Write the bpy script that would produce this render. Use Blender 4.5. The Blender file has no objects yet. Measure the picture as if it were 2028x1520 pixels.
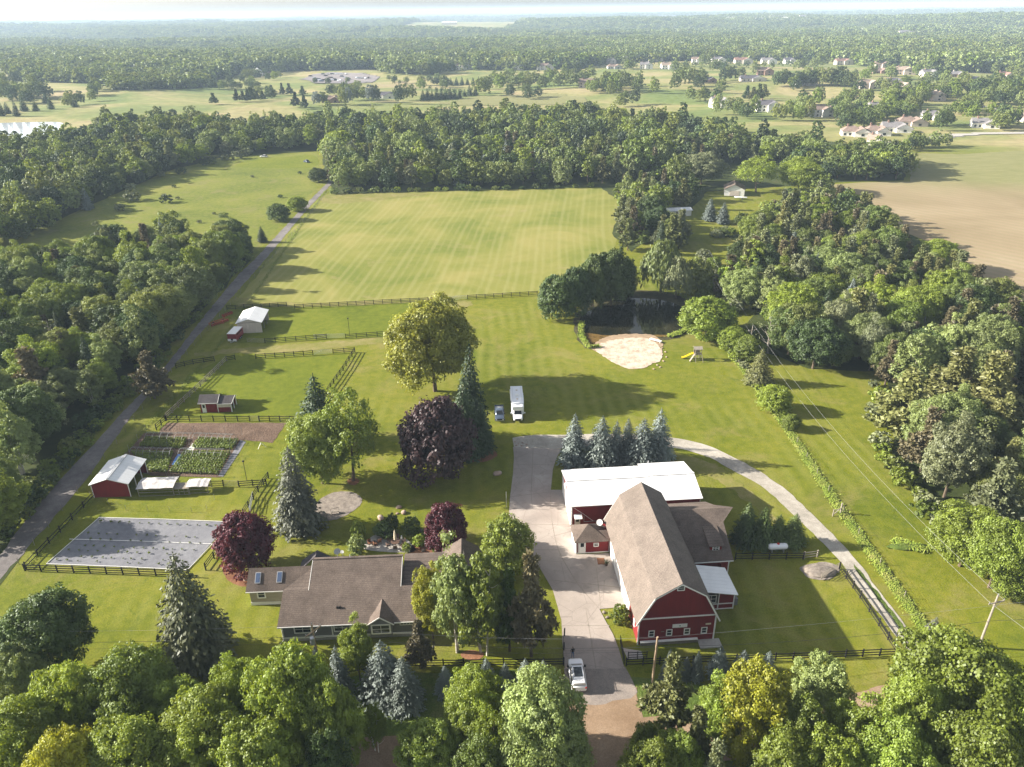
import bpy, bmesh, math, random
import numpy as np
from mathutils import Vector, Matrix
from mathutils.geometry import tessellate_polygon

PI = math.pi
SC = bpy.context.scene
COL = SC.collection
# ------------------------------------------------------------------ camera
CAM_H, FPX = 75.0, 1500.0
PITCH = math.atan((760 - 20) / FPX)
ROLL = math.radians(-0.8)
cam_data = bpy.data.cameras.new('camera')
cam = bpy.data.objects.new('camera', cam_data)
COL.objects.link(cam)
cam.matrix_world = Matrix.Translation((0, 0, CAM_H)) @ Matrix.Rotation(PI / 2 - PITCH, 4, 'X') @ Matrix.Rotation(ROLL, 4, 'Z')
cam_data.sensor_width = 36
cam_data.lens = 36 * FPX / 2028
cam_data.clip_start = 0.5
cam_data.clip_end = 60000
SC.camera = cam
# ------------------------------------------------------------------ sky and sun
SUN_EL, SUN_AZ = math.radians(23.8), math.radians(173.5)      # azimuth counter-clockwise from +X, towards the sun
world = bpy.data.worlds.new('World')
SC.world = world
world.use_nodes = True
wn = world.node_tree
sky = wn.nodes.new('ShaderNodeTexSky')
sky.sky_type = 'NISHITA'
sky.sun_disc = False
sky.sun_elevation = SUN_EL
sky.sun_rotation = PI / 2 - SUN_AZ
sky.altitude = 200
sky.air_density = 1.0
sky.dust_density = 1.6
sky.ozone_density = 1.0
bg = wn.nodes['Background']
bg.inputs['Strength'].default_value = 0.068
hs = wn.nodes.new('ShaderNodeHueSaturation')
hs.inputs['Saturation'].default_value = 0.4
wn.links.new(sky.outputs['Color'], hs.inputs['Color'])
wn.links.new(hs.outputs['Color'], bg.inputs['Color'])
sun_data = bpy.data.lights.new('sun', 'SUN')
sun_data.energy = 5.0
sun_data.angle = math.radians(0.5)
sun_data.color = (1.0, 0.92, 0.80)
sun = bpy.data.objects.new('sun', sun_data)
COL.objects.link(sun)
to_sun = Vector((math.cos(SUN_EL) * math.cos(SUN_AZ), math.cos(SUN_EL) * math.sin(SUN_AZ), math.sin(SUN_EL)))
sun.rotation_euler = to_sun.to_track_quat('Z', 'Y').to_euler()
sun.location = (-60, 60, 120)
SC.view_settings.view_transform = 'Standard'
SC.view_settings.look = 'None'
SC.view_settings.gamma = 1
SC.view_settings.use_curve_mapping = False
SC.view_settings.exposure = 1.72
SC.cycles.use_denoising = True
SC.cycles.max_bounces = 6
SC.cycles.diffuse_bounces = 3
SC.cycles.volume_bounces = 0
SC.cycles.transparent_max_bounces = 8

# ------------------------------------------------------------------ survey: a pixel of the photo to a point on the land
RM = np.array(Matrix.Rotation(PI / 2 - PITCH, 3, 'X') @ Matrix.Rotation(ROLL, 3, 'Z'))

def sstep(a, b, x):
    t = np.clip((x - a) / (b - a), 0, 1)
    return t * t * (3 - 2 * t)

def height(x, y):
    x = np.asarray(x, float); y = np.asarray(y, float)
    r = np.hypot(x, y)
    a = sstep(560, 900, r) * (1 - 0.0 * r)
    h = 2.6 * np.sin(x / 61 + 0.7 * np.sin(y / 83)) * np.cos(y / 47 + x / 130) + 2.2 * np.sin(x / 143 + 1.3 + y / 210) + 1.0 * np.sin(y / 31 + x / 55)
    b = sstep(1300, 3000, r)
    g = 9 * np.sin(x / 420 + 1.1 * np.sin(y / 900)) * np.cos(y / 330 + 0.6) + 8 * np.sin(x / 900 + y / 700 + 2) + 5 * np.sin(y / 190 + x / 260)
    h2 = a * h + b * g - 6 * sstep(900, 2200, r) * 0
    return h2 * (1 - 0.6 * sstep(5000, 9000, r)) + sstep(1500, 3500, r) * 10 * np.sin(y / 520 + x / 1400)

def G(px, py, z=None):
    d = RM @ np.array([(px - 1014) / FPX, -(py - 760) / FPX, -1.0])
    if z is None: z = 0.0
    t0 = (z - CAM_H) / d[2]
    if t0 < 0: t0 = 12000
    if t0 * np.hypot(d[0], d[1]) > 500:
        ts = np.linspace(450, 14000, 6000)
        x = d[0] * ts; y = d[1] * ts; zz = CAM_H + d[2] * ts
        hit = np.nonzero(zz <= height(x, y) + z)[0]
        t0 = ts[hit[0]] if len(hit) else 14000
    p = Vector((float(d[0] * t0), float(d[1] * t0), 0))
    p.z = float(height(p.x, p.y))
    return p

def proj(p):
    q = RM.T @ (np.array(p, float) - np.array([0, 0, CAM_H]))
    return 1014 + FPX * q[0] / -q[2], 760 - FPX * q[1] / -q[2]

def ppm(p):                                   # photo pixels per metre at a point
    q = RM.T @ (np.array(p, float) - np.array([0, 0, CAM_H]))
    return FPX / -q[2]

def tall(p, py):                              # height of an upright thing on p whose tip shows at row py
    lo, hi = 0.0, 45.0
    for _ in range(30):
        m = (lo + hi) / 2
        if proj((p.x, p.y, p.z + m))[1] > py: lo = m
        else: hi = m
    return lo

# ------------------------------------------------------------------ helpers
def tag(o, label=None, cat=None, group=None, kind=None):
    if label: o['label'] = label
    if cat: o['category'] = cat
    if group: o['group'] = group
    if kind: o['kind'] = kind
    return o

def thing(name, label, cat, loc=(0, 0, 0), rz=0.0, group=None):
    o = bpy.data.objects.new(name, None)
    COL.objects.link(o)
    o.empty_display_size = 0.5
    o.location = loc
    o.rotation_euler = (0, 0, rz)
    return tag(o, label, cat, group)

def copy_tree(o, parent=None):
    c = o.copy(); COL.objects.link(c); c.parent = parent
    for ch in KIDS.get(o.name, []):
        copy_tree(ch, c)
    return c
KIDS = {}

def link(o, parent=None):
    COL.objects.link(o)
    if parent is not None:
        o.parent = parent
        KIDS.setdefault(parent.name, []).append(o)
    return o

class MB:
    """collects faces and links them as one mesh object"""
    def __init__(s): s.v = []; s.f = []; s.m = []
    def add(s, vs, fs, mi=0):
        n = len(s.v)
        s.v += [tuple(v) for v in vs]
        s.f += [tuple(i + n for i in f) for f in fs]
        s.m += [mi] * len(fs)
        return s
    def box(s, x0, y0, z0, x1, y1, z1, mi=0):
        return s.add([(x0, y0, z0), (x1, y0, z0), (x1, y1, z0), (x0, y1, z0), (x0, y0, z1), (x1, y0, z1), (x1, y1, z1), (x0, y1, z1)],
                     [(3, 2, 1, 0), (4, 5, 6, 7), (0, 1, 5, 4), (1, 2, 6, 5), (2, 3, 7, 6), (3, 0, 4, 7)], mi)
    def bar(s, a, b, w, h, mi=0, up=(0, 0, 1)):
        a = Vector(a); b = Vector(b); d = (b - a).normalized(); u = Vector(up)
        if abs(d.dot(u)) > 0.99: u = Vector((0, 1, 0))
        r = d.cross(u).normalized() * (w / 2); u = r.cross(d).normalized() * (h / 2)
        vs = [a - r - u, a + r - u, a + r + u, a - r + u, b - r - u, b + r - u, b + r + u, b - r + u]
        return s.add(vs, [(0, 1, 2, 3), (7, 6, 5, 4), (4, 5, 1, 0), (5, 6, 2, 1), (6, 7, 3, 2), (7, 4, 0, 3)], mi)
    def tube(s, pts, r, n=8, mi=0, caps=True):
        pts = [Vector(p) for p in pts]
        rs = r if isinstance(r, (list, tuple)) else [r] * len(pts)
        rings = []
        base = len(s.v)
        for i, p in enumerate(pts):
            d = (pts[min(i + 1, len(pts) - 1)] - pts[max(i - 1, 0)]).normalized()
            u = Vector((0, 0, 1)) if abs(d.z) < 0.9 else Vector((0, 1, 0))
            a = d.cross(u).normalized(); b = a.cross(d).normalized()
            for k in range(n):
                t = 2 * PI * k / n
                s.v.append(tuple(p + (a * math.cos(t) + b * math.sin(t)) * rs[i]))
        for i in range(len(pts) - 1):
            for k in range(n):
                s.f.append((base + i * n + k, base + i * n + (k + 1) % n, base + (i + 1) * n + (k + 1) % n, base + (i + 1) * n + k)); s.m.append(mi)
        if caps:
            s.f.append(tuple(base + k for k in range(n))[::-1]); s.m.append(mi)
            e = base + (len(pts) - 1) * n
            s.f.append(tuple(e + k for k in range(n))); s.m.append(mi)
        return s
    def slab(s, pts, t, mi=0):                # a polygon with thickness t below it
        pts = [Vector(p) for p in pts]; n = len(pts)
        nn = Vector((0, 0, 0))
        for i in range(n): nn += (pts[i] - pts[0]).cross(pts[(i + 1) % n] - pts[0])
        nn.normalize()
        if nn.z < 0: nn = -nn; pts = pts[::-1]
        low = [p - nn * t for p in pts]
        fs = [tuple(range(n)), tuple(range(2 * n - 1, n - 1, -1))]
        fs += [(i, i + n, (i + 1) % n + n, (i + 1) % n) for i in range(n)]
        return s.add(pts + low, fs, mi)
    def ell(s, c, r, n=12, m=8, mi=0, zmin=-1.0, jit=0, rnd=None):
        base = len(s.v)
        for j in range(m + 1):
            ph = -PI / 2 + PI * j / m
            sz = max(math.sin(ph), zmin)
            for i in range(n):
                t = 2 * PI * i / n
                q = 1 + (rnd.uniform(-jit, jit) if rnd else 0)
                s.v.append((c[0] + r[0] * math.cos(ph) * math.cos(t) * q, c[1] + r[1] * math.cos(ph) * math.sin(t) * q, c[2] + r[2] * sz * q))
        for j in range(m):
            for i in range(n):
                s.f.append((base + j * n + i, base + j * n + (i + 1) % n, base + (j + 1) * n + (i + 1) % n, base + (j + 1) * n + i)); s.m.append(mi)
        return s
    def mesh(s, name, mats):
        me = bpy.data.meshes.new(name)
        me.from_pydata([tuple(v) for v in s.v], [], s.f)
        for m in (mats if isinstance(mats, (list, tuple)) else [mats]): me.materials.append(m)
        if isinstance(mats, (list, tuple)) and len(mats) > 1:
            me.polygons.foreach_set('material_index', s.m)
        me.update()
        return me
    def build(s, name, mats, parent=None, smooth=False, loc=None):
        me = s.mesh(name, mats)
        if smooth: me.shade_smooth()
        o = bpy.data.objects.new(name, me)
        if loc is not None: o.location = loc
        return link(o, parent)

def share(name, me, parent, loc=(0, 0, 0), rot=(0, 0, 0), scale=(1, 1, 1), label=None):
    o = bpy.data.objects.new(name, me)
    o.location = loc; o.rotation_euler = rot; o.scale = scale
    if label: o['label'] = label
    return link(o, parent)

# ------------------------------------------------------------------ materials
class NT:
    def __init__(s, name):
        s.mat = bpy.data.materials.new(name); s.mat.use_nodes = True
        s.t = s.mat.node_tree; s.n = s.t.nodes; s.l = s.t.links
        s.b = s.n['Principled BSDF']; s.out = s.n['Material Output']
        s.co = s.n.new('ShaderNodeTexCoord'); s.geo = s.n.new('ShaderNodeNewGeometry')
    def node(s, t, **kw):
        o = s.n.new(t)
        for k, v in kw.items(): setattr(o, k, v)
        return o
    def noise(s, scale, detail=4, rough=0.55, src='world', dist=0, vec=None, stretch=None):
        o = s.node('ShaderNodeTexNoise')
        o.inputs['Scale'].default_value = scale; o.inputs['Detail'].default_value = detail
        o.inputs['Roughness'].default_value = rough; o.inputs['Distortion'].default_value = dist
        v = vec if vec is not None else (s.geo.outputs['Position'] if src == 'world' else s.co.outputs['Object'])
        if stretch:
            mp = s.node('ShaderNodeMapping'); mp.inputs['Scale'].default_value = stretch
            s.l.new(v, mp.inputs['Vector']); v = mp.outputs['Vector']
        s.l.new(v, o.inputs['Vector'])
        return o.outputs['Fac']
    def ramp(s, fac, stops):
        r = s.node('ShaderNodeValToRGB'); e = r.color_ramp.elements
        while len(e) < len(stops): e.new(0.5)
        for i, (p, c) in enumerate(stops):
            e[i].position = p; e[i].color = (*c, 1) if len(c) == 3 else c
        s.l.new(fac, r.inputs['Fac'])
        return r.outputs['Color']
    def mix(s, fac, a, b, mode='MIX'):
        m = s.node('ShaderNodeMix', data_type='RGBA', blend_type=mode)
        for sock, v in ((m.inputs[0], fac), (m.inputs[6], a), (m.inputs[7], b)):
            if hasattr(v, 'is_output') or isinstance(v, bpy.types.NodeSocket): s.l.new(v, sock)
            elif isinstance(v, (int, float)): sock.default_value = v
            else: sock.default_value = (*v, 1)
        return m.outputs[2]
    def math(s, op, a, b=None, c=None):
        m = s.node('ShaderNodeMath', operation=op)
        for i, v in enumerate((a, b, c)):
            if v is None: continue
            if isinstance(v, bpy.types.NodeSocket): s.l.new(v, m.inputs[i])
            else: m.inputs[i].default_value = v
        return m.outputs[0]
    def thresh(s, fac, a, b):
        m = s.node('ShaderNodeMapRange', interpolation_type='SMOOTHSTEP')
        s.l.new(fac, m.inputs[0]); m.inputs[1].default_value = a; m.inputs[2].default_value = b
        return m.outputs[0]
    def xyz(s, v=None):
        o = s.node('ShaderNodeSeparateXYZ'); s.l.new(v or s.geo.outputs['Position'], o.inputs[0]); return o.outputs
    def bump(s, fac, strength, dist):
        o = s.node('ShaderNodeBump'); o.inputs['Strength'].default_value = strength; o.inputs['Distance'].default_value = dist
        s.l.new(fac, o.inputs['Height']); s.l.new(o.outputs['Normal'], s.b.inputs['Normal'])
        return o
    def done(s, col, rough=0.9, metal=0.0, spec=0.3):
        if isinstance(col, bpy.types.NodeSocket): s.l.new(col, s.b.inputs['Base Color'])
        else: s.b.inputs['Base Color'].default_value = (*col, 1)
        s.b.inputs['Roughness'].default_value = rough; s.b.inputs['Metallic'].default_value = metal
        s.b.inputs['Specular IOR Level'].default_value = spec
        return s.mat

def shade(c, k): return tuple(min(1, x * k) for x in c)

def plain(name, c, rough=0.7, metal=0.0, var=0.12, scale=3.0, spec=0.3):
    n = NT(name)
    f = n.noise(scale, 5, 0.6, 'object')
    return n.done(n.ramp(f, [(0.3, shade(c, 1 - var)), (0.7, shade(c, 1 + var))]), rough, metal, spec)

def mottled(name, stops, s1=0.05, s2=1.2, fine=9.0, fine_amt=0.35, rough=0.95, bump=0.0, bump_scale=6.0):
    """ground cover: broad patches, clumps and fine grain"""
    n = NT(name)
    a = n.noise(s1, 5, 0.6); b = n.noise(s2, 5, 0.65)
    f = n.math('ADD', n.math('MULTIPLY', a, 0.62), n.math('MULTIPLY', b, 0.38))
    c = n.ramp(f, stops)
    g = n.noise(fine, 3, 0.7)
    c = n.mix(fine_amt, c, n.ramp(g, [(0.3, (0.35,) * 3), (0.55, (1.0,) * 3), (0.75, (1.5,) * 3)]), 'MULTIPLY')
    if bump: n.bump(n.noise(bump_scale, 4, 0.7), 1.0, bump)
    return n.done(c, rough, 0, 0.15)

M = {}
def grass(name, dark, mid, lite, dry, mow=None, dry_at=(0.55, 0.75)):
    n = NT(name)
    a = n.noise(0.035, 5, 0.6, dist=0.6); b = n.noise(0.6, 6, 0.68); c0 = n.noise(7.0, 3, 0.75)
    f = n.math('ADD', n.math('MULTIPLY', a, 0.5), n.math('MULTIPLY', b, 0.5))
    c = n.ramp(f, [(0.36, dark), (0.5, mid), (0.62, lite)])
    d = n.noise(0.09, 6, 0.7, dist=1.0)
    c = n.mix(n.math('MULTIPLY', n.thresh(d, *dry_at), 0.75), c, dry)
    if mow:                                   # mowing swaths: (direction in degrees, swath width, amount)
        ang, wid, amt = mow
        p = n.xyz(); ca, sa = math.cos(math.radians(ang)), math.sin(math.radians(ang))
        u = n.math('ADD', n.math('MULTIPLY', p[0], -sa), n.math('MULTIPLY', p[1], ca))
        u = n.math('ADD', u, n.math('MULTIPLY', n.noise(0.02, 2, 0.5), 6.0))
        w = n.math('SINE', n.math('MULTIPLY', u, 2 * PI / wid))
        w = n.math('ADD', n.math('MULTIPLY', w, 0.5), 0.5)
        w = n.math('MULTIPLY', w, n.thresh(n.noise(0.05, 3, 0.6), 0.35, 0.6))
        c = n.mix(n.math('MULTIPLY', w, amt), c, shade(lite, 1.25))
    c = n.mix(0.5, c, n.ramp(c0, [(0.3, (0.45,) * 3), (0.55, (1.0,) * 3), (0.75, (1.5,) * 3)]), 'MULTIPLY')
    n.bump(n.math('ADD', n.noise(2.5, 4, 0.7), c0), 0.7, 0.12)
    return n.done(c, 0.95, 0, 0.1)

M['lawn'] = grass('lawn_grass', (0.078, 0.102, 0.008), (0.126, 0.146, 0.013), (0.178, 0.182, 0.022), (0.25, 0.20, 0.06), (95, 4.5, 0.22), (0.52, 0.78))
M['paddock'] = grass('paddock_grass', (0.082, 0.112, 0.008), (0.125, 0.152, 0.011), (0.165, 0.178, 0.018), (0.20, 0.18, 0.05), (62, 5.0, 0.12), (0.62, 0.85))
M['meadow'] = grass('meadow_grass', (0.088, 0.116, 0.014), (0.145, 0.168, 0.025), (0.195, 0.196, 0.040), (0.19, 0.175, 0.065), None, (0.5, 0.7))
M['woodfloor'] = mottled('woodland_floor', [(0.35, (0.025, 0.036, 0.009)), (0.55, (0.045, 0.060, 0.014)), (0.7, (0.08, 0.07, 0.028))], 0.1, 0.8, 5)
M['scrub'] = mottled('rough_grass', [(0.35, (0.05, 0.085, 0.014)), (0.5, (0.09, 0.13, 0.025)), (0.65, (0.15, 0.155, 0.05))], 0.08, 0.7, 4, 0.5, bump=0.25, bump_scale=1.5)
# hay field: narrow curved swaths along the field
n = NT('hay_field')
p = n.xyz()
u = n.math('ADD', p[0], n.math('MULTIPLY', n.math('SUBTRACT', n.noise(0.005, 1, 0.5), 0.5), 16.0))
v = n.math('MULTIPLY', p[1], -0.10)
u = n.math('ADD', u, v)
w = n.math('SINE', n.math('MULTIPLY', u, 2 * PI / 2.7))
w2 = n.math('SINE', n.math('ADD', n.math('MULTIPLY', u, 2 * PI / 7.7), 1.0))
w = n.math('ADD', n.math('MULTIPLY', w, 0.30), n.math('ADD', n.math('MULTIPLY', w2, 0.18), 0.5))
w = n.math('MULTIPLY', w, n.math('ADD', n.math('MULTIPLY', n.noise(0.5, 6, 0.8, stretch=(1.0, 0.10, 1)), 1.9), -0.05))
base = n.ramp(n.noise(0.03, 5, 0.62, dist=0.6), [(0.35, (0.130, 0.155, 0.026)), (0.5, (0.185, 0.192, 0.042)), (0.66, (0.245, 0.225, 0.068))])
c = n.mix(n.math('MULTIPLY', n.thresh(w, 0.3, 0.95), 0.34), base, (0.29, 0.275, 0.115))
edge = n.thresh(n.noise(0.05, 5, 0.7, dist=1.2), 0.58, 0.72)
c = n.mix(n.math('MULTIPLY', edge, 0.5), c, (0.26, 0.215, 0.10))
c = n.mix(0.35, c, n.ramp(n.noise(5, 3, 0.7), [(0.3, (0.5,) * 3), (0.6, (1.05,) * 3), (0.75, (1.35,) * 3)]), 'MULTIPLY')
n.bump(n.noise(2.0, 4, 0.7), 0.5, 0.1)
M['hay'] = n.done(c, 0.95, 0, 0.1)
# bare crop field at right with thin rows and a greener far part
n = NT('crop_field')
p = n.xyz()
u = n.math('ADD', n.math('MULTIPLY', p[0], 0.80), n.math('MULTIPLY', p[1], 0.6))
w = n.math('ADD', n.math('MULTIPLY', n.math('SINE', n.math('MULTIPLY', u, 2 * PI / 4.2)), 0.5), 0.5)
base = n.ramp(n.noise(0.02, 6, 0.6, dist=0.5), [(0.35, (0.23, 0.175, 0.105)), (0.55, (0.295, 0.228, 0.145)), (0.7, (0.34, 0.275, 0.185))])
gr = n.ramp(n.noise(0.3, 5, 0.7, stretch=(0.3, 1, 1)), [(0.35, (0.15, 0.17, 0.055)), (0.65, (0.22, 0.22, 0.09))])
far = n.math('ADD', n.math('MULTIPLY', p[1], 0.004), n.math('MULTIPLY', p[0], 0.0022))
far = n.math('ADD', far, n.math('MULTIPLY', n.noise(0.012, 3, 0.6), 0.9))
c = n.mix(n.math('MULTIPLY', n.thresh(far, 2.05, 2.5), 0.8), base, gr)
c = n.mix(n.math('MULTIPLY', w, 0.22), c, (0.17, 0.18, 0.06))
c = n.mix(0.4, c, n.ramp(n.noise(3, 4, 0.7), [(0.3, (0.55,) * 3), (0.6, (1.0,) * 3), (0.75, (1.3,) * 3)]), 'MULTIPLY')
M['crop'] = n.done(c, 0.95, 0, 0.1)
M['gravel'] = mottled('lane_gravel', [(0.35, (0.11, 0.10, 0.10)), (0.5, (0.17, 0.155, 0.15)), (0.68, (0.25, 0.23, 0.215))], 0.15, 1.0, 12, 0.5, bump=0.03, bump_scale=10)
M['limestone'] = mottled('white_gravel', [(0.34, (0.24, 0.22, 0.185)), (0.5, (0.36, 0.33, 0.285)), (0.66, (0.46, 0.43, 0.375))], 0.15, 1.0, 10, 0.5, bump=0.03, bump_scale=10)
M['dirt'] = mottled('dirt_road', [(0.34, (0.20, 0.135, 0.085)), (0.5, (0.275, 0.195, 0.13)), (0.66, (0.34, 0.255, 0.18))], 0.12, 0.6, 6, 0.35, bump=0.03)
M['apron'] = mottled('apron_gravel', [(0.34, (0.19, 0.165, 0.15)), (0.5, (0.26, 0.225, 0.20)), (0.66, (0.33, 0.27, 0.23))], 0.15, 1.0, 10, 0.45, bump=0.03)
M['soil'] = mottled('tilled_soil', [(0.34, (0.085, 0.056, 0.040)), (0.5, (0.135, 0.090, 0.065)), (0.66, (0.19, 0.135, 0.10))], 0.3, 2.0, 8, 0.5, bump=0.25, bump_scale=2.5)
M['mulch'] = mottled('bark_mulch', [(0.34, (0.13, 0.062, 0.035)), (0.5, (0.21, 0.10, 0.055)), (0.66, (0.29, 0.15, 0.085))], 0.4, 2.0, 10, 0.5, bump=0.05)
M['bank'] = mottled('pond_bank', [(0.35, (0.035, 0.030, 0.018)), (0.52, (0.070, 0.066, 0.030)), (0.68, (0.12, 0.105, 0.05))], 0.25, 1.2, 5, 0.5, bump=0.15, bump_scale=2)
n = NT('beach_sand')
c = n.ramp(n.noise(0.5, 6, 0.65), [(0.35, (0.34, 0.27, 0.20)), (0.5, (0.47, 0.39, 0.31)), (0.65, (0.56, 0.48, 0.39))])
n.bump(n.noise(1.2, 5, 0.7), 1.0, 0.15)
M['sand'] = n.done(c, 0.95, 0, 0.1)
# driveway concrete
n = NT('driveway_concrete')
c = n.ramp(n.noise(0.12, 6, 0.62, dist=0.8), [(0.34, (0.27, 0.235, 0.21)), (0.52, (0.35, 0.305, 0.27)), (0.68, (0.41, 0.365, 0.325))])
st = n.thresh(n.noise(0.4, 6, 0.7, dist=1.5), 0.54, 0.70)
wn2 = n.node('ShaderNodeTexWhiteNoise'); sn = n.node('ShaderNodeVectorMath', operation='SNAP'); n.l.new(n.geo.outputs['Position'], sn.inputs[0]); sn.inputs[1].default_value = (3.7, 4.1, 50); n.l.new(sn.outputs[0], wn2.inputs['Vector'])
c = n.mix(n.math('MULTIPLY', wn2.outputs['Value'], .30), c, (0.24, 0.205, 0.18))
vo = n.node('ShaderNodeTexVoronoi', feature='DISTANCE_TO_EDGE'); vo.inputs['Scale'].default_value = .22; n.l.new(n.geo.outputs['Position'], vo.inputs['Vector'])
c = n.mix(n.math('MULTIPLY', n.math('LESS_THAN', vo.outputs['Distance'], .006), .35), c, (0.12, 0.10, 0.09))
c = n.mix(n.math('MULTIPLY', st, 0.5), c, (0.20, 0.17, 0.15))
c = n.mix(0.25, c, n.ramp(n.noise(8, 3, 0.7), [(0.3, (0.6,) * 3), (0.6, (1.0,) * 3), (0.75, (1.2,) * 3)]), 'MULTIPLY')
M['concrete'] = n.done(c, 0.85, 0, 0.2)
M['concrete2'] = plain('concrete_step', (0.36, 0.34, 0.31), 0.85)
# water
n = NT('pond_water')
p = n.xyz(n.co.outputs['Object'])
n.bump(n.noise(1.6, 3, 0.6), 0.06, 0.03)
n.l.new(n.ramp(n.noise(0.15, 4, 0.6), [(0.4, (0.010, 0.012, 0.008)), (0.7, (0.022, 0.020, 0.010))]), n.b.inputs['Base Color'])
n.b.inputs['Roughness'].default_value = 0.04; n.b.inputs['IOR'].default_value = 1.333; n.b.inputs['Specular IOR Level'].default_value = 0.35
M['water'] = n.mat
n = NT('shallow_water')
n.bump(n.noise(2.0, 3, 0.6), 0.06, 0.02)
n.l.new(n.ramp(n.noise(0.8, 6, 0.7), [(0.35, (0.05, 0.035, 0.010)), (0.55, (0.16, 0.10, 0.035)), (0.7, (0.10, 0.085, 0.02))]), n.b.inputs['Base Color'])
n.b.inputs['Roughness'].default_value = 0.06; n.b.inputs['IOR'].default_value = 1.333
M['shallow'] = n.mat

# ------------------------------------------------------------------ sheets laid on the land
def smooth_poly(pts, step, jit, rnd, closed=True):
    out = []
    n = len(pts)
    for i in range(n if closed else n - 1):
        p0, p1, p2, p3 = (Vector(pts[(i + k - 1) % n] if closed else pts[min(max(i + k - 1, 0), n - 1)]) for k in range(4))
        L = (p2 - p1).length
        m = max(1, int(L / step))
        for k in range(m):
            t = k / m
            q = 0.5 * ((2 * p1) + (-p0 + p2) * t + (2 * p0 - 5 * p1 + 4 * p2 - p3) * t * t + (-p0 + 3 * p1 - 3 * p2 + p3) * t ** 3)
            out.append(q + Vector((rnd.uniform(-jit, jit), rnd.uniform(-jit, jit), 0)))
    if not closed: out.append(Vector(pts[-1]))
    return out

def straight_poly(pts, step, jit, rnd):
    out = []
    n = len(pts)
    for i in range(n):
        a, b = Vector(pts[i]), Vector(pts[(i + 1) % n])
        m = max(1, int((b - a).length / step)) if step else 1
        for k in range(m): out.append(a.lerp(b, k / m) + Vector((rnd.uniform(-jit, jit), rnd.uniform(-jit, jit), 0)) * (1 if k else 0.3))
    return out

def sheet(name, pts, level, mat, px=True, curve=True, step=2.0, jit=0.25, kind='structure', label=None, cat=None, parent=None, group=None):
    rnd = random.Random(hash(name) % 1000 + len(pts)) if False else random.Random(len(pts) * 7 + int(level * 1000))
    w = [G(*q) if px else Vector((q[0], q[1], 0)) for q in pts]
    w = [Vector((q.x, q.y, 0)) for q in w]
    o = smooth_poly(w, step, jit, rnd) if curve else straight_poly(w, step, jit, rnd)
    o = [Vector((q.x, q.y, level)) for q in o]
    tri = tessellate_polygon([o])
    m = MB(); m.v = [tuple(q) for q in o]; m.f = [tuple(t) for t in tri]; m.m = [0] * len(tri)
    ob = m.build(name, mat, parent)
    me = ob.data
    if me.polygons and sum(p.normal.z for p in me.polygons) < 0: me.flip_normals()
    for p in me.polygons:
        if p.normal.z < 0: p.flip()
    return tag(ob, label, cat, group, kind)

def ribbon(name, left, right, level, mat, step=2.0, jit=0.15, kind='structure', label=None, cat=None):
    rnd = random.Random(len(left) * 13 + int(level * 1000))
    L = smooth_poly([Vector((*G(*q).xy, 0)) for q in left], step, 0, rnd, False)
    R_ = smooth_poly([Vector((*G(*q).xy, 0)) for q in right], step, 0, rnd, False)
    n = max(len(L), len(R_))
    m = MB()
    for i in range(n):
        a = L[round(i * (len(L) - 1) / (n - 1))]; b = R_[round(i * (len(R_) - 1) / (n - 1))]
        m.v.append((a.x + rnd.uniform(-jit, jit), a.y, level)); m.v.append((b.x + rnd.uniform(-jit, jit), b.y, level))
        if i: m.f.append((2 * i - 2, 2 * i - 1, 2 * i + 1, 2 * i)); m.m.append(0)
    ob = m.build(name, mat)
    for p in ob.data.polygons:
        if p.normal.z < 0: p.flip()
    return tag(ob, label, cat, None, kind)

# open country beyond the middle wood: bottom edge of the far woods by column of the photo
T_EDGE = [(-600, 138), (0, 140), (50, 163), (215, 167), (225, 181), (400, 176), (430, 160), (480, 147), (600, 141), (740, 137), (770, 147), (850, 150), (890, 139), (1014, 141), (1160, 136), (1200, 127), (1400, 121), (1650, 122), (1720, 133), (1850, 142), (2028, 148), (2700, 150)]
B_EDGE = [(-600, 262), (0, 268), (100, 262), (180, 232), (230, 222), (480, 228), (620, 218), (1000, 207), (1200, 205), (1320, 222), (1420, 240), (1600, 262), (1660, 288), (1790, 300), (2700, 310)]
def edge_world(E, z=0):
    out = []
    for i in range(len(E) - 1):
        for k in range(6):
            t = k / 6
            out.append(G(E[i][0] * (1 - t) + E[i + 1][0] * t, E[i][1] * (1 - t) + E[i + 1][1] * t, z))
    return out
_T = edge_world(T_EDGE); _B = edge_world(B_EDGE, 12)
def by_angle(P):
    a = np.array([math.atan2(p.x, p.y) for p in P]); r = np.array([math.hypot(p.x, p.y) for p in P])
    k = np.argsort(a); return a[k], r[k]
TA, TR = by_angle(_T); BA, BR = by_angle(_B)
CLEAR = [(560, 58, 50, 2.2), (700, 72, 30, 2), (420, 72, 40, 2), (1000, 70, 40, 2.2), (1240, 78, 34, 2.2), (1380, 62, 46, 2.2), (1600, 56, 40, 2), (1640, 90, 34, 2.6), (1900, 64, 44, 2.4), (1960, 96, 40, 3), (1500, 84, 26, 2), (1120, 94, 30, 2.5), (210, 120, 34, 3), (790, 63, 34, 3), (930, 46, 70, 3), (1440, 42, 20, 2.5), (1525, 43, 34, 2.5), (1720, 67, 26, 2.5), (1800, 76, 26, 2), (300, 88, 26, 2), (1300, 36, 40, 2), (100, 100, 30, 2), (1160, 52, 30, 2), (830, 110, 60, 5)]
CL = []
for cx, cy, rx, ry in CLEAR:
    a = G(cx, cy); e = G(cx + rx, cy); f0 = G(cx, cy - ry); f1 = G(cx, cy + ry)
    CL.append((a.x, a.y, max(20, (e - a).length), max(25, (f0 - f1).length / 2)))
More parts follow.
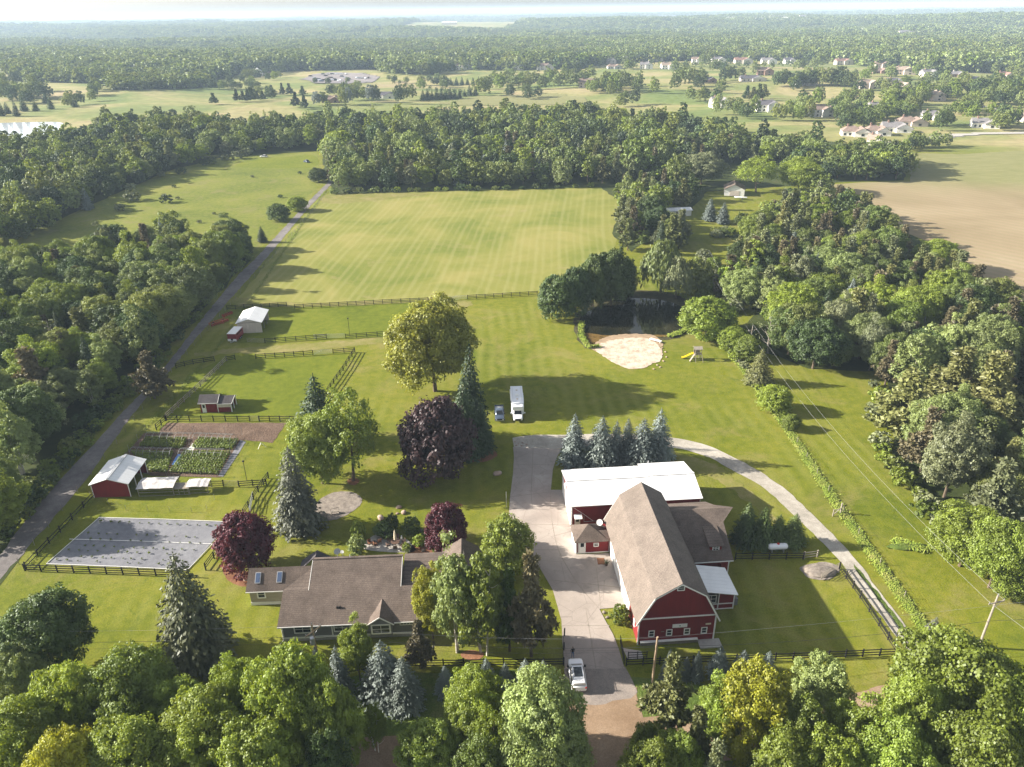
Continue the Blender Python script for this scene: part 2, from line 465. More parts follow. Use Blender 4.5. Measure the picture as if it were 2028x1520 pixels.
def wooded(x, y):
    x = np.asarray(x, float); y = np.asarray(y, float)
    a = np.arctan2(x, y); r = np.hypot(x, y)
    w = (r > np.interp(a, TA, TR)).astype(float)
    for cx, cy, rx, ry in CL:
        w = np.where(((x - cx) / rx) ** 2 + ((y - cy) / ry) ** 2 < 1, 0, w)
    return w

def axis(lo, hi, near0, near1, st, gr):
    out = list(np.arange(near0, near1 + .1, st)); d = st
    while out[-1] < hi: d = min(d * gr, 160); out.append(out[-1] + d)
    d = st
    while out[0] > lo: d = min(d * gr, 160); out.insert(0, out[0] - d)
    return np.array(out)
def make_ground():
    xs = axis(-9000, 9000, -600, 700, 12, 1.03); ys = axis(-400, 12500, 0, 1500, 12, 1.015)
    X, Y = np.meshgrid(xs, ys)
    Z = height(X, Y)
    co = np.stack([X, Y, Z], -1).reshape(-1, 3)
    nx, ny = len(xs), len(ys)
    i = np.arange(nx - 1)[None, :] + nx * np.arange(ny - 1)[:, None]
    F = np.stack([i, i + 1, i + 1 + nx, i + nx], -1).reshape(-1, 4)
    me = bpy.data.meshes.new('ground')
    me.vertices.add(len(co)); me.vertices.foreach_set('co', co.ravel())
    me.loops.add(F.size); me.loops.foreach_set('vertex_index', F.ravel().astype(np.int32))
    me.polygons.add(len(F)); me.polygons.foreach_set('loop_start', np.arange(0, F.size, 4, dtype=np.int32))
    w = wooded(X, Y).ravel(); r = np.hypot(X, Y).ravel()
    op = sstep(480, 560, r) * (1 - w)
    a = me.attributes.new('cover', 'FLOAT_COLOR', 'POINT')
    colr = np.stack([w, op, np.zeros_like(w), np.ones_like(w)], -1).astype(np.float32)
    a.data.foreach_set('color', colr.ravel())
    me.update(); me.shade_smooth()
    n = NT('ground_cover')
    at = n.node('ShaderNodeAttribute', attribute_name='cover')
    sp = n.node('ShaderNodeSeparateColor'); n.l.new(at.outputs['Color'], sp.inputs[0])
    f = n.math('ADD', n.math('MULTIPLY', n.noise(0.035, 5, 0.6, dist=0.6), 0.5), n.math('MULTIPLY', n.noise(0.6, 6, 0.68), 0.5))
    lawn = n.ramp(f, [(0.34, (0.076, 0.104, 0.008)), (0.5, (0.130, 0.147, 0.012)), (0.64, (0.186, 0.184, 0.022))])
    d = n.noise(0.07, 6, 0.7, dist=1.0)
    lawn = n.mix(n.math('MULTIPLY', n.thresh(d, 0.46, 0.72), 0.7), lawn, (0.215, 0.185, 0.065))
    pp = n.xyz(); uu = n.math('ADD', n.math('ADD', pp[0], n.math('MULTIPLY', pp[1], .04)), n.math('MULTIPLY', n.noise(0.015, 2, .5), 10.0))
    ww = n.math('ADD', n.math('MULTIPLY', n.math('SINE', n.math('MULTIPLY', uu, 2 * PI / 3.0)), .5), .5)
    ww = n.math('MULTIPLY', ww, n.thresh(n.noise(0.04, 4, .6), .4, .62))
    lawn = n.mix(n.math('MULTIPLY', ww, .42), lawn, (0.21, 0.215, 0.050))
    wd = n.thresh(n.noise(0.45, 5, .75, dist=.8), .60, .68)
    lawn = n.mix(n.math('MULTIPLY', wd, .45), lawn, (0.050, 0.088, 0.008))
    lawn = n.mix(0.6, lawn, n.ramp(n.noise(5, 4, 0.8), [(0.3, (0.4,) * 3), (0.52, (1.0,) * 3), (0.72, (1.55,) * 3)]), 'MULTIPLY')
    sp2 = n.thresh(n.noise(1.6, 3, .7), .66, .72)
    lawn = n.mix(n.math('MULTIPLY', sp2, .5), lawn, (0.27, 0.25, 0.10))
    golf = n.ramp(n.noise(0.010, 5, 0.55, dist=1.0), [(0.36, (0.13, 0.17, 0.05)), (0.48, (0.20, 0.21, 0.075)), (0.58, (0.28, 0.25, 0.115)), (0.70, (0.33, 0.265, 0.155))])
    golf = n.mix(0.5, golf, n.ramp(n.noise(0.12, 4, 0.6), [(0.35, (0.6,) * 3), (0.6, (1.1,) * 3)]), 'MULTIPLY')
    c = n.mix(sp.outputs[1], lawn, golf)
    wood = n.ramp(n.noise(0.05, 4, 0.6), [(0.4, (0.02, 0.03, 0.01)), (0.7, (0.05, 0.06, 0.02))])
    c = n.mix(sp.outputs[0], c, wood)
    n.bump(n.noise(2.5, 4, 0.7), 0.6, 0.12)
    me.materials.append(n.done(c, 0.95, 0, 0.1))
    o = bpy.data.objects.new('ground', me); link(o); tag(o, kind='structure')
make_ground()

L1, L2, L3, L4, L5 = 0.02, 0.03, 0.04, 0.05, 0.06
sheet('hay_field', [(474, 588), (560, 480), (632, 392), (655, 383), (760, 381), (900, 378), (1050, 376), (1200, 372), (1226, 392), (1222, 450), (1216, 500), (1150, 545), (1080, 575), (985, 585), (880, 592), (700, 600), (560, 606), (470, 608)], L1, M['hay'], curve=False, step=4, jit=0.6)
sheet('meadow', [(-260, 640), (40, 478), (150, 425), (260, 372), (360, 332), (470, 308), (560, 306), (628, 303), (640, 360), (590, 415), (500, 500), (440, 520), (200, 560), (60, 640)], L1, M['meadow'], curve=False, step=4, jit=0.6)
sheet('mown_patch', [(466, 330), (505, 316), (560, 312), (622, 309), (625, 330), (560, 334)], L2, M['paddock'], step=3, jit=0.3)
sheet('crop_field', [(1640, 366), (1700, 362), (1802, 360), (1800, 332), (1794, 303), (1900, 306), (2300, 312), (2700, 330), (2700, 900), (2200, 720), (2040, 640), (1960, 560), (1840, 480), (1740, 440), (1690, 400)], L1, M['crop'], curve=False, step=5, jit=0.8)
sheet('paddock_grass', [(372, 742), (470, 700), (705, 698), (660, 770), (590, 822), (330, 828)], L1, M['paddock'], curve=False, step=3)
sheet('paddock_grass', [(520, 612), (885, 596), (770, 665), (530, 680), (470, 680)], L1, M['paddock'], curve=False, step=3)
# the dark floor under the woods
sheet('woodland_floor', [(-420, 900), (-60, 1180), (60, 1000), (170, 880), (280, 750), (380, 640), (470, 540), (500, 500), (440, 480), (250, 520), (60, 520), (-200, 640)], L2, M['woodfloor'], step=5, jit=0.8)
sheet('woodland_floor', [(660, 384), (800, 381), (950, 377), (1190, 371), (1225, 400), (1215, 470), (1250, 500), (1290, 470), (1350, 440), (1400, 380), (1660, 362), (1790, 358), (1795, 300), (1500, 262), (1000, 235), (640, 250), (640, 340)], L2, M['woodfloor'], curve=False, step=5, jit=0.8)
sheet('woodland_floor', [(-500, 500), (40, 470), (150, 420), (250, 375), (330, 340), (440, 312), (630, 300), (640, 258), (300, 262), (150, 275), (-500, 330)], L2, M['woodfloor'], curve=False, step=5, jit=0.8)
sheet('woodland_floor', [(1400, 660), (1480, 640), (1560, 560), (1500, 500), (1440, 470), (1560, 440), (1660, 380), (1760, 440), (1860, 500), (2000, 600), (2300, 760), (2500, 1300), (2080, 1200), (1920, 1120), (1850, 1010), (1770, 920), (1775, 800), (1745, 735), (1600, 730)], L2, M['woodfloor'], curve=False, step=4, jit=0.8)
sheet('verge_scrub', [(-300, 1600), (-80, 1430), (200, 1400), (600, 1350), (1100, 1335), (1100, 1440), (700, 1500), (0, 1600)], L1, M['scrub'], step=3, jit=0.4)
sheet('verge_scrub', [(1240, 1345), (1500, 1375), (1690, 1390), (2100, 1360), (2300, 1420), (2300, 1600), (1300, 1600), (1260, 1500)], L1, M['scrub'], step=3, jit=0.4)
M['strip'] = mottled('rough_strip', [(0.35, (0.10, 0.155, 0.02)), (0.5, (0.16, 0.205, 0.035)), (0.65, (0.24, 0.24, 0.07))], 0.3, 1.5, 6, .5, bump=.3, bump_scale=2)
ribbon('rough_strip', [(1866, 1290), (1800, 1190), (1708, 1062), (1648, 975), (1568, 852), (1508, 768), (1448, 690)], [(1848, 1290), (1782, 1190), (1692, 1062), (1632, 975), (1553, 852), (1494, 768), (1434, 690)], L2, M['strip'], step=1, jit=.3)
ribbon('gravel_lane', [(-120, 1280), (0, 1101), (66, 1013), (128, 941), (186, 880), (240, 820), (312, 745), (387, 649), (466, 552), (511, 507), (601, 410), (645, 366), (660, 350)],
       [(-70, 1290), (0, 1151), (45, 1098), (117, 1013), (170, 949), (221, 880), (263, 821), (328, 745), (407, 649), (490, 555), (528, 511), (607, 417), (651, 371), (664, 352)], L3, M['gravel'], step=1.5, jit=0.18)
ribbon('dirt_road', [(-300, 1497), (400, 1478), (700, 1462), (1000, 1446), (1250, 1424), (1500, 1398), (1700, 1372), (1800, 1352), (2400, 1300)],
       [(-300, 1615), (400, 1590), (700, 1570), (1000, 1552), (1250, 1528), (1500, 1500), (1700, 1470), (1850, 1446), (2400, 1380)], L3, M['dirt'], step=1.5, jit=0.12)
sheet('dirt_apron', [(1122, 1370), (1262, 1362), (1268, 1400), (1280, 1440), (1120, 1460)], L3 + .004, M['dirt'], curve=False, step=1, jit=.25)
sheet('driveway_mouth', [(1118, 1324), (1238, 1322), (1254, 1352), (1262, 1372), (1250, 1384), (1214, 1388), (1180, 1398), (1138, 1392), (1115, 1370)], L4, M['apron'], curve=False, step=1, jit=0.2)
sheet('driveway', [(1119, 1326), (1114, 1275), (1112, 1230), (1095, 1170), (1060, 1110), (1020, 1060), (1008, 1020), (1010, 985), (1016, 940), (1018, 905), (1016, 886), (1060, 888), (1112, 890), (1102, 908), (1095, 930), (1091, 971), (1119, 971), (1133, 1036), (1136, 1060), (1142, 1099), (1212, 1096), (1246, 1202), (1187, 1207), (1200, 1232), (1214, 1257), (1225, 1285), (1237, 1325)], L5, M['concrete'], curve=False, step=0, jit=0)
ribbon('gravel_loop', [(1014, 868), (1060, 862), (1120, 862), (1200, 860), (1320, 866), (1400, 883), (1464, 912), (1525, 948), (1570, 983), (1625, 1036), (1668, 1079), (1697, 1112), (1727, 1152), (1762, 1200), (1798, 1247), (1845, 1306), (1858, 1352)],
       [(1018, 892), (1060, 890), (1115, 889), (1200, 886), (1320, 886), (1395, 903), (1450, 932), (1505, 962), (1546, 996), (1598, 1046), (1640, 1086), (1667, 1118), (1697, 1158), (1734, 1208), (1770, 1254), (1806, 1318), (1800, 1360)], L4, M['limestone'], step=1.2, jit=0.15)
ribbon('grass_strip', [(1690, 1120), (1722, 1165), (1752, 1205), (1790, 1256), (1818, 1300)], [(1693, 1118), (1729, 1163), (1760, 1203), (1797, 1254), (1820, 1298)], L5 + .01, M['scrub'], step=0.8, jit=0.18)
sheet('pond', [(1146, 640), (1162, 617), (1205, 600), (1255, 591), (1310, 595), (1348, 608), (1358, 632), (1352, 656), (1320, 668), (1285, 667), (1255, 662), (1225, 668), (1195, 684), (1166, 687), (1150, 668)], L4, M['water'], step=1.0, jit=0.08)
sheet('pond_bank', [(1136, 644), (1150, 612), (1195, 588), (1258, 576), (1330, 582), (1372, 606), (1368, 645), (1355, 662), (1320, 674), (1230, 676), (1170, 692), (1146, 676)], L3, M['bank'], step=1.5, jit=0.4)
sheet('pond_shallows', [(1156, 660), (1190, 664), (1220, 664), (1245, 662), (1290, 664), (1330, 664), (1318, 668), (1270, 670), (1215, 684), (1172, 690), (1156, 674)], L5, M['shallow'], step=0.8, jit=0.15)
M['damp'] = plain('damp_sand', (0.30, 0.22, 0.145), .6, 0, .25, 1.0)
sheet('damp_sand', [(1172, 688), (1200, 668), (1250, 662), (1296, 666), (1312, 684), (1290, 690), (1240, 684), (1196, 700)], L5 + .005, M['damp'], step=0.6, jit=0.3)
sheet('beach', [(1178, 689), (1207, 676), (1250, 670), (1288, 673), (1306, 688), (1312, 700), (1306, 716), (1290, 722), (1276, 730), (1244, 731), (1222, 722), (1200, 710)], L5 + .012, M['sand'], step=0.5, jit=0.22)
sheet('vegetable_bed_soil', [(330, 838), (568, 838), (540, 878), (455, 870), (310, 862)], L2, M['soil'], curve=False, step=1, jit=0.15)
M['worn'] = mottled('worn_grass', [(0.35, (0.13, 0.145, 0.022)), (0.5, (0.18, 0.172, 0.045)), (0.66, (0.25, 0.21, 0.09))], 0.2, 1.0, 7, .4)
sheet('worn_path', [(470, 690), (560, 684), (660, 676), (770, 668), (766, 678), (660, 690), (600, 696), (530, 702), (470, 700), (400, 706), (385, 700)], L2 + .003, M['worn'], step=.7, jit=.45)
sheet('worn_path', [(880, 604), (890, 597), (925, 596), (935, 604), (905, 612)], L2 + .003, M['worn'], step=.5, jit=.35)
sheet('worn_path', [(640, 388), (760, 384), (850, 384), (800, 392), (720, 400), (650, 404)], L2 + .004, M['worn'], step=1.5, jit=.8)
sheet('worn_path', [(1330, 895), (1400, 915), (1450, 945), (1500, 985), (1540, 1030), (1560, 1080), (1545, 1060), (1500, 1010), (1440, 965), (1380, 935), (1330, 915)], L2 + .003, M['worn'], step=.7, jit=.5)
sheet('worn_path', [(470, 590), (600, 600), (760, 596), (880, 588), (885, 594), (760, 603), (600, 608), (480, 606)], L2 + .003, M['worn'], step=1, jit=.4)
# far pond on the golf course
def far_sheet(name, pts, mat, dz, **kw):
    w = [G(*q) for q in pts]
    z = max(q.z for q in w) * 0.5 + sum(q.z for q in w) / len(w) * 0.5 + dz
    return sheet(name, [(q.x, q.y) for q in w], z, mat, px=False, step=6, jit=0.5, **kw)
M['farwater'] = plain('far_water', (0.5, 0.55, 0.6), 0.03, 0, 0.05); M['farwater'].node_tree.nodes['Principled BSDF'].inputs['Specular IOR Level'].default_value = 0.8
far_sheet('golf_pond', [(-200, 262), (-100, 250), (0, 244), (60, 241), (118, 243), (122, 256), (100, 268), (80, 272), (40, 288), (0, 292), (-200, 300)], M['farwater'], 0.15, kind='structure')
far_sheet('pond_island', [(-120, 272), (0, 262), (50, 256), (98, 258), (90, 266), (40, 274), (0, 281), (-120, 290)], M['meadow'], 0.35, kind='structure')
M['asphalt'] = mottled('parking_asphalt', [(0.35, (0.16, 0.145, 0.15)), (0.65, (0.25, 0.225, 0.225))], 0.05, 0.5, 3)
# ------------------------------------------------------------------ foliage
def leafmat(name, c, trans=0.22, hue=0.35, yellow=(0.20, 0.21, 0.02), rough=0.7):
    n = NT(name)
    n.n.remove(n.b)
    oi = n.node('ShaderNodeObjectInfo')
    a = n.noise(0.35, 3, 0.6, 'object'); b = n.noise(3.0, 2, 0.6, 'object')
    f = n.math('ADD', n.math('MULTIPLY', a, 0.6), n.math('MULTIPLY', b, 0.4))
    col = n.ramp(f, [(0.35, shade(c, 0.62)), (0.5, c), (0.66, shade(c, 1.45))])
    col = n.mix(n.math('MULTIPLY', oi.outputs['Random'], hue), col, yellow)
    r2 = n.math('FRACT', n.math('MULTIPLY', oi.outputs['Random'], 7.31))
    k = n.math('ADD', n.math('MULTIPLY', r2, 0.55), 0.72)
    col = n.mix(1.0, col, k, 'MULTIPLY') if False else col
    vm = n.node('ShaderNodeVectorMath', operation='SCALE'); n.l.new(col, vm.inputs[0]); n.l.new(k, vm.inputs['Scale'])
    d = n.node('ShaderNodeBsdfDiffuse'); t = n.node('ShaderNodeBsdfTranslucent')
    g = n.node('ShaderNodeBsdfGlossy'); g.inputs['Roughness'].default_value = 0.55; g.inputs['Color'].default_value = (0.9, 0.95, 1, 1)
    n.l.new(vm.outputs[0], d.inputs['Color'])
    tc = n.node('ShaderNodeVectorMath', operation='MULTIPLY'); n.l.new(vm.outputs[0], tc.inputs[0]); tc.inputs[1].default_value = (1.25, 1.15, 0.6)
    n.l.new(tc.outputs[0], t.inputs['Color'])
    m1 = n.node('ShaderNodeMixShader'); m1.inputs[0].default_value = trans
    n.l.new(d.outputs[0], m1.inputs[1]); n.l.new(t.outputs[0], m1.inputs[2])
    m2 = n.node('ShaderNodeMixShader'); m2.inputs[0].default_value = 0.03
    n.l.new(m1.outputs[0], m2.inputs[1]); n.l.new(g.outputs[0], m2.inputs[2])
    n.l.new(m2.outputs[0], n.out.inputs['Surface'])
    return n.mat
LM = {
 'maple': leafmat('maple_leaves', (0.155, 0.220, 0.024), 0.36, 0.3),
 'bright': leafmat('bright_leaves', (0.195, 0.260, 0.024), 0.38, 0.25),
 'dark': leafmat('dark_leaves', (0.050, 0.088, 0.018), 0.18, 0.2),
 'wood': leafmat('woodland_leaves', (0.120, 0.172, 0.030), 0.28, 0.5, (0.25, 0.25, 0.05)),
 'greenspruce': leafmat('green_spruce_needles', (0.085, 0.125, 0.030), 0.1, 0.1),
 'lime': leafmat('lime_leaves', (0.29, 0.30, 0.014), 0.32, 0.15),
 'oak': leafmat('oak_leaves', (0.24, 0.25, 0.022), 0.32, 0.2),
 'poplar': leafmat('poplar_leaves', (0.19, 0.245, 0.070), 0.28, 0.3, (0.24, 0.25, 0.09)),
 'plum': leafmat('plum_leaves', (0.100, 0.016, 0.026), 0.25, 0.0, (0.1, 0.02, 0.02)),
 'beech': leafmat('purple_leaves', (0.044, 0.022, 0.022), 0.15, 0.0, (0.1, 0.02, 0.02)),
 'spruce': leafmat('spruce_needles', (0.040, 0.070, 0.022), 0.1, 0.3, (0.08, 0.09, 0.03)),
 'blue': leafmat('blue_spruce_needles', (0.165, 0.200, 0.185), 0.1, 0.25, (0.15, 0.17, 0.11)),
 'olivespruce': leafmat('olive_spruce_needles', (0.075, 0.083, 0.036), 0.1, 0.15, (0.12, 0.12, 0.06)),
 'greyspruce': leafmat('grey_spruce_needles', (0.130, 0.140, 0.095), 0.1, 0.15, (0.15, 0.15, 0.09)),
 'pine': leafmat('pine_needles', (0.140, 0.165, 0.052), 0.16, 0.5, (0.20, 0.17, 0.06)),
 'brownpine': leafmat('brown_pine_needles', (0.135, 0.118, 0.060), 0.14, 0.2, (0.17, 0.13, 0.075)),
 'olive': leafmat('silver_leaves', (0.155, 0.18, 0.085), 0.22, 0.3, (0.26, 0.26, 0.12)),
}
M['bark'] = plain('bark', (0.115, 0.088, 0.062), 0.95, 0, 0.35, 2)
M['palebark'] = plain('birch_bark', (0.52, 0.48, 0.42), 0.85, 0, 0.3, 2)
M['deadwood'] = plain('dead_wood', (0.30, 0.27, 0.23), 0.9, 0, 0.3, 2)

def rnd_dirs(rg, n, up=0.0):
    v = rg.normal(size=(n, 3)); v[:, 2] += up
    return v / np.linalg.norm(v, axis=1, keepdims=True)

def cards(C, N, S, rg, asp=1.0, axis=None, bend=0.0):
    """one quad at each centre C, facing N, of size S; AXIS gives the long direction"""
    n = len(C)
    A = axis if axis is not None else rg.normal(size=(n, 3))
    N = N / np.maximum(np.linalg.norm(N, axis=1, keepdims=True), 1e-6)
    A = A - (A * N).sum(1, keepdims=True) * N
    A /= np.maximum(np.linalg.norm(A, axis=1, keepdims=True), 1e-6)
    B = np.cross(N, A)
    S = S[:, None] * 0.5
    a = A * S * asp; b = B * S
    q = np.stack([C - a * 1.0, C + b * 0.9 + a * .1, C + a * 1.05, C - b * 0.9 + a * .05], 1)
    if bend: q[:, 2] -= np.array([0, 0, 1.0]) * S * bend; q[:, 0] -= np.array([0, 0, 1.0]) * S * bend * .3
    return q

def quads_mesh(name, Q, mat):
    n = len(Q)
    me = bpy.data.meshes.new(name)
    me.vertices.add(n * 4); me.vertices.foreach_set('co', Q.astype(np.float32).ravel())
    me.loops.add(n * 4); me.loops.foreach_set('vertex_index', np.arange(n * 4, dtype=np.int32))
    me.polygons.add(n); me.polygons.foreach_set('loop_start', np.arange(0, n * 4, 4, dtype=np.int32))
    me.materials.append(mat)
    me.update()
    return me

# every crown is made 1 unit tall and 1 unit in radius is stated per kind; trees scale it
def crown_round(seed, n_lobe, n_sub, n_leaf, leaf, H=1.0, R=0.42, z0=0.16, flat=0.0, pointy=0.0, ragged=0.22, up=0.35):
    """lobes over an uneven envelope, each lobe made of clumps, each clump of leaves (tree height is 1)"""
    rg = np.random.default_rng(seed)
    out = []
    k = np.arange(n_lobe) + 0.5
    ph = np.arccos(1 - 1.72 * k / n_lobe); th = PI * (1 + 5 ** 0.5) * k + rg.uniform(0, 6)
    D = np.stack([np.cos(th) * np.sin(ph), np.sin(th) * np.sin(ph), np.cos(ph)], 1)
    zc = (z0 + H) / 2; hz = (H - z0) / 2
    lump = 1 + ragged * (np.sin(th * 2 + seed) * 0.5 + rg.uniform(-1, 1, n_lobe) * 0.8)
    rl = R * rg.uniform(0.26, 0.46, n_lobe)
    P = D * np.array([R, R, hz]) * (lump[:, None]) * 0.78
    if pointy:
        t = np.clip((P[:, 2] / hz + 1) / 2, 0, 1); P[:, :2] *= (1 - pointy * t ** 1.5)[:, None]; rl *= (1 - 0.5 * pointy * t)
    P[:, 2] += zc
    # inner lobes fill the crown
    ni = max(4, n_lobe // 4)
    PI_ = rnd_dirs(rg, ni) * np.array([R, R, hz]) * rg.uniform(0.1, 0.5, (ni, 1)); PI_[:, 2] += zc
    P = np.concatenate([P, PI_]); rl = np.concatenate([rl, np.full(ni, R * 0.4)]); D = np.concatenate([D, rnd_dirs(rg, ni, 0.5)])
    for i in range(len(P)):
        m = n_sub if i < n_lobe else max(3, n_sub // 2)
        sd = rnd_dirs(rg, m, 0.2) * 0.9 + D[i] * 0.55
        sd /= np.linalg.norm(sd, axis=1, keepdims=True)
        SCn = P[i] + sd * rl[i] * rg.uniform(0.5, 0.9, (m, 1)) * np.array([1, 1, 0.8])
        rs = rl[i] * rg.uniform(0.34, 0.62, m)
        for j in range(m):
            ld = rnd_dirs(rg, n_leaf, 0.45) + sd[j] * 0.5
            ld /= np.linalg.norm(ld, axis=1, keepdims=True)
            C = SCn[j] + ld * rs[j] * rg.uniform(0.55, 1.12, (n_leaf, 1)) * np.array([1, 1, 0.75])
            N = ld + rg.normal(size=(n_leaf, 3)) * 0.45 + np.array([0, 0, up])
            out.append(cards(C, N, leaf * rg.uniform(0.6, 1.35, n_leaf), rg))
    return np.concatenate(out)

def crown_spruce(seed, tiers, per, cardn, R=0.22, z0=0.04, size=0.05, ragged=0.2, droop=0.25, full=1.0):
    """tiers of drooping branches, each branch a run of needle sprays"""
    rg = np.random.default_rng(seed)
    out = []
    for t in range(tiers):
        f = (t + rg.uniform(-.3, .3)) / tiers
        z = z0 + (0.985 - z0) * f
        L = R * (1 - f) ** (0.66 if full >= 1 else 0.95) * (0.45 + 0.55 * min(1, f / 0.10)) + 0.006
        nb = max(4, int(per * (1 - f) ** 0.6))
        a0 = rg.uniform(0, 6)
        for b in range(nb):
            a = a0 + 2 * PI * b / nb + rg.uniform(-.35, .35)
            l = L * rg.uniform(1 - ragged, 1 + ragged)
            m = max(2, int(cardn * (l / R) ** 0.7))
            s = (np.arange(m) + rg.uniform(0.15, 0.85, m)) / m
            s = 0.25 + 0.75 * s
            d = np.array([math.cos(a), math.sin(a), 0])
            side = np.array([-math.sin(a), math.cos(a), 0])
            w = rg.uniform(-1, 1, m) * 0.32 * l * (1.15 - s)
            C = d * (s * l)[:, None] + side * w[:, None]
            C[:, 2] = z - droop * l * s ** 1.3 + 0.10 * l * s ** 4 + rg.normal(size=m) * 0.006
            ax = d + side * (w / (l + 1e-4) * 1.6)[:, None] + rg.normal(size=(m, 3)) * 0.35 + np.array([0, 0, -droop * .8])
            N = np.array([0, 0, 1.0]) + d * 0.75 + rg.normal(size=(m, 3)) * 0.5
            out.append(cards(C, N, size * rg.uniform(0.7, 1.3, m) * (0.6 + 0.4 * (1 - f)), rg, 1.5, ax, 0.25))
    # leader
    C = np.zeros((14, 3)); C[:, 2] = np.linspace(0.92, 1.0, 14)
    out.append(cards(C, rnd_dirs(rg, 14), np.full(14, size * 0.45), rg, 1.6, np.tile([0.0, 0, 1], (14, 1)) + rg.normal(size=(14, 3)) * .3))
    return np.concatenate(out)

def crown_pine(seed, n_br, tuft, leaf, R=0.34, z0=0.15):
    """open crown of upswept plumes"""
    rg = np.random.default_rng(seed)
    out = []
    for i in range(n_br):
        f = (i + rg.uniform(0, 1)) / n_br
        z = z0 + (0.97 - z0) * f
        prof = math.sin(min(1, f * 1.25 + 0.28) * PI * 0.93) ** 0.7 * (1 - 0.55 * f)
        a = i * 2.4 + rg.uniform(-.5, .5)
        l = R * prof * rg.uniform(0.65, 1.25)
        d = np.array([math.cos(a), math.sin(a), 0]); side = np.array([-d[1], d[0], 0])
        nt = max(3, int(7 * l / R) + 1)
        for j in range(nt):
            s = 0.3 + 0.7 * (j + rg.uniform(0, 1)) / nt
            c = d * l * s + side * rg.uniform(-.35, .35) * l * s + np.array([0, 0, z + (0.20 * s * s) * l * rg.uniform(0.4, 1.6)])
            m = tuft
            ld = rnd_dirs(rg, m, 0.25) + d * 0.6 + np.array([0, 0, 0.35])
            ld /= np.linalg.norm(ld, axis=1, keepdims=True)
            rr = 0.055 * rg.uniform(0.7, 1.25)
            C = c + ld * rr * rg.uniform(0.3, 1.0, (m, 1)) * np.array([1, 1, .6])
            N = np.cross(ld, rg.normal(size=(m, 3))) + np.array([0, 0, .5]) + ld * .4
            out.append(cards(C, N, leaf * rg.uniform(0.7, 1.3, m), rg, 1.9, ld))
    return np.concatenate(out)

def crown_willow(seed, n_lobe, n_leaf, leaf, R=0.46):
    rg = np.random.default_rng(seed)
    out = []
    for i in range(n_lobe):
        a = rg.uniform(0, 2 * PI); q = math.sqrt(rg.uniform(0.02, 1))
        top = 0.96 - 0.42 * q ** 2 + rg.uniform(-.06, .04)
        x, y = R * q * math.cos(a), R * q * math.sin(a)
        ln = rg.uniform(0.18, 0.42)
        s = rg.uniform(0, 1, n_leaf)
        C = np.stack([x + rg.normal(size=n_leaf) * 0.03 * (1 + s), y + rg.normal(size=n_leaf) * 0.03 * (1 + s), top - s * ln], 1)
        C[:, :2] *= (1 + 0.12 * s)[:, None]
        N = np.stack([np.full(n_leaf, x), np.full(n_leaf, y), np.full(n_leaf, 0.12)], 1) / R + rg.normal(size=(n_leaf, 3)) * 0.5
        out.append(cards(C, N, leaf * rg.uniform(0.6, 1.3, n_leaf), rg, 2.2, np.tile([0, 0, -1.0], (n_leaf, 1)) + rg.normal(size=(n_leaf, 3)) * .25))
    return np.concatenate(out)

def limbs(seed, R, z0, top, r0, n, mat_name, lean=0.03, multi=1):
    """tapered trunk(s) with limbs, for a tree 1 tall"""
    rg = random.Random(seed); m = MB()
    for q in range(multi):
        ox = rg.uniform(-.05, .05) * (multi > 1); oy = rg.uniform(-.05, .05) * (multi > 1)
        lx = rg.uniform(-lean, lean) + ox * 3; ly = rg.uniform(-lean, lean) + oy * 3
        P = [Vector((ox + lx * t + rg.uniform(-.006, .006), oy + ly * t, t * top - (0.02 if t == 0 else 0))) for t in (0, .12, .3, .5, .72, 1)]
        m.tube(P, [r0 * 1.35, r0, r0 * .85, r0 * .62, r0 * .4, r0 * .12], 7)
        for i in range(n):
            t = z0 * 0.9 + (0.86 - z0) * i / max(1, n - 1)
            b = P[0].lerp(P[-1], t / top if t < top else 1); b.z = t
            a = i * 2.39 + rg.uniform(-.4, .4)
            l = R * (0.85 - 0.4 * t) * rg.uniform(.7, 1.05)
            e = b + Vector((math.cos(a) * l, math.sin(a) * l, l * rg.uniform(0.35, 0.85)))
            mid = b.lerp(e, .5) + Vector((0, 0, -0.1 * l))
            k = r0 * (0.42 - 0.25 * t)
            m.tube([b, mid, e], [k, k * .65, k * .15], 5, caps=False)
    return m.mesh('trunk', M[mat_name])

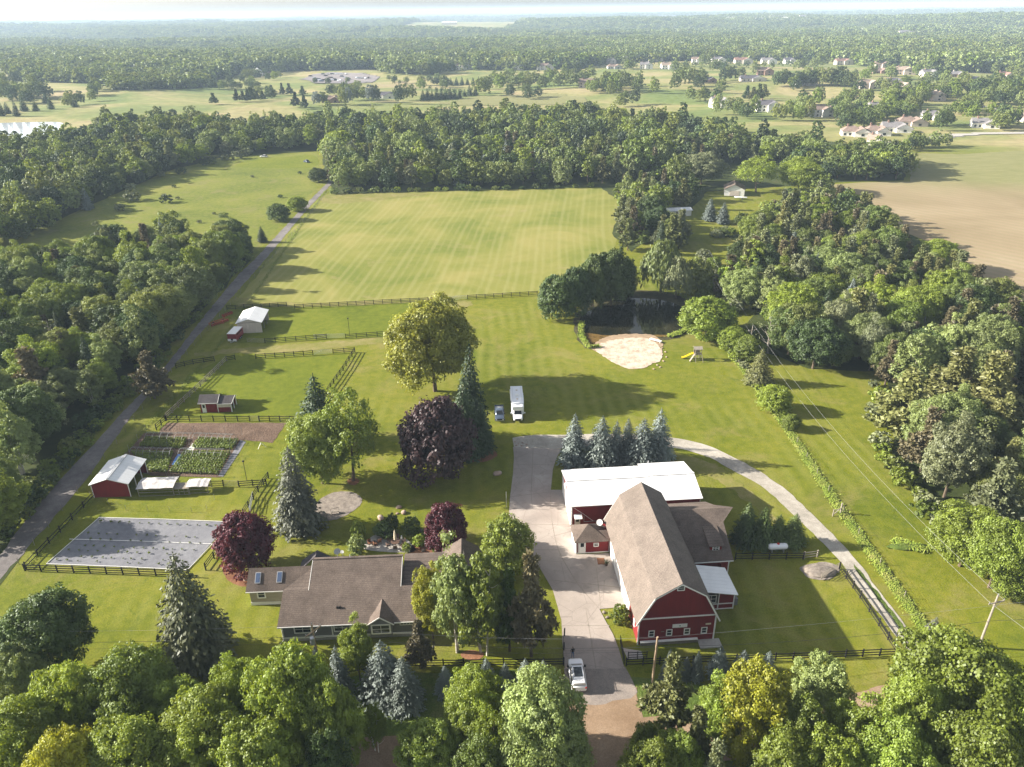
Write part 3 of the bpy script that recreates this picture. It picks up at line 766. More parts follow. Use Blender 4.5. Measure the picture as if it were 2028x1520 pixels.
def proto(kind):
    """(crown mesh, trunk mesh) by kind; made once"""
    if kind in PROTO: return PROTO[kind]
    fam, v = kind.rsplit('_', 1); s = ord(v[0]) * 7 + len(fam)
    W = LM['wood']
    if fam == 'maple': q, t = crown_round(s, 54, 11, 64, 0.0235, R=0.44, z0=0.12), limbs(s, .4, .2, .8, .022, 8, 'bark')
    elif fam == 'tall': q, t = crown_round(s, 48, 11, 52, 0.022, R=0.33, z0=0.10, ragged=.34), limbs(s, .3, .2, .85, .018, 8, 'bark')
    elif fam == 'open': q, t = crown_round(s, 28, 8, 34, 0.028, R=0.42, z0=0.34, ragged=.35), limbs(s, .42, .3, .8, .024, 9, 'bark', .06)
    elif fam == 'birch': q, t = crown_round(s, 46, 8, 34, 0.024, R=0.34, z0=0.08, ragged=.4, pointy=.5), limbs(s, .3, .2, .92, .013, 7, 'palebark', .05, 3)
    elif fam == 'globe': q, t = crown_round(s, 56, 10, 34, 0.034, R=0.50, z0=-0.03, ragged=.17, pointy=.25), limbs(s, .4, .2, .8, .022, 5, 'bark')
    elif fam == 'bush': q, t = crown_round(s, 22, 7, 22, 0.085, R=0.62, z0=-0.05, ragged=.2), limbs(s, .4, .1, .7, .03, 4, 'bark')
    elif fam == 'spruce': q, t = crown_spruce(s, 38, 16, 15, R=0.25, size=0.034), limbs(s, .1, .1, .95, .016, 0, 'bark', .004)
    elif fam == 'fatspruce': q, t = crown_spruce(s, 44, 19, 20, R=0.36, size=0.032, droop=.35, ragged=.25), limbs(s, .1, .1, .95, .018, 0, 'bark', .004)
    elif fam == 'fir': q, t = crown_spruce(s, 24, 13, 11, R=0.30, size=0.062, droop=-.1, ragged=.32, full=0.5), limbs(s, .1, .1, .95, .016, 0, 'bark', .004)
    elif fam == 'pine': q, t = crown_pine(s, 76, 20, 0.032), limbs(s, .3, .2, .94, .018, 12, 'bark', .02)
    elif fam == 'willow': q, t = crown_willow(s, 150, 52, 0.034), limbs(s, .4, .2, .8, .03, 8, 'bark', .06)
    elif fam == 'dead': q, t = crown_round(s, 10, 3, 5, 0.03, R=.3, z0=.3), limbs(s, .3, .25, .98, .018, 22, 'deadwood', .05)
    # medium distance
    elif fam == 'mround': q, t = crown_round(s, 30, 6, 20, 0.055, R=0.46, z0=0.08, ragged=.34), limbs(s, .4, .2, .8, .022, 4, 'bark')
    elif fam == 'mtall': q, t = crown_round(s, 30, 6, 20, 0.046, R=0.34, z0=0.06, ragged=.4, pointy=.2), limbs(s, .3, .2, .8, .020, 3, 'bark')
    elif fam == 'mpop': q, t = crown_round(s, 26, 6, 16, 0.044, R=0.24, z0=0.08, ragged=.3, pointy=.45), limbs(s, .2, .2, .9, .016, 3, 'bark')
    elif fam == 'mpine': q, t = crown_pine(s, 44, 11, 0.052, R=.36), limbs(s, .3, .2, .94, .018, 5, 'bark', .02)
    elif fam == 'mspruce': q, t = crown_spruce(s, 26, 12, 9, R=0.27, size=0.058), limbs(s, .1, .1, .95, .016, 0, 'bark', .004)
    elif fam == 'mbush': q, t = crown_round(s, 12, 4, 10, 0.17, R=0.65, z0=-0.05, ragged=.25), None
    # far away
    elif fam == 'fround': q, t = crown_round(s, 12, 3, 6, 0.16, R=0.48, z0=0.02, ragged=.3), None
    elif fam == 'ftall': q, t = crown_round(s, 12, 3, 6, 0.14, R=0.36, z0=0.02, ragged=.35, pointy=.3), None
    elif fam == 'fspruce': q, t = crown_spruce(s, 10, 7, 4, R=0.24, size=0.14), None
    PROTO[kind] = (quads_mesh('crown', q, W), t)
    return PROTO[kind]
PROTO = {}

def tree(name, kind, leaf, loc, h, w, label, cat='tree', group=None, rz=None, trunk=True):
    """h, w in metres"""
    cm, tm = proto(kind)
    fam = kind.rsplit('_', 1)[0]
    R0 = WID[fam]
    s = w / 2 / (R0 * h)
    s = min(max(s, 0.5), 1.35)
    a = TR_R.uniform(0, 2 * PI) if rz is None else rz
    e = thing(name, label, cat, loc, a, group)
    c = share('crown', cm, e, (0, 0, 0), (0, 0, 0), (h * s, h * s, h))
    c.material_slots[0].link = 'OBJECT'; c.material_slots[0].material = LM[leaf]
    if tm and trunk: share('trunk', tm, e, (0, 0, 0), (0, 0, 0), (h * min(s, 1.2), h * min(s, 1.2), h))
    return e
WID = dict(maple=.48, tall=.38, open=.48, birch=.36, globe=.50, bush=.66, spruce=.26, fatspruce=.38, fir=.33, pine=.36, willow=.5, dead=.3,
           mround=.5, mtall=.38, mpop=.26, mpine=.38, mspruce=.26, mbush=.7, fround=.5, ftall=.38, fspruce=.25)
TR_R = random.Random(11)
PLACED = []
def at_base(name, kind, leaf, bx, by, ty, wpx, label, **kw):
    p = G(bx, by); h = tall(p, ty); w = wpx / ppm((p.x, p.y, h * .5))
    PLACED.append((p.x, p.y, w * .5))
    return tree(name, kind, leaf, p, h, w, label, **kw)
def at_top(name, kind, leaf, tx, ty, h, wpx, label, **kw):
    p = G(tx, ty, h); w = wpx / ppm((p.x, p.y, p.z + h * .6))
    PLACED.append((p.x, p.y, w * .5))
    return tree(name, kind, leaf, p, h, w, label, **kw)

# ---- trees of the yard
at_base('oak_tree', 'maple_a', 'oak', 862, 775, 603, 165, 'big spreading yellow-green tree in the middle of the lawn')
at_base('spruce_tree', 'fatspruce_a', 'spruce', 936, 872, 676, 78, 'tallest dark spruce, behind the purple-leaved tree')
at_base('spruce_tree', 'fatspruce_b', 'spruce', 922, 900, 745, 95, 'broad dark spruce pressed against the purple-leaved tree')
at_base('spruce_tree', 'fatspruce_a', 'spruce', 955, 895, 790, 60, 'low dark spruce beside the parked blue pickup')
at_base('copper_beech', 'globe_a', 'beech', 868, 945, 794, 142, 'dense rounded tree with dark purple leaves on the lawn')
at_base('spruce_tree', 'fatspruce_e', 'spruce', 638, 875, 740, 118, 'dark pointed spruce in front of the paddock corner')
at_base('maple_tree', 'maple_b', 'maple', 640, 958, 828, 120, 'full green tree between the dark spruce and the grey-blue spruce')
at_base('maple_tree', 'open_a', 'maple', 700, 952, 792, 118, 'open-branched green tree with a bare leaning trunk over the lawn')
at_base('spruce_tree', 'fatspruce_c', 'greyspruce', 596, 1046, 882, 112, 'tall grey-blue spruce standing in a round bark bed')
at_base('plum_tree', 'globe_b', 'plum', 494, 1128, 1020, 108, 'dark red round tree beside the end of the house, larger of two red trees')
at_base('plum_tree', 'globe_c', 'plum', 886, 1086, 1004, 82, 'red-leaved ornamental tree beside the patio, smaller of two red trees')
at_base('spruce_tree', 'fatspruce_d', 'olivespruce', 398, 1308, 1092, 168, 'huge olive-green spruce on the front lawn beside the house')
at_base('maple_tree', 'globe_d', 'bright', 1004, 1130, 1030, 96, 'round fresh-green tree beside the driveway, behind the birches')
at_base('maple_tree', 'tall_a', 'lime', 858, 1265, 1128, 70, 'light lime-green tree touching the corner of the house')
at_base('birch_tree', 'birch_a', 'poplar', 905, 1290, 1082, 100, 'white-stemmed birch beside the lime-green tree', )
at_base('birch_tree', 'birch_b', 'maple', 960, 1295, 1095, 110, 'drooping birch clump in the middle of the front bed')
at_base('pine_tree', 'pine_a', 'brownpine', 1052, 1300, 1098, 110, 'thin brown-tinged pine overhanging the driveway')
at_base('pine_tree', 'pine_b', 'dark', 1010, 1290, 1130, 90, 'dark shaded conifer between the birches and the driveway')
for i, (bx, by, ty, w, v) in enumerate([(1137, 918, 818, 46, 'a'), (1190, 922, 824, 58, 'b'), (1218, 918, 832, 34, 'c'), (1240, 915, 827, 36, 'a'), (1270, 922, 828, 60, 'b'), (1302, 912, 808, 48, 'c')]):
    at_base('blue_spruce', 'fatspruce_' + v, 'blue', bx, by, ty, w * 1.55,
            ['blue spruce at the driveway end of the row behind the white roof', 'broad blue spruce, second from the driveway in the row behind the white roof', 'slim blue spruce, third from the driveway behind the white roof',
             'slim blue spruce, fourth from the driveway behind the white roof', 'broad blue spruce, fifth from the driveway behind the white roof', 'tallest blue spruce at the gravel-track end of the row'][i], group='row of blue spruces behind the white-roofed garage')
for i, (bx, by, ty, w) in enumerate([(1474, 1076, 994, 46), (1507, 1078, 1003, 44), (1537, 1076, 1018, 40), (1568, 1076, 1016, 42)]):
    at_base('spruce_tree', 'fatspruce_' + 'abca'[i], 'greenspruce', bx, by, ty, w * 1.5, ['green spruce nearest the barn wing, beside the dormer', 'second green spruce from the barn wing', 'third green spruce from the barn wing', 'green spruce above the propane tank, farthest from the barn'][i], group='green spruces beside the barn wing')
# pond trees
at_base('spruce_tree', 'globe_e', 'dark', 1103, 632, 545, 72, 'dark bushy evergreen at the lawn corner of the pond grove')
at_base('spruce_tree', 'globe_b', 'dark', 1140, 624, 530, 66, 'shaggy evergreen between the bushy ones in the pond grove')
at_base('spruce_tree', 'globe_b', 'dark', 1174, 612, 506, 62, 'dark spruce rising behind the pond grove')
at_base('spruce_tree', 'globe_f', 'dark', 1210, 606, 497, 80, 'tallest dark evergreen at the pond edge')
at_base('spruce_tree', 'fatspruce_b', 'dark', 1190, 590, 512, 52, 'added dark pointed spruce behind the pond grove, darkening the water reflection')  # added spruce, put behind the water so the pond reflects darker
at_base('spruce_tree', 'globe_c', 'dark', 1232, 586, 516, 56, 'added dark tree closing the pond grove, darkening the reflection beside it')  # second added evergreen, there to replace sky with dark in the pond reflection
at_base('willow_tree', 'willow_a', 'poplar', 1308, 580, 468, 84, 'tall weeping willow on the far bank of the pond')
at_base('willow_tree', 'willow_b', 'olive', 1338, 592, 506, 58, 'lower pale willow drooping over the pond bank')
at_base('maple_tree', 'globe_a', 'maple', 1398, 664, 590, 108, 'low round dark-green tree beside the pond and the beach')
# small blue spruces behind the road fence
for i, (tx, ty, w, h) in enumerate([(1329, 1284, 34, 5.2), (1385, 1288, 32, 4.8), (1430, 1278, 48, 5.0), (1476, 1287, 52, 4.6), (1526, 1289, 44, 4.4), (1362, 1300, 30, 3.6)]):
    at_top('blue_spruce', 'fatspruce_' + 'abcabc'[i], 'blue', tx, ty, h, w * 1.1, ['small blue spruce beside the bare wooden pole', 'narrow small blue spruce, third along the road fence from the wooden pole', 'frosty small blue spruce below the open end of the barn front', 'wide small blue spruce, second from the open grass along the road fence', 'small blue spruce next to the open grass by the road fence', 'lowest small blue spruce between the wooden pole and the barn'][i], group='small blue spruces along the road fence')
for i, (tx, ty, w, h) in enumerate([(962, 1303, 44, 4.8), (1000, 1312, 36, 4.0), (1040, 1304, 44, 4.6), (1076, 1306, 40, 4.4), (880, 1318, 46, 4.6), (925, 1322, 40, 4.2)]):
    at_top('blue_spruce', 'fatspruce_' + 'cabcab'[i], 'blue', tx, ty, h, w * 1.1, ['small blue spruce third from the driveway gate along the house fence', 'lowest blue spruce along the house fence, between two taller ones', 'small blue spruce second from the driveway gate', 'small blue spruce next to the driveway gate', 'shaded dark blue spruce beside the big blue spruces', 'shaded blue spruce in the fence row, fifth from the gate'][i], group='small blue spruces between the house and the road')
at_top('blue_spruce', 'fatspruce_c', 'blue', 752, 1268, 9, 118, 'very large blue spruce in front of the house')
at_top('blue_spruce', 'fatspruce_b', 'blue', 794, 1300, 8, 90, 'blue spruce leaning out from the largest blue spruce')
at_top('blue_spruce', 'spruce_a', 'blue', 662, 1278, 8.5, 58, 'upright blue spruce beside the pole with the transformer')
for i, (tx, ty) in enumerate([(572, 1275), (597, 1281), (622, 1279)]):
    at_top('blue_spruce', 'spruce_' + 'bca'[i], 'blue', tx, ty, 6, 34, ['small blue spruce below the corner of the house', 'small blue spruce between two others below the house windows', 'small blue spruce at the foot of the transformer pole'][i], group='small blue spruces under the house front')
at_top('maple_tree', 'tall_b', 'bright', 698, 1240, 9, 62, 'light green shrubby tree in front of the middle house windows')
at_top('pine_tree', 'pine_c', 'brownpine', 826, 1230, 8, 72, 'grey-brown bushy conifer at the corner of the house porch')
# foreground belt along the road
for row in [
 ('maple_tree', 'maple_c', 'dark', 62, 1198, 11.28, 161, 'big dark-green tree against the lawn edge, touching the frame'),
 ('maple_tree', 'maple_d', 'poplar', 20, 1295, 9.4, 101, 'pale green tree below the big dark tree'),
 ('maple_tree', 'maple_a', 'bright', 122, 1332, 12.22, 138, 'mid-green tree in the roadside belt beside the dark one'),
 ('maple_tree', 'maple_b', 'maple', 238, 1310, 12.69, 161, 'wide green roadside tree below the open front lawn'),
 ('maple_tree', 'tall_a', 'maple', 345, 1362, 10.34, 110, 'green tree tucked between two wider roadside trees'),
 ('maple_tree', 'tall_b', 'bright', 456, 1313, 11.28, 101, 'light green roadside tree below the huge spruce'),
 ('maple_tree', 'maple_c', 'bright', 385, 1402, 12.22, 174, 'large leafy tree filling the roadside belt below the huge spruce'),
 ('maple_tree', 'maple_d', 'bright', 560, 1302, 15.04, 161, 'brightest and tallest roadside tree, just below the house'),
 ('maple_tree', 'maple_a', 'maple', 640, 1360, 13.16, 119, 'green roadside tree on the shaded side of the tallest one'),
 ('maple_tree', 'maple_b', 'lime', 105, 1470, 12.22, 138, 'yellow-green treetop at the bottom edge'),
 ('maple_tree', 'birch_b', 'maple', 735, 1395, 7.52, 55, 'slim sapling standing over the dirt road'),
 ('maple_tree', 'maple_c', 'bright', 942, 1340, 11.28, 115, 'bright tree beside the gap where the dirt road shows'),
 ('maple_tree', 'open_a', 'bright', 975, 1422, 10.34, 92, 'thin light tree with a pale stem next to the white car'),
 ('poplar_tree', 'maple_b', 'poplar', 1068, 1354, 14.5, 165, 'broad pale-green silvery tree in front of the white car'),
 ('poplar_tree', 'maple_a', 'poplar', 1112, 1440, 11, 120, 'pale tree leaning over the dirt road, beside the broad silvery one'),
 ('pine_tree', 'pine_a', 'pine', 1337, 1302, 11.75, 115, 'dull green pine beside the bare wooden pole'),
 ('pine_tree', 'pine_b', 'pine', 1388, 1404, 11.28, 92, 'pine in the roadside belt below the wooden pole'),
 ('maple_tree', 'maple_d', 'lime', 1505, 1332, 13.16, 151, 'striking yellow-green tree in the roadside belt'),
 ('maple_tree', 'tall_b', 'maple', 1432, 1360, 11.28, 73, 'green tree in the yellow-green tree\'s shade'),
 ('poplar_tree', 'tall_a', 'poplar', 1640, 1315, 10.34, 105, 'light green tree nearest the grass strip by the track end'),
 ('maple_tree', 'maple_b', 'bright', 1590, 1400, 11.28, 119, 'mid-green tree between the yellow-green one and the track end'),
 ('maple_tree', 'tall_b', 'bright', 1705, 1402, 11.28, 119, 'light green tree next to the biggest roadside maple'),
 ('maple_tree', 'maple_c', 'bright', 1925, 1286, 15.04, 230, 'biggest spreading maple at the end of the gravel track'),
 ('maple_tree', 'maple_a', 'maple', 1830, 1355, 13.16, 138, 'green maple wedged under the biggest maple'),
 ('maple_tree', 'maple_d', 'bright', 2020, 1340, 14.1, 147, 'maple cut by the frame beside the biggest maple'),
 ('maple_tree', 'maple_b', 'bright', 1290, 1478, 10.34, 101, 'small light treetop at the bottom edge below the pines'),
 ('pine_tree', 'pine_c', 'olive', 1425, 1470, 11.28, 96, 'grey-green pine top at the bottom edge'),
 ('maple_tree', 'maple_a', 'maple', 1350, 1460, 9.4, 92, 'dark green tree between two pine tops at the bottom edge'),
 ('maple_tree', 'tall_a', 'bright', 1560, 1465, 11.28, 119, 'light tree at the bottom edge below the yellow-green tree'),
 ('maple_tree', 'maple_d', 'bright', 1660, 1470, 11.28, 128, 'round treetop at the bottom edge below the track end'),
 ('maple_tree', 'maple_c', 'maple', 1790, 1460, 12.22, 156, 'leafy treetop at the bottom edge under the biggest maple'),
 ('maple_tree', 'maple_b', 'bright', 1960, 1450, 13.16, 174, 'bright maple filling the bottom corner'),
 ('maple_tree', 'maple_d', 'maple', 500, 1450, 12.22, 156, 'leafy treetop at the bottom edge under the brightest tree'),
 ('maple_tree', 'maple_a', 'maple', 240, 1450, 12.22, 165, 'leafy treetop at the bottom edge, next to the yellow-green top'),
 ('maple_tree', 'maple_c', 'bright', 20, 1410, 12.22, 156, 'green treetop in the bottom corner below the pale tree'),
 ('maple_tree', 'tall_a', 'dark', 640, 1460, 10.34, 82, 'shaded grey-green tree beside the sapling over the road'),
]:
    at_top(*row)
for row in [
 ('maple_tree', 'maple_a', 'maple', 850, 1442, 9, 120, 'low green tree beside the sunlit dirt road'),
 ('maple_tree', 'tall_b', 'bright', 925, 1392, 10, 95, 'light-green tree over the dirt road below the blue spruces'),
 ('maple_tree', 'maple_b', 'maple', 955, 1462, 9, 110, 'leafy treetop at the bottom edge below the pale-stemmed tree'),
 ('maple_tree', 'globe_c', 'maple', 1285, 1440, 7, 60, 'small dark tree at the edge of the dirt driveway end'),
]:
    at_top(*row)
# hedge line between the lawn and the neighbouring grass
for row in [
 ('maple_tree', 'globe_b', 'bright', 1456, 650, 5.5, 66, 'leafy tree at the foot of the far utility pole'),
 ('maple_tree', 'globe_c', 'maple', 1487, 668, 5.5, 55, 'round tree behind the far utility pole in the hedge line'),
 ('pine_tree', 'fatspruce_b', 'pine', 1512, 690, 8.5, 66, 'dull green cedar in the hedge line'),
 ('maple_tree', 'globe_d', 'bright', 1538, 766, 5.5, 62, 'bright round bush tree near the middle of the hedge line'),
 ('maple_tree', 'globe_a', 'bright', 1570, 822, 3.2, 34, 'smallest round bush in the hedge line'),
 ('maple_tree', 'maple_b', 'bright', 1865, 478, 9.5, 140, 'large round green tree at the edge of the bare field'),
 ('pine_tree', 'pine_a', 'pine', 1912, 690, 15, 180, 'big white pine with layered plumes over the side lawn'),
 ('pine_tree', 'pine_b', 'pine', 1812, 735, 14, 150, 'white pine nearest the shaded side lawn'),
 ('pine_tree', 'pine_c', 'pine', 1985, 700, 16, 150, 'tall white pine cut by the frame'),
 ('pine_tree', 'pine_b', 'pine', 1965, 828, 11, 100, 'young light pine among the broadleaf trees at the side lawn'),
 ('pine_tree', 'pine_c', 'olive', 2000, 910, 13, 120, 'grey-green pine at the frame above the side lawn'),
 ('maple_tree', 'maple_d', 'bright', 1935, 1012, 10, 125, 'bright broadleaf tree at the edge of the side lawn'),
 ('maple_tree', 'maple_c', 'maple', 2000, 1040, 11, 110, 'broadleaf tree behind the bright one at the side lawn'),
 ('maple_tree', 'globe_a', 'bright', 2012, 1138, 4, 60, 'low bush at the frame beside the side lawn'),
 ('spruce_tree', 'spruce_a', 'greyspruce', 1856, 1222, 3.4, 46, 'small sparse spruce beside the pallet at the hedge end'),
 ('pine_tree', 'pine_a', 'brownpine', 284, 698, 11, 84, 'brown-grey pine leaning over the gravel lane'),
 ('blue_spruce', 'spruce_b', 'blue', 271, 572, 11, 46, 'blue-grey spruce in the wood beside the lane'),
 ('spruce_tree', 'spruce_c', 'spruce', 515, 448, 6, 40, 'dark small conifer by the lane in the meadow'),
 ('maple_tree', 'globe_e', 'dark', 548, 405, 6.5, 46, 'dark bush tree beside the lane above the conifer'),
 ('maple_tree', 'globe_b', 'bright', 586, 390, 6, 40, 'green bush tree beside the lane nearest its far end'),
 ('willow_tree', 'willow_a', 'bright', 668, 256, 15, 88, 'tall fresh-green willow at the far end of the lane'),
 ('willow_tree', 'willow_b', 'bright', 712, 282, 11, 60, 'lower willow behind the one at the lane end'),
 ('maple_tree', 'globe_f', 'dark', 628, 334, 6.5, 38, 'dark round bush where the lane meets the wood'),
 ('blue_spruce', 'spruce_a', 'blue', 1409, 392, 9, 34, 'blue spruce beside the white-roofed shed, nearer of two'),
 ('blue_spruce', 'spruce_b', 'blue', 1436, 400, 8.5, 34, 'blue spruce farther from the white-roofed shed'),
 ('blue_spruce', 'spruce_c', 'blue', 1575, 458, 10, 42, 'blue spruce standing out in the middle of the wood'),
 ('blue_spruce', 'spruce_a', 'blue', 1622, 500, 9, 36, 'blue spruce lower down in the wood, partly hidden'),
 ('poplar_tree', 'maple_a', 'olive', 1394, 305, 14, 84, 'silvery round tree beside the hidden house'),
 ('maple_tree', 'open_a', 'bright', 1505, 318, 14, 86, 'spreading light-green tree in front of the hidden house'),
 ('maple_tree', 'maple_b', 'bright', 1590, 318, 14, 90, 'pale yellow-green tree beyond the spreading one'),
 ('blue_spruce', 'spruce_b', 'blue', 960, 300, 10, 30, 'blue spruce at the back of the wood above the hay field'),
 ('blue_spruce', 'spruce_c', 'blue', 1065, 310, 9.5, 28, 'grey-blue spruce in the wood edge above the hay field'),
]:
    at_top(*row)
# shrubs round the patio and the barn
for bx, by, ty, w, leaf, lab in [
 (712, 1068, 1038, 30, 'bright', 'bright shrub at the corner of the patio'), (708, 1094, 1066, 36, 'poplar', 'rounded grey-green shrub beside the patio chairs'),
 (816, 1054, 1028, 34, 'maple', 'leafy shrub behind the closed parasol'), (760, 1060, 1040, 40, 'dark', 'low dark shrub bank behind the patio'),
 (832, 1080, 1062, 26, 'bright', 'small leafy shrub among the boulders'), (806, 1092, 1078, 18, 'bright', 'smallest clipped shrub at the patio edge'),
 (868, 1096, 1082, 24, 'bright', 'low shrub under the smaller red tree'), (850, 1064, 1046, 26, 'dark', 'dark shrub beside the smaller red tree'),
 (1228, 1232, 1202, 34, 'bright', 'clipped round shrub beside the barn wall'),
 (778, 1050, 1022, 26, 'dark', 'upright dark shrub above the patio steps')]:
    at_base('shrub', 'bush_' + random.Random(bx).choice('ab'), leaf, bx, by, ty, w, lab, cat='shrub', trunk=False)
TRI_NEAR = sum(len(v[0].polygons) for v in PROTO.values())
print('near prototypes', len(PROTO), 'leaf quads', TRI_NEAR)
# ------------------------------------------------------------------ woods
def inside(poly, x, y):
    c = np.zeros(x.shape, bool); n = len(poly)
    for i in range(n):
        x0, y0 = poly[i]; x1, y1 = poly[(i + 1) % n]
        if y0 == y1: continue
        k = ((y0 > y) != (y1 > y)) & (x < (x1 - x0) * (y - y0) / (y1 - y0) + x0)
        c ^= k
    return c
def scatter(poly, sp, rg, jit=0.38):
    P = np.array(poly)
    xs = np.arange(P[:, 0].min(), P[:, 0].max(), sp); ys = np.arange(P[:, 1].min(), P[:, 1].max(), sp * 0.88)
    X, Y = np.meshgrid(xs, ys)
    X = X + (np.arange(len(ys)) % 2)[:, None] * sp / 2
    X = (X + rg.uniform(-jit, jit, X.shape) * sp).ravel(); Y = (Y + rg.uniform(-jit, jit, Y.shape) * sp).ravel()
    k = inside(poly, X, Y)
    return X[k], Y[k]
def in_view(x, y, margin=60, h=12):
    u, v = proj((x, y, float(height(x, y)) + h * .7))
    u2, v2 = proj((x, y, float(height(x, y)) + h))
    return -margin < u < 2028 + margin and v2 < 1560
STUFF_N = [0]
def stuff_trees(name, pts, leafs, fams):
    """trees too far off to count, placed as points: (x, y, h, w, index)"""
    if not len(pts): return
    col = bpy.data.collections.new(name + '_kinds')
    k = 0
    for fam in fams:
        for lf in leafs:
            cm, _ = proto(fam)
            me = cm.copy(); me.materials[0] = LM[lf]
            o = bpy.data.objects.new('%03d_%s' % (k, fam), me); col.objects.link(o); k += 1
    P = np.array(pts)
    me = bpy.data.meshes.new(name)
    me.vertices.add(len(P)); z = height(P[:, 0], P[:, 1]) - 0.3
    me.vertices.foreach_set('co', np.stack([P[:, 0], P[:, 1], z], 1).astype(np.float32).ravel())
    a = me.attributes.new('size', 'FLOAT_VECTOR', 'POINT')
    nf = len(leafs)
    fam_i = P[:, 4].astype(int) // nf
    rw = np.array([WID[f.rsplit('_', 1)[0]] for f in fams])[fam_i]
    wx = np.clip(P[:, 3] / 2 / rw, P[:, 2] * .5, P[:, 2] * 2.2)
    a.data.foreach_set('vector', np.stack([wx, wx, P[:, 2]], 1).astype(np.float32).ravel())
    a = me.attributes.new('pick', 'INT', 'POINT'); a.data.foreach_set('value', P[:, 4].astype(np.int32))
    a = me.attributes.new('turn', 'FLOAT_VECTOR', 'POINT')
    a.data.foreach_set('vector', np.stack([np.zeros(len(P)), np.zeros(len(P)), np.random.default_rng(len(P)).uniform(0, 6.28, len(P))], 1).astype(np.float32).ravel())
    o = bpy.data.objects.new(name, me); link(o); tag(o, kind='stuff')
    ng = bpy.data.node_groups.new(name, 'GeometryNodeTree')
    ng.interface.new_socket('Geometry', in_out='INPUT', socket_type='NodeSocketGeometry')
    ng.interface.new_socket('Geometry', in_out='OUTPUT', socket_type='NodeSocketGeometry')
    gi = ng.nodes.new('NodeGroupInput'); go = ng.nodes.new('NodeGroupOutput')
    ip = ng.nodes.new('GeometryNodeInstanceOnPoints'); ci = ng.nodes.new('GeometryNodeCollectionInfo')
    ci.inputs['Collection'].default_value = col; ci.inputs['Separate Children'].default_value = True; ci.inputs['Reset Children'].default_value = True
    ip.inputs['Pick Instance'].default_value = True
    def attr(nm, tp):
        q = ng.nodes.new('GeometryNodeInputNamedAttribute'); q.data_type = tp; q.inputs['Name'].default_value = nm
        return q.outputs['Attribute']
    L = ng.links.new
    L(gi.outputs[0], ip.inputs['Points']); L(ci.outputs[0], ip.inputs['Instance'])
    L(attr('pick', 'INT'), ip.inputs['Instance Index']); L(attr('size', 'FLOAT_VECTOR'), ip.inputs['Scale'])
    L(attr('turn', 'FLOAT_VECTOR'), ip.inputs['Rotation']); L(ip.outputs[0], go.inputs[0])
    md = o.modifiers.new('trees', 'NODES'); md.node_group = ng
    STUFF_N[0] += len(P)
    return o

KINDMIX = {     # name, proto family letters, leaf, height range, width factor, label
 'broad': ('broadleaf_tree', ['mround_a', 'mround_b', 'mround_c', 'mround_d', 'mround_e', 'mtall_a', 'mtall_b', 'mtall_d'], ['wood', 'wood', 'maple', 'dark', 'dark', 'bright', 'poplar'], (8, 13), (.72, 1.05)),
 'pop': ('poplar_tree', ['mpop_a', 'mpop_b', 'mtall_c'], ['poplar', 'olive', 'poplar', 'bright', 'wood'], (9, 15), (.45, .72)),
 'pine': ('pine_tree', ['mpine_a', 'mpine_b', 'mpine_c'], ['pine', 'pine', 'brownpine', 'olive'], (9, 14), (.55, .8)),
 'spruce': ('spruce_tree', ['mspruce_a', 'mspruce_b'], ['spruce', 'blue', 'greyspruce', 'spruce'], (8, 13), (.40, .52)),
 'bush': ('shrub', ['mbush_a', 'mbush_b'], ['olive', 'wood', 'olive', 'maple'], (2.5, 4.5), (1.2, 1.8)),
}
COUNT = {}
NEARF = {'broad': ['maple_a', 'maple_b', 'maple_c', 'maple_d', 'tall_a', 'tall_b'], 'pop': ['birch_a', 'tall_b'], 'pine': ['pine_a', 'pine_b', 'pine_c'], 'spruce': ['fatspruce_a', 'spruce_b'], 'bush': ['bush_a', 'bush_b']}
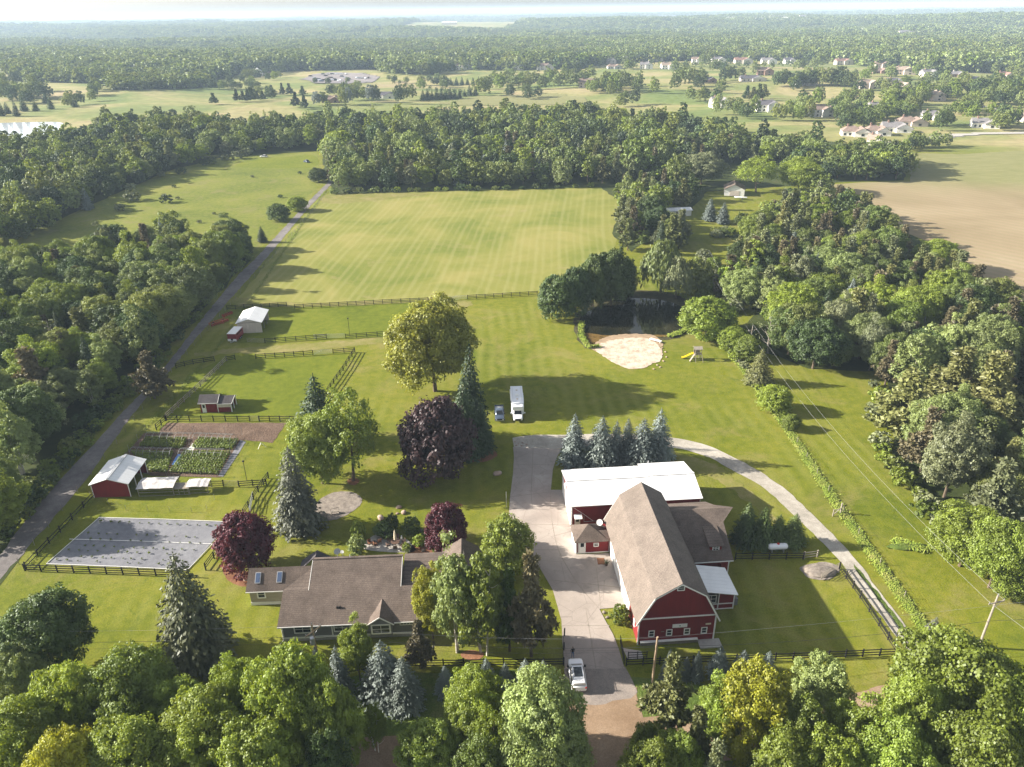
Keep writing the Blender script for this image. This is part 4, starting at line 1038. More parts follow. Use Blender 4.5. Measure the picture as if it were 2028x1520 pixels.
def wood(px_poly, sp, mix, seed, where, group, limit, hk=1.0, avoid=True, back=None, world=None):
    rg = np.random.default_rng(seed); rr = random.Random(seed)
    poly = world or [tuple(G(*q[:2], z=(q[2] if len(q) > 2 else None)).xy) for q in px_poly]
    X, Y = scatter(poly, sp, rg)
    pts = []
    for x, y in zip(X, Y):
        if not in_view(x, y): continue
        if avoid and any((x - a) ** 2 + (y - b) ** 2 < (c * .75 + 1.0) ** 2 for a, b, c in PLACED): continue
        pts.append((math.hypot(x, y), x, y))
    pts.sort()
    rest = []
    ks = list(mix.keys()); ws = list(mix.values())
    PX = np.array([p[1] for p in pts]) if pts else np.zeros(1); PY = np.array([p[2] for p in pts]) if pts else np.zeros(1)
    qx = np.quantile(PX, [.33, .67]); qy = np.quantile(PY[:limit], [.33, .67])
    for i, (d, x, y) in enumerate(pts):
        k = rr.choices(ks, ws)[0]
        nm, protos, leafs, hr, wr = KINDMIX[k]
        h = rr.uniform(*hr) * hk * (0.72 if rr.random() < .16 else 1); w = h * rr.uniform(*wr)
        w = min(max(w, sp * .95), sp * 1.75) if k != 'spruce' else w
        if i < limit and COUNT.get(nm, 0) < 298:
            COUNT[nm] = COUNT.get(nm, 0) + 1
            lf = rr.choice(leafs)
            adj = {'wood': 'green', 'maple': 'fresh green', 'dark': 'dark green', 'bright': 'light green', 'poplar': 'pale green', 'olive': 'grey-green', 'pine': 'dull green', 'brownpine': 'brownish', 'spruce': 'dark green', 'blue': 'blue-grey', 'greyspruce': 'grey-green'}[lf]
            kn = {'broad': 'broadleaf tree', 'pop': 'slender poplar', 'pine': 'pine', 'spruce': 'spruce', 'bush': 'shrub'}[k]
            if d < 290 and k in NEARF: protos = NEARF[k]
            zone = ['at the near end', 'halfway back', 'at the far end'][int(np.searchsorted(qy, y))] + ['', ', left side', ', right side'][[1, 0, 2][int(np.searchsorted(qx, x))]]
            size = 'tall ' if h > hr[0] * hk + (hr[1] - hr[0]) * hk * .62 else ('low ' if h < hr[0] * hk * 1.02 else '')
            tree(nm, rr.choice(protos), lf, (x, y, float(height(x, y)) - .15), h, w, ('%s%s %s %s %s' % (size if len((adj + kn + where + zone).split()) < 12 else '', adj, kn, where, zone)).replace('broadleaf tree', 'leafy tree').replace('in the wood left of the lane', 'left of the lane').replace('in the wood right of the pond', 'right of the pond'), cat='shrub' if k == 'bush' else 'tree', group='%s %s' % (kn + 's' if not kn.endswith('s') else kn, group), trunk=(d < 420))
        else:
            rest.append((x, y, h, w, k))
    return rest

REST = []
for _x, _y, _r in [(1345, 432, 12), (1340, 458, 9), (1360, 452, 9), (1450, 392, 12), (1455, 408, 9), (1500, 400, 8), (1422, 420, 8), (1420, 445, 8), (1480, 440, 7), (1258, 640, 22), (1250, 605, 14), (1264, 560, 4), (1265, 535, 4), (1264, 510, 6), (1265, 490, 6), (284, 800, 6)]:
    _p = G(_x, _y); PLACED.append((_p.x, _p.y, _r))
mixL = dict(broad=7, pop=2.4, pine=.7, spruce=.6, bush=.4)
REST += wood([(-260, 1120), (-60, 1130), (40, 1010), (95, 940), (150, 868), (205, 812), (290, 728), (372, 632), (452, 545), (498, 505), (470, 495), (330, 492), (200, 520), (60, 545), (-120, 640), (-300, 720)], 6.4, mixL, 3, 'in the wood left of the lane', 'in the wood left of the lane', 280)
REST += wood([(1440, 505), (1500, 455), (1560, 430), (1640, 402), (1700, 432), (1760, 470), (1830, 520), (1910, 575), (1990, 640), (2120, 720), (2300, 900), (2300, 1200), (2090, 1150), (1935, 1060), (1880, 1000), (1790, 905), (1770, 860), (1772, 790), (1742, 752), (1600, 742), (1545, 700), (1500, 640), (1440, 600)], 6.4, dict(broad=4, pop=.4, pine=5, spruce=.5, bush=.5), 4, 'in the wood right of the pond', 'in the mixed wood on the right', 260)
REST += wood([(1470, 560), (1560, 520), (1680, 640), (1690, 690), (1560, 655), (1480, 600)], 4.5, dict(bush=5, pop=.5), 5, 'in the thicket beyond the pond', 'in the silvery thicket', 40)
REST += wood([(1222, 400), (1300, 372), (1380, 368), (1350, 430), (1375, 470), (1330, 505), (1240, 505), (1222, 460)], 6.0, dict(broad=3, pine=4, pop=.6, spruce=.5, bush=1.5), 6, 'in the hay field grove', 'in the grove beside the hay field', 60)
REST += wood([(1660, 360), (1792, 356), (1790, 330), (1640, 322), (1560, 330), (1560, 352)], 6.5, dict(broad=1), 7, 'by the bare field corner', 'next to the bare field', 60)
REST += wood([(655, 382), (760, 378), (900, 374), (1060, 371), (1200, 366), (1360, 352), (1400, 330), (1560, 322), (1785, 320), (1792, 292, 12), (1620, 262, 12), (1420, 238, 12), (1180, 207, 12), (1000, 209, 12), (620, 222, 12), (660, 300)], 8.0, dict(broad=6, pop=1.8, pine=1.1, spruce=1.4), 8, 'behind the hay field', 'in the middle wood', 330, 1.08)
REST += wood([(-300, 640), (-60, 560), (30, 490), (85, 462), (150, 430), (240, 384), (330, 344), (430, 310), (625, 296), (622, 225, 12), (480, 228, 12), (330, 224, 12), (190, 222, 12), (130, 262, 12), (-300, 300, 12)], 8.0, dict(broad=7, pop=1.6, pine=.5, spruce=.5), 9, 'beyond the left meadow', 'beyond the left meadow', 230, 1.08)
REST += wood([(1792, 306), (1900, 300), (2100, 300), (2100, 287), (1900, 287), (1790, 292)], 7.0, dict(broad=1), 10, 'in the bare field hedge', 'along the far edge of the bare field', 60, .8)
REST += wood([(1380, 470), (1440, 470), (1500, 440), (1560, 425), (1640, 400), (1640, 380), (1560, 395), (1490, 430), (1400, 440)], 5.5, dict(bush=6, broad=1.5, spruce=.4), 12, 'in the garden below the hidden house', 'in the garden of the hidden house', 60, .7)
REST += wood([(1375, 600), (1440, 640), (1480, 600), (1440, 540), (1400, 500), (1370, 540)], 5.0, dict(bush=6, broad=.8), 13, 'in the rough ground behind the pond', 'behind the pond', 30, .8)
# bushes in the meadow
for bx, by, w in [(330, 402, 26), (265, 398, 32), (238, 418, 22), (360, 345, 22), (320, 350, 18), (470, 315, 26), (445, 318, 18), (420, 325, 20), (405, 328, 16), (395, 442, 10), (345, 372, 9), (325, 390, 10), (352, 395, 9), (424, 425, 8), (500, 352, 8), (555, 392, 10), (594, 345, 9), (260, 378, 24), (285, 360, 18), (490, 308, 24)]:
    at_base('shrub', 'mbush_' + 'ab'[bx % 2], 'olive' if bx % 3 else 'dark', bx, by, by - w * .62, w, 'isolated bush standing in the left meadow' if w < 15 else 'wide bush at the edge of the left meadow', cat='shrub', group='small bushes in the left meadow' if w < 15 else 'bushes along the meadow edge', trunk=False)
for i, (bx, by, ty) in enumerate([(112, 720, 650), (330, 640, 585), (60, 880, 800), (180, 560, 505), (650, 330, 290), (738, 240, 205), (870, 250, 212), (1520, 700, 640), (1660, 640, 590), (1900, 900, 850), (1730, 470, 430), (410, 300, 262)]):
    p = G(bx, by); tree('dead_tree', 'dead_a', 'olive', p, tall(p, ty) + 2, 7, ['bare grey dead tree in the left wood beside the lane', 'pale dead treetop below the meadow', 'thin dead tree in the near part of the left wood', 'dead tree at the far side of the left wood', 'dead tree at the corner of the middle wood', 'pale leafless tree at the back of the middle wood', 'second pale leafless tree in the middle wood', 'dead tree in the silvery thicket', 'dead tree above the thicket', 'bare-limbed tree under the big white pines', 'dead snag at the edge of the bare field', 'dead tree above the left meadow'][i])
# underbrush along the lane and the hedge line on the right
rr = random.Random(5)
def line_bushes(pts, n, w, leafs, label, group, name='shrub'):
    W_ = [G(*q) for q in pts]
    for i in range(n):
        t = (i + rr.random() * .6) / n * (len(W_) - 1); k = min(int(t), len(W_) - 2)
        p = W_[k].lerp(W_[k + 1], t - k) + Vector((rr.uniform(-1, 1), rr.uniform(-1, 1), 0)) * w * .25
        s = w * rr.uniform(.6, 1.2)
        tree(name, 'mbush_' + rr.choice('ab'), rr.choice(leafs), (p.x, p.y, -.1), s * rr.uniform(.5, .8), s, label, cat='shrub', group=group, trunk=False)
line_bushes([(52, 1006), (112, 925), (165, 862), (225, 795), (300, 722), (365, 638), (450, 545), (500, 500)], 34, 4.2, ['wood', 'dark', 'maple'], 'low shrub along the wooded verge of the gravel lane', 'shrubs beside the gravel lane')
line_bushes([(-20, 1096), (60, 1008), (122, 932), (178, 868), (236, 804), (308, 730), (378, 642), (458, 548), (505, 502)], 46, 3.0, ['wood', 'dark', 'maple'], 'shrub crowding the very edge of the gravel lane', 'shrubs at the lane edge')
line_bushes([(1445, 700), (1475, 730), (1505, 770), (1530, 810), (1560, 850)], 14, 2.6, ['bright', 'olive', 'maple'], 'shrub under the trees of the hedge line', 'shrubs of the hedge line')
line_bushes([(1742, 765), (1730, 880), (1790, 960), (1850, 1040), (1930, 1110), (2040, 1180)], 22, 4.0, ['maple', 'wood', 'bright', 'olive'], 'shrub at the edge of the side lawn', 'shrubs at the edge of the side lawn')
line_bushes([(660, 384), (800, 380), (950, 377), (1190, 371)], 26, 4.0, ['wood', 'dark', 'bright'], 'shrub at the far end of the hay field', 'shrubs at the far end of the hay field')

# everything beyond the limit, and the far country
fam_of = {'broad': ['mround_a', 'mtall_a', 'mround_b', 'mround_d', 'mround_e', 'mtall_d'], 'pop': ['mpop_a'], 'pine': ['mpine_a'], 'spruce': ['mspruce_a'], 'bush': ['mbush_a']}
FAMS = ['mround_a', 'mtall_a', 'mround_b', 'mround_d', 'mround_e', 'mtall_d', 'mpop_a', 'mpine_a', 'mspruce_a', 'mbush_a']
LEAFS = ['wood', 'maple', 'poplar', 'dark', 'spruce', 'bright']
rr = random.Random(9)
pts = []
for x, y, h, w, k in REST:
    f = FAMS.index(rr.choice(fam_of[k])); lf = rr.choices([0, 1, 2, 3, 4, 5], [3, 1.5, 2.6, 2.4, 2, 1.2])[0]; q = rr.choice([.75, .9, 1, 1, 1.12, 1.3]); h *= q; w *= min(q, 1.1)
    pts.append((x, y, h, w, f * len(LEAFS) + lf))
stuff_trees('middle_woodland', pts, LEAFS, FAMS)
def far_points(r0, r1, sp, seed, hr=(10, 17)):
    rg = np.random.default_rng(seed)
    xs = np.arange(-r1 * .80, r1 * .80, sp); ys = np.arange(r0 * .7, r1, sp)
    X, Y = np.meshgrid(xs, ys)
    X = (X + rg.uniform(-.42, .42, X.shape) * sp).ravel(); Y = (Y + rg.uniform(-.42, .42, Y.shape) * sp).ravel()
    r = np.hypot(X, Y); a = np.abs(np.arctan2(X, Y))
    k = (r > r0) & (r < r1) & (a < math.radians(38)) & (wooded(X, Y) > .5)
    X, Y, r = X[k], Y[k], r[k]
    patch = np.sin(X / 170 + 2 * np.sin(Y / 260)) + np.sin(Y / 140 + X / 300)
    H = rg.uniform(*hr, len(X)) * (1 + .16 * patch); W = np.maximum(H * rg.uniform(.7, 1.2, len(X)), sp * 1.45)
    f = rg.choice(4, len(X), p=[.36, .28, .26, .10]); lf = np.where(rg.uniform(size=len(X)) < .55, np.where(patch > .3, 2, 0), rg.choice(4, len(X)))
    return list(np.stack([X, Y, H, W, f * 4 + lf], 1))
FF = ['fround_a', 'ftall_a', 'fround_b', 'fspruce_a']
LF = ['wood', 'maple', 'poplar', 'dark']
stuff_trees('distant_woodland', far_points(600, 2300, 11.5, 21, (12, 19)), LF, FF)
stuff_trees('distant_woodland', far_points(2300, 4800, 20, 22, (13, 22)), LF, FF)
stuff_trees('distant_woodland', far_points(4800, 11500, 55, 23, (16, 26)), LF, FF)
print('individual', COUNT, 'rest', len(REST), 'instanced', STUFF_N)
# ------------------------------------------------------------------ building materials
def boards(name, c, pitch, vertical=True, var=0.15, rough=0.75, depth=0.01, src_axis=None):
    n = NT(name)
    p = n.xyz(n.co.outputs['Object'])
    u = n.math('ADD', p[0], p[1]) if vertical else p[2]
    w = n.math('FRACT', n.math('MULTIPLY', u, 1 / pitch))
    g = n.math('LESS_THAN', w, 0.10)
    c0 = n.ramp(n.noise(1.2, 5, 0.65, 'object', stretch=(1, 1, 0.25) if vertical else (0.25, 0.25, 1)), [(0.3, shade(c, 1 - var)), (0.7, shade(c, 1 + var))])
    c1 = n.mix(n.math('MULTIPLY', g, 0.35), c0, shade(c, 0.45))
    b = n.bump(n.math('SUBTRACT', 1.0, g), 0.6, depth)
    return n.done(c1, rough, 0, 0.25)
def shingles(name, c, pitch=0.22, blotch=0.22):
    n = NT(name)
    p = n.xyz(n.co.outputs['Object'])
    w = n.math('FRACT', n.math('MULTIPLY', p[2], 1 / (pitch * 0.45)))
    g = n.math('LESS_THAN', w, 0.25)
    col = n.ramp(n.noise(0.5, 6, 0.7, 'object'), [(0.32, shade(c, 1 - blotch)), (0.5, c), (0.7, shade(c, 1 + blotch))])
    f = n.noise(7, 3, 0.8, 'object')
    col = n.mix(0.75, col, n.ramp(f, [(0.3, (0.5,) * 3), (0.5, (1.0,) * 3), (0.7, (1.5,) * 3)]), 'MULTIPLY')
    col = n.mix(n.math('MULTIPLY', g, 0.45), col, shade(c, 0.5))
    n.bump(w, 0.4, 0.02)
    return n.done(col, 0.95, 0, 0.12)
def ribbed(name, c, pitch=0.6, axis=0, rough=0.45, var=0.05):
    n = NT(name)
    p = n.xyz(n.co.outputs['Object'])
    w = n.math('FRACT', n.math('MULTIPLY', p[axis], 1 / pitch))
    g = n.math('LESS_THAN', w, 0.12)
    col = n.ramp(n.noise(0.6, 5, 0.6, 'object'), [(0.3, shade(c, 1 - var * 2)), (0.7, shade(c, 1 + var))])
    col = n.mix(n.math('MULTIPLY', g, 0.25), col, shade(c, 0.6))
    n.bump(g, 0.7, 0.03)
    return n.done(col, rough, 0, 0.4)
M['red'] = boards('red_barn_boards', (0.175, 0.016, 0.017), 0.30)
M['redmetal'] = boards('red_steel_siding', (0.20, 0.017, 0.019), 0.25, rough=.5)
M['white'] = plain('white_paint', (0.78, 0.77, 0.74), 0.6, 0, 0.04)
M['whitemetal'] = ribbed('white_steel_roof', (0.74, 0.74, 0.74), 0.75, 0)
M['whitemetal_y'] = ribbed('white_steel_roof_along', (0.80, 0.80, 0.79), 0.75, 1)
M['roof'] = shingles('brown_shingles', (0.126, 0.100, 0.085), blotch=.28)
M['roofbarn'] = shingles('barn_shingles', (0.150, 0.125, 0.108), blotch=.2)
M['roofdark'] = shingles('dark_shingles', (0.075, 0.068, 0.072))
M['siding'] = boards('grey_siding', (0.19, 0.19, 0.195), 0.18, False)
M['sidingtan'] = boards('tan_siding', (0.36, 0.32, 0.25), 0.18, False)
M['cream'] = boards('cream_steel', (0.60, 0.53, 0.46), 0.3)
M['glass'] = plain('window_glass', (0.02, 0.025, 0.03), 0.08, 0, 0.1, spec=0.4)
M['skyglass'] = plain('skylight_glass', (0.06, 0.09, 0.16), 0.05, 0, 0.1, spec=1.0)
M['stone'] = mottled('field_stone', [(0.35, (0.12, 0.105, 0.09)), (0.5, (0.22, 0.19, 0.165)), (0.66, (0.32, 0.28, 0.24))], 1.0, 3.0, 10)
M['boulder'] = mottled('pink_boulder', [(0.35, (0.22, 0.15, 0.12)), (0.5, (0.34, 0.25, 0.20)), (0.66, (0.42, 0.34, 0.29))], 1.0, 3.0, 10)
M['black'] = plain('black_boards', (0.013, 0.012, 0.012), 0.8, 0, 0.3)
M['greywood'] = plain('weathered_wood', (0.26, 0.23, 0.19), 0.9, 0, 0.25)
M['polewood'] = plain('pole_wood', (0.34, 0.25, 0.17), 0.9, 0, 0.2)
M['steel'] = plain('galvanised_steel', (0.42, 0.43, 0.44), 0.4, 0.5, 0.06)
M['wire'] = plain('dark_wire', (0.05, 0.05, 0.05), 0.5, 0.3, 0.1)
M['wirelight'] = plain('bare_wire', (0.30, 0.30, 0.30), 0.4, 0.3, 0.1)
M['rubber'] = plain('black_rubber', (0.02, 0.02, 0.02), 0.85, 0, 0.1)
M['carwhite'] = plain('white_car_paint', (0.80, 0.81, 0.83), 0.18, 0, 0.02, spec=0.6)
M['carblue'] = plain('grey_blue_car_paint', (0.07, 0.095, 0.14), 0.22, 0.3, 0.03, spec=0.6)
M['carred'] = plain('red_trailer_paint', (0.20, 0.018, 0.030), 0.3, 0, 0.05, spec=0.5)
M['yellow'] = plain('yellow_plastic', (0.78, 0.58, 0.03), 0.4, 0, 0.03)
M['greenframe'] = plain('dull_green_paint', (0.10, 0.12, 0.08), 0.7)
M['brown'] = plain('brown_patio_metal', (0.10, 0.062, 0.045), 0.5)
M['canvas'] = plain('beige_canvas', (0.62, 0.54, 0.40), 0.9)
M['orange'] = plain('orange_machine_paint', (0.34, 0.07, 0.03), 0.5, 0, 0.25)
M['bluetarp'] = plain('blue_tarp', (0.08, 0.20, 0.52), 0.4, 0, 0.15)
M['lightred'] = plain('red_plastic', (0.5, 0.03, 0.02), 0.4)
M['rim'] = plain('wheel_rim', (0.35, 0.36, 0.37), 0.3, 0.6)
M['lamp'] = plain('headlight_glass', (0.7, 0.72, 0.75), 0.1)
M['greentext'] = plain('sign_green', (0.08, 0.25, 0.16), 0.6)
M['dark'] = plain('dark_interior', (0.012, 0.012, 0.012), 0.95)

def window(parent, x, y, z, w, h, rz=0, cols=1, rows=2, frame=0.10, glass='glass', name='window', trim='white'):
    """centre on the wall face; outward is local -y turned by rz"""
    m = MB(); d = 0.05; hw, hh = w / 2, h / 2
    m.box(-hw - frame, -d, -hh - frame, -hw, .02, hh + frame); m.box(hw, -d, -hh - frame, hw + frame, .02, hh + frame)
    m.box(-hw, -d, hh, hw, .02, hh + frame); m.box(-hw, -d - .02, -hh - frame, hw, .02, -hh)
    fr = m.build(name, M[trim], parent, loc=(x, y, z)); fr.rotation_euler = (0, 0, rz)
    MB().box(-hw, -.012, -hh, hw, .01, hh).build('pane', M[glass], fr)
    b = MB()
    for i in range(1, cols): q = -hw + w * i / cols; b.box(q - .03, -.035, -hh, q + .03, -.014, hh)
    for i in range(1, rows): q = -hh + h * i / rows; b.box(-hw, -.036, q - .03, hw, -.014, q + .03)
    if b.v: b.build('muntin', M[trim], fr)
    return fr
def door(parent, x, y, z, w, h, rz=0, mat='white', lite=True, name='door'):
    m = MB().box(-w / 2, -.06, 0, w / 2, .02, h)
    d = m.build(name, M[mat], parent, loc=(x, y, z)); d.rotation_euler = (0, 0, rz)
    if lite: MB().box(-w * .28, -.075, h * .55, w * .28, -.06, h * .9).build('pane', M['glass'], d)
    MB().box(w * .33, -.12, h * .45, w * .4, -.06, h * .5).build('handle', M['steel'], d)
    return d
def slope(parent, pts, t, mat, name='roof'):
    return MB().slab(pts, t).build(name, M[mat], parent)

# ------------------------------------------------------------------ the barn
BO = (16.0, 74.0); BR_ = math.radians(4.0)
def B2W(x, y, z=0):
    return Vector((BO[0] + x * math.cos(BR_) - y * math.sin(BR_), BO[1] + x * math.sin(BR_) + y * math.cos(BR_), z))
def barn():
    t = thing('barn', 'large red gambrel-roofed barn with four small white windows across its shaded front', 'barn', (*BO, 0), BR_)
    W, L, E, BZ, RZ, bx = 10.1, 22.0, 4.35, 8.0, 10.1, 1.78
    m = MB()
    prof = [(0, 0), (W, 0), (W, E), (W - bx, BZ), (W / 2, RZ), (bx, BZ), (0, E)]
    k = len(prof)
    m.add([(x, 0, z) for x, z in prof] + [(x, L, z) for x, z in prof],
          [tuple(range(k)), tuple(range(2 * k - 1, k - 1, -1))] + [(i + k, (i + 1) % k + k, (i + 1) % k, i) for i in (1, 6)])
    m.build('wall', M['red'], t)
    o = 0.45
    roofs = [((-.45, E - .75), (bx, BZ)), ((bx, BZ), (W / 2, RZ)), ((W / 2, RZ), (W - bx, BZ)), ((W - bx, BZ), (W + .45, E - .75))]
    for i, ((x0, z0), (x1, z1)) in enumerate(roofs):
        u = .14
        slope(t, [(x0, -o, z0 + u), (x1, -o, z1 + u), (x1, L + o, z1 + u), (x0, L + o, z0 + u)], .12, 'roofbarn', 'roof_slope')
        m = MB()
        for yy in (-o + .02, L + o - .06): m.bar((x0, yy, z0 - .06), (x1, yy, z1 - .06), .05, .20)
        m.build('rake_board', M['white'], t)
    m = MB().bar((0, -.04, E), (W, -.04, E), .08, .18); m.build('belt_board', M['white'], t)
    for x in (0.0, W): MB().box(x - .09, -.07, 0, x + .09, .02, E - .1).build('corner_board', M['white'], t)
    MB().box(.35, -.32, -.05, 7.9, -.004, .5).build('stone_foundation', M['stone'], t)
    MB().box(.30, -.36, .5, 7.95, -.004, .58).build('water_table', M['white'], t)
    MB().box(8.0, -1.5, -.02, 10.9, -.004, .16).build('concrete_step', M['concrete2'], t)
    for x in (1.75, 4.1, 6.45, 8.75): window(t, x, -.004, 1.75, .58, .85, frame=.12)
    window(t, W / 2, -.004, 9.15, .75, .62, frame=.12)
    s = MB().box(4.45, -.07, 2.55, 6.4, -.004, 3.12).build('sign_board', M['white'], t)
    m = MB()
    m.box(5.32, -.085, 2.78, 5.54, -.07, 2.90); m.box(5.40, -.086, 2.90, 5.46, -.07, 2.96)
    m.build('sign_emblem', M['greentext'], s)
    MB().box(8.85, -.06, 2.72, 9.55, -.004, 2.95).build('small_sign', M['canvas'], t)
    MB().box(3.0, -.04, 1.95, 3.4, -.004, 2.03).build('name_plate', M['greywood'], t)
    # driveway side: white sliding doors and windows
    for y0, y1, h in ((5.2, 8.6, 3.3), (9.4, 12.2, 3.3), (13.0, 15.6, 3.2), (16.3, 18.6, 3.2)):
        d = MB().box(-.07, y0, .05, -.004, y1, h).build('garage_door', M['white'], t)
        m = MB()
        for q in (.35, .65, .95): m.box(-.082, y0 + .05, h * q - .02, -.07, y1 - .05, h * q + .02)
        m.build('door_panel_line', M['greywood'], d)
    for y in (8.75, 12.35, 15.75): MB().box(-.10, y, 0, -.004, y + .5, E - .8).build('door_post', M['white'], t)
    MB().box(-.09, 5.0, 3.35, -.004, 18.8, 3.5).build('door_track', M['white'], t)
    window(t, -.004, 2.3, 1.6, .5, .9, -PI / 2)
    # east wing with cross roof
    MB().box(W + .01, 11.9, 0, 16.0, 24.4, 3.5).build('wing_wall', M['red'], t)
    m = MB(); rz, re = 7.0, 3.5
    gab = [(16.0, 11.9, 3.5), (16.0, 24.4, 3.5), (16.0, 19.2, 6.7)]
    m.add(gab + [(x - .12, y, z) for x, y, z in gab], [(0, 1, 2), (5, 4, 3), (0, 2, 5, 3), (2, 1, 4, 5)])
    m.build('wing_gable', M['red'], t)
    slope(t, [(8.0, 19.2, rz), (8.6 + 1.5, 11.3, re + .05), (16.4, 11.3, re + .05), (16.5, 17.0, 6.06), (18.6, 19.2, rz)], .14, 'roof', 'wing_roof_slope')
    slope(t, [(8.0, 19.2, rz), (9.5, 25.0, 4.1), (16.4, 25.0, 4.1), (16.5, 21.4, 6.0), (18.6, 19.2, rz)], .14, 'roof', 'wing_roof_slope')
    MB().bar((10.1, 11.26, 3.4), (16.4, 11.26, 3.4), .05, .16).build('gutter', M['white'], t)
    MB().box(15.92, 11.84, 0, 16.06, 11.96, 3.5).build('corner_board', M['white'], t)
    # dormer
    MB().box(13.35, 12.9, 3.9, 15.05, 15.6, 5.15).build('dormer_wall', M['red'], t)
    slope(t, [(13.1, 12.55, 5.16), (15.3, 12.55, 5.16), (15.3, 16.4, 5.9), (13.1, 16.4, 5.9)], .1, 'roof', 'dormer_roof')
    window(t, 14.2, 12.89, 4.62, .8, .78, cols=2, rows=3, frame=.11)
    # lean-to
    MB().slab([(10.15, 10.6, 3.75), (14.95, 10.6, 2.85), (14.95, 4.9, 2.85), (10.15, 4.9, 3.75)], .1).build('lean_to_roof', M['whitemetal_y'], t)
    MB().box(10.14, 5.5, 0, 14.7, 11.85, .03).build('lean_to_floor', M['concrete2'], t)
    MB().box(12.5, 5.42, .1, 14.6, 5.5, 2.7).build('lean_to_wall', M['red'], t)
    MB().box(14.62, 5.5, .1, 14.7, 11.8, 2.75).build('lean_to_wall', M['red'], t)
    MB().box(10.14, 5.42, .1, 12.5, 5.5, 1.0).build('lean_to_wall', M['red'], t)
    for x in (10.3, 12.45, 14.62): MB().box(x - .07, 5.33, 0, x + .07, 5.415, 2.86 if x > 12 else 3.3).build('lean_to_post', M['white'], t)
    for z in (.12, 1.02): MB().box(10.14, 5.34, z - .07, 14.6, 5.41, z + .07).build('lean_to_rail', M['white'], t)
    window(t, 11.4, 5.40, 1.95, 1.3, 1.2, cols=2, rows=2)
    MB().box(14.8, 6.0, 0, 15.5, 7.2, 1.1).build('air_conditioner', M['siding'], t)
    MB().box(16.05, 12.6, 1.9, 16.55, 13.4, 2.6).build('vent_hood', M['siding'], t)
    return t
barn()
def entry():
    t = thing('entry_building', 'small red hip-roofed entry building with a white door, joined to the barn side', 'building', (*B2W(-5.25, 19.1).xy, 0), BR_)
    MB().box(0, 0, 0, 5.2, 4.0, 2.3).build('wall', M['red'], t)
    MB().box(0, -.06, 0, 5.2, -.004, .14).build('base_board', M['white'], t)
    for x in (.02, 5.1): MB().box(x - .02, -.07, .14, x + .12, -.004, 2.25).build('corner_board', M['white'], t)
    MB().box(-.07, -.05, 0, -.004, 4.0, 2.25).build('white_side', M['white'], t)
    e, z0, z1 = .3, 2.25, 3.9; pk = (2.15, 2.1, z1)
    A, B_, C_, D = (-e, -e, z0), (4.6, -e, z0), (4.6, 4.3, z0), (-e, 4.3, z0)
    slope(t, [A, (5.12, -e, z0), (5.12, 1.35, 3.15), (3.6, 1.35, 3.15), pk], .1, 'roof', 'roof_slope')
    slope(t, [A, pk, D], .1, 'roof', 'roof_slope')
    slope(t, [D, pk, (4.4, 4.3, z0)], .1, 'roof', 'roof_slope')
    slope(t, [pk, (3.6, 1.35, 3.15), (5.12, 2.4, 2.75), (4.4, 4.3, z0)], .1, 'roof', 'roof_slope')
    door(t, .95, -.005, .12, .95, 2.05)
    for x in (.38, 1.44): MB().box(x - .05, -.07, .12, x + .05, -.004, 2.22).build('door_trim', M['white'], t)
    window(t, 3.1, -.005, 1.5, .55, .45, frame=.13)
    d = thing('satellite_dish', 'white oval satellite dish standing on the entry building roof against the barn', 'dish', (*B2W(-1.2, 21.4).xy, 2.95), BR_ - .9)
    dish(d, .5)
M['dish'] = plain('dish_paint', (0.33, 0.33, 0.33), .7)
def dish(d, r):
    MB().tube([(0, 0, -.3), (0, 0, .75)], .035, 6).build('mast', M['steel'], d)
    m = MB(); n = 18; c = Vector((0, -.08, .95)); ax = Vector((0, -.75, .66)).normalized(); u = Vector((1, 0, 0)); v = ax.cross(u)
    rings = []
    for j in range(5):
        q = j / 4 * r
        for i in range(n):
            a = 2 * PI * i / n
            m.v.append(tuple(c + u * math.cos(a) * q * 1.15 + v * math.sin(a) * q + ax * (q * q * .35)))
    for j in range(4):
        for i in range(n): m.f.append((j * n + i, j * n + (i + 1) % n, (j + 1) * n + (i + 1) % n, (j + 1) * n + i)); m.m.append(0)
    m.build('reflector', M['dish'], d)
    MB().tube([c - v * r * .8, c + ax * r * 1.1 - v * r * .2], .025, 5).build('feed_arm', M['steel'], d)
entry()
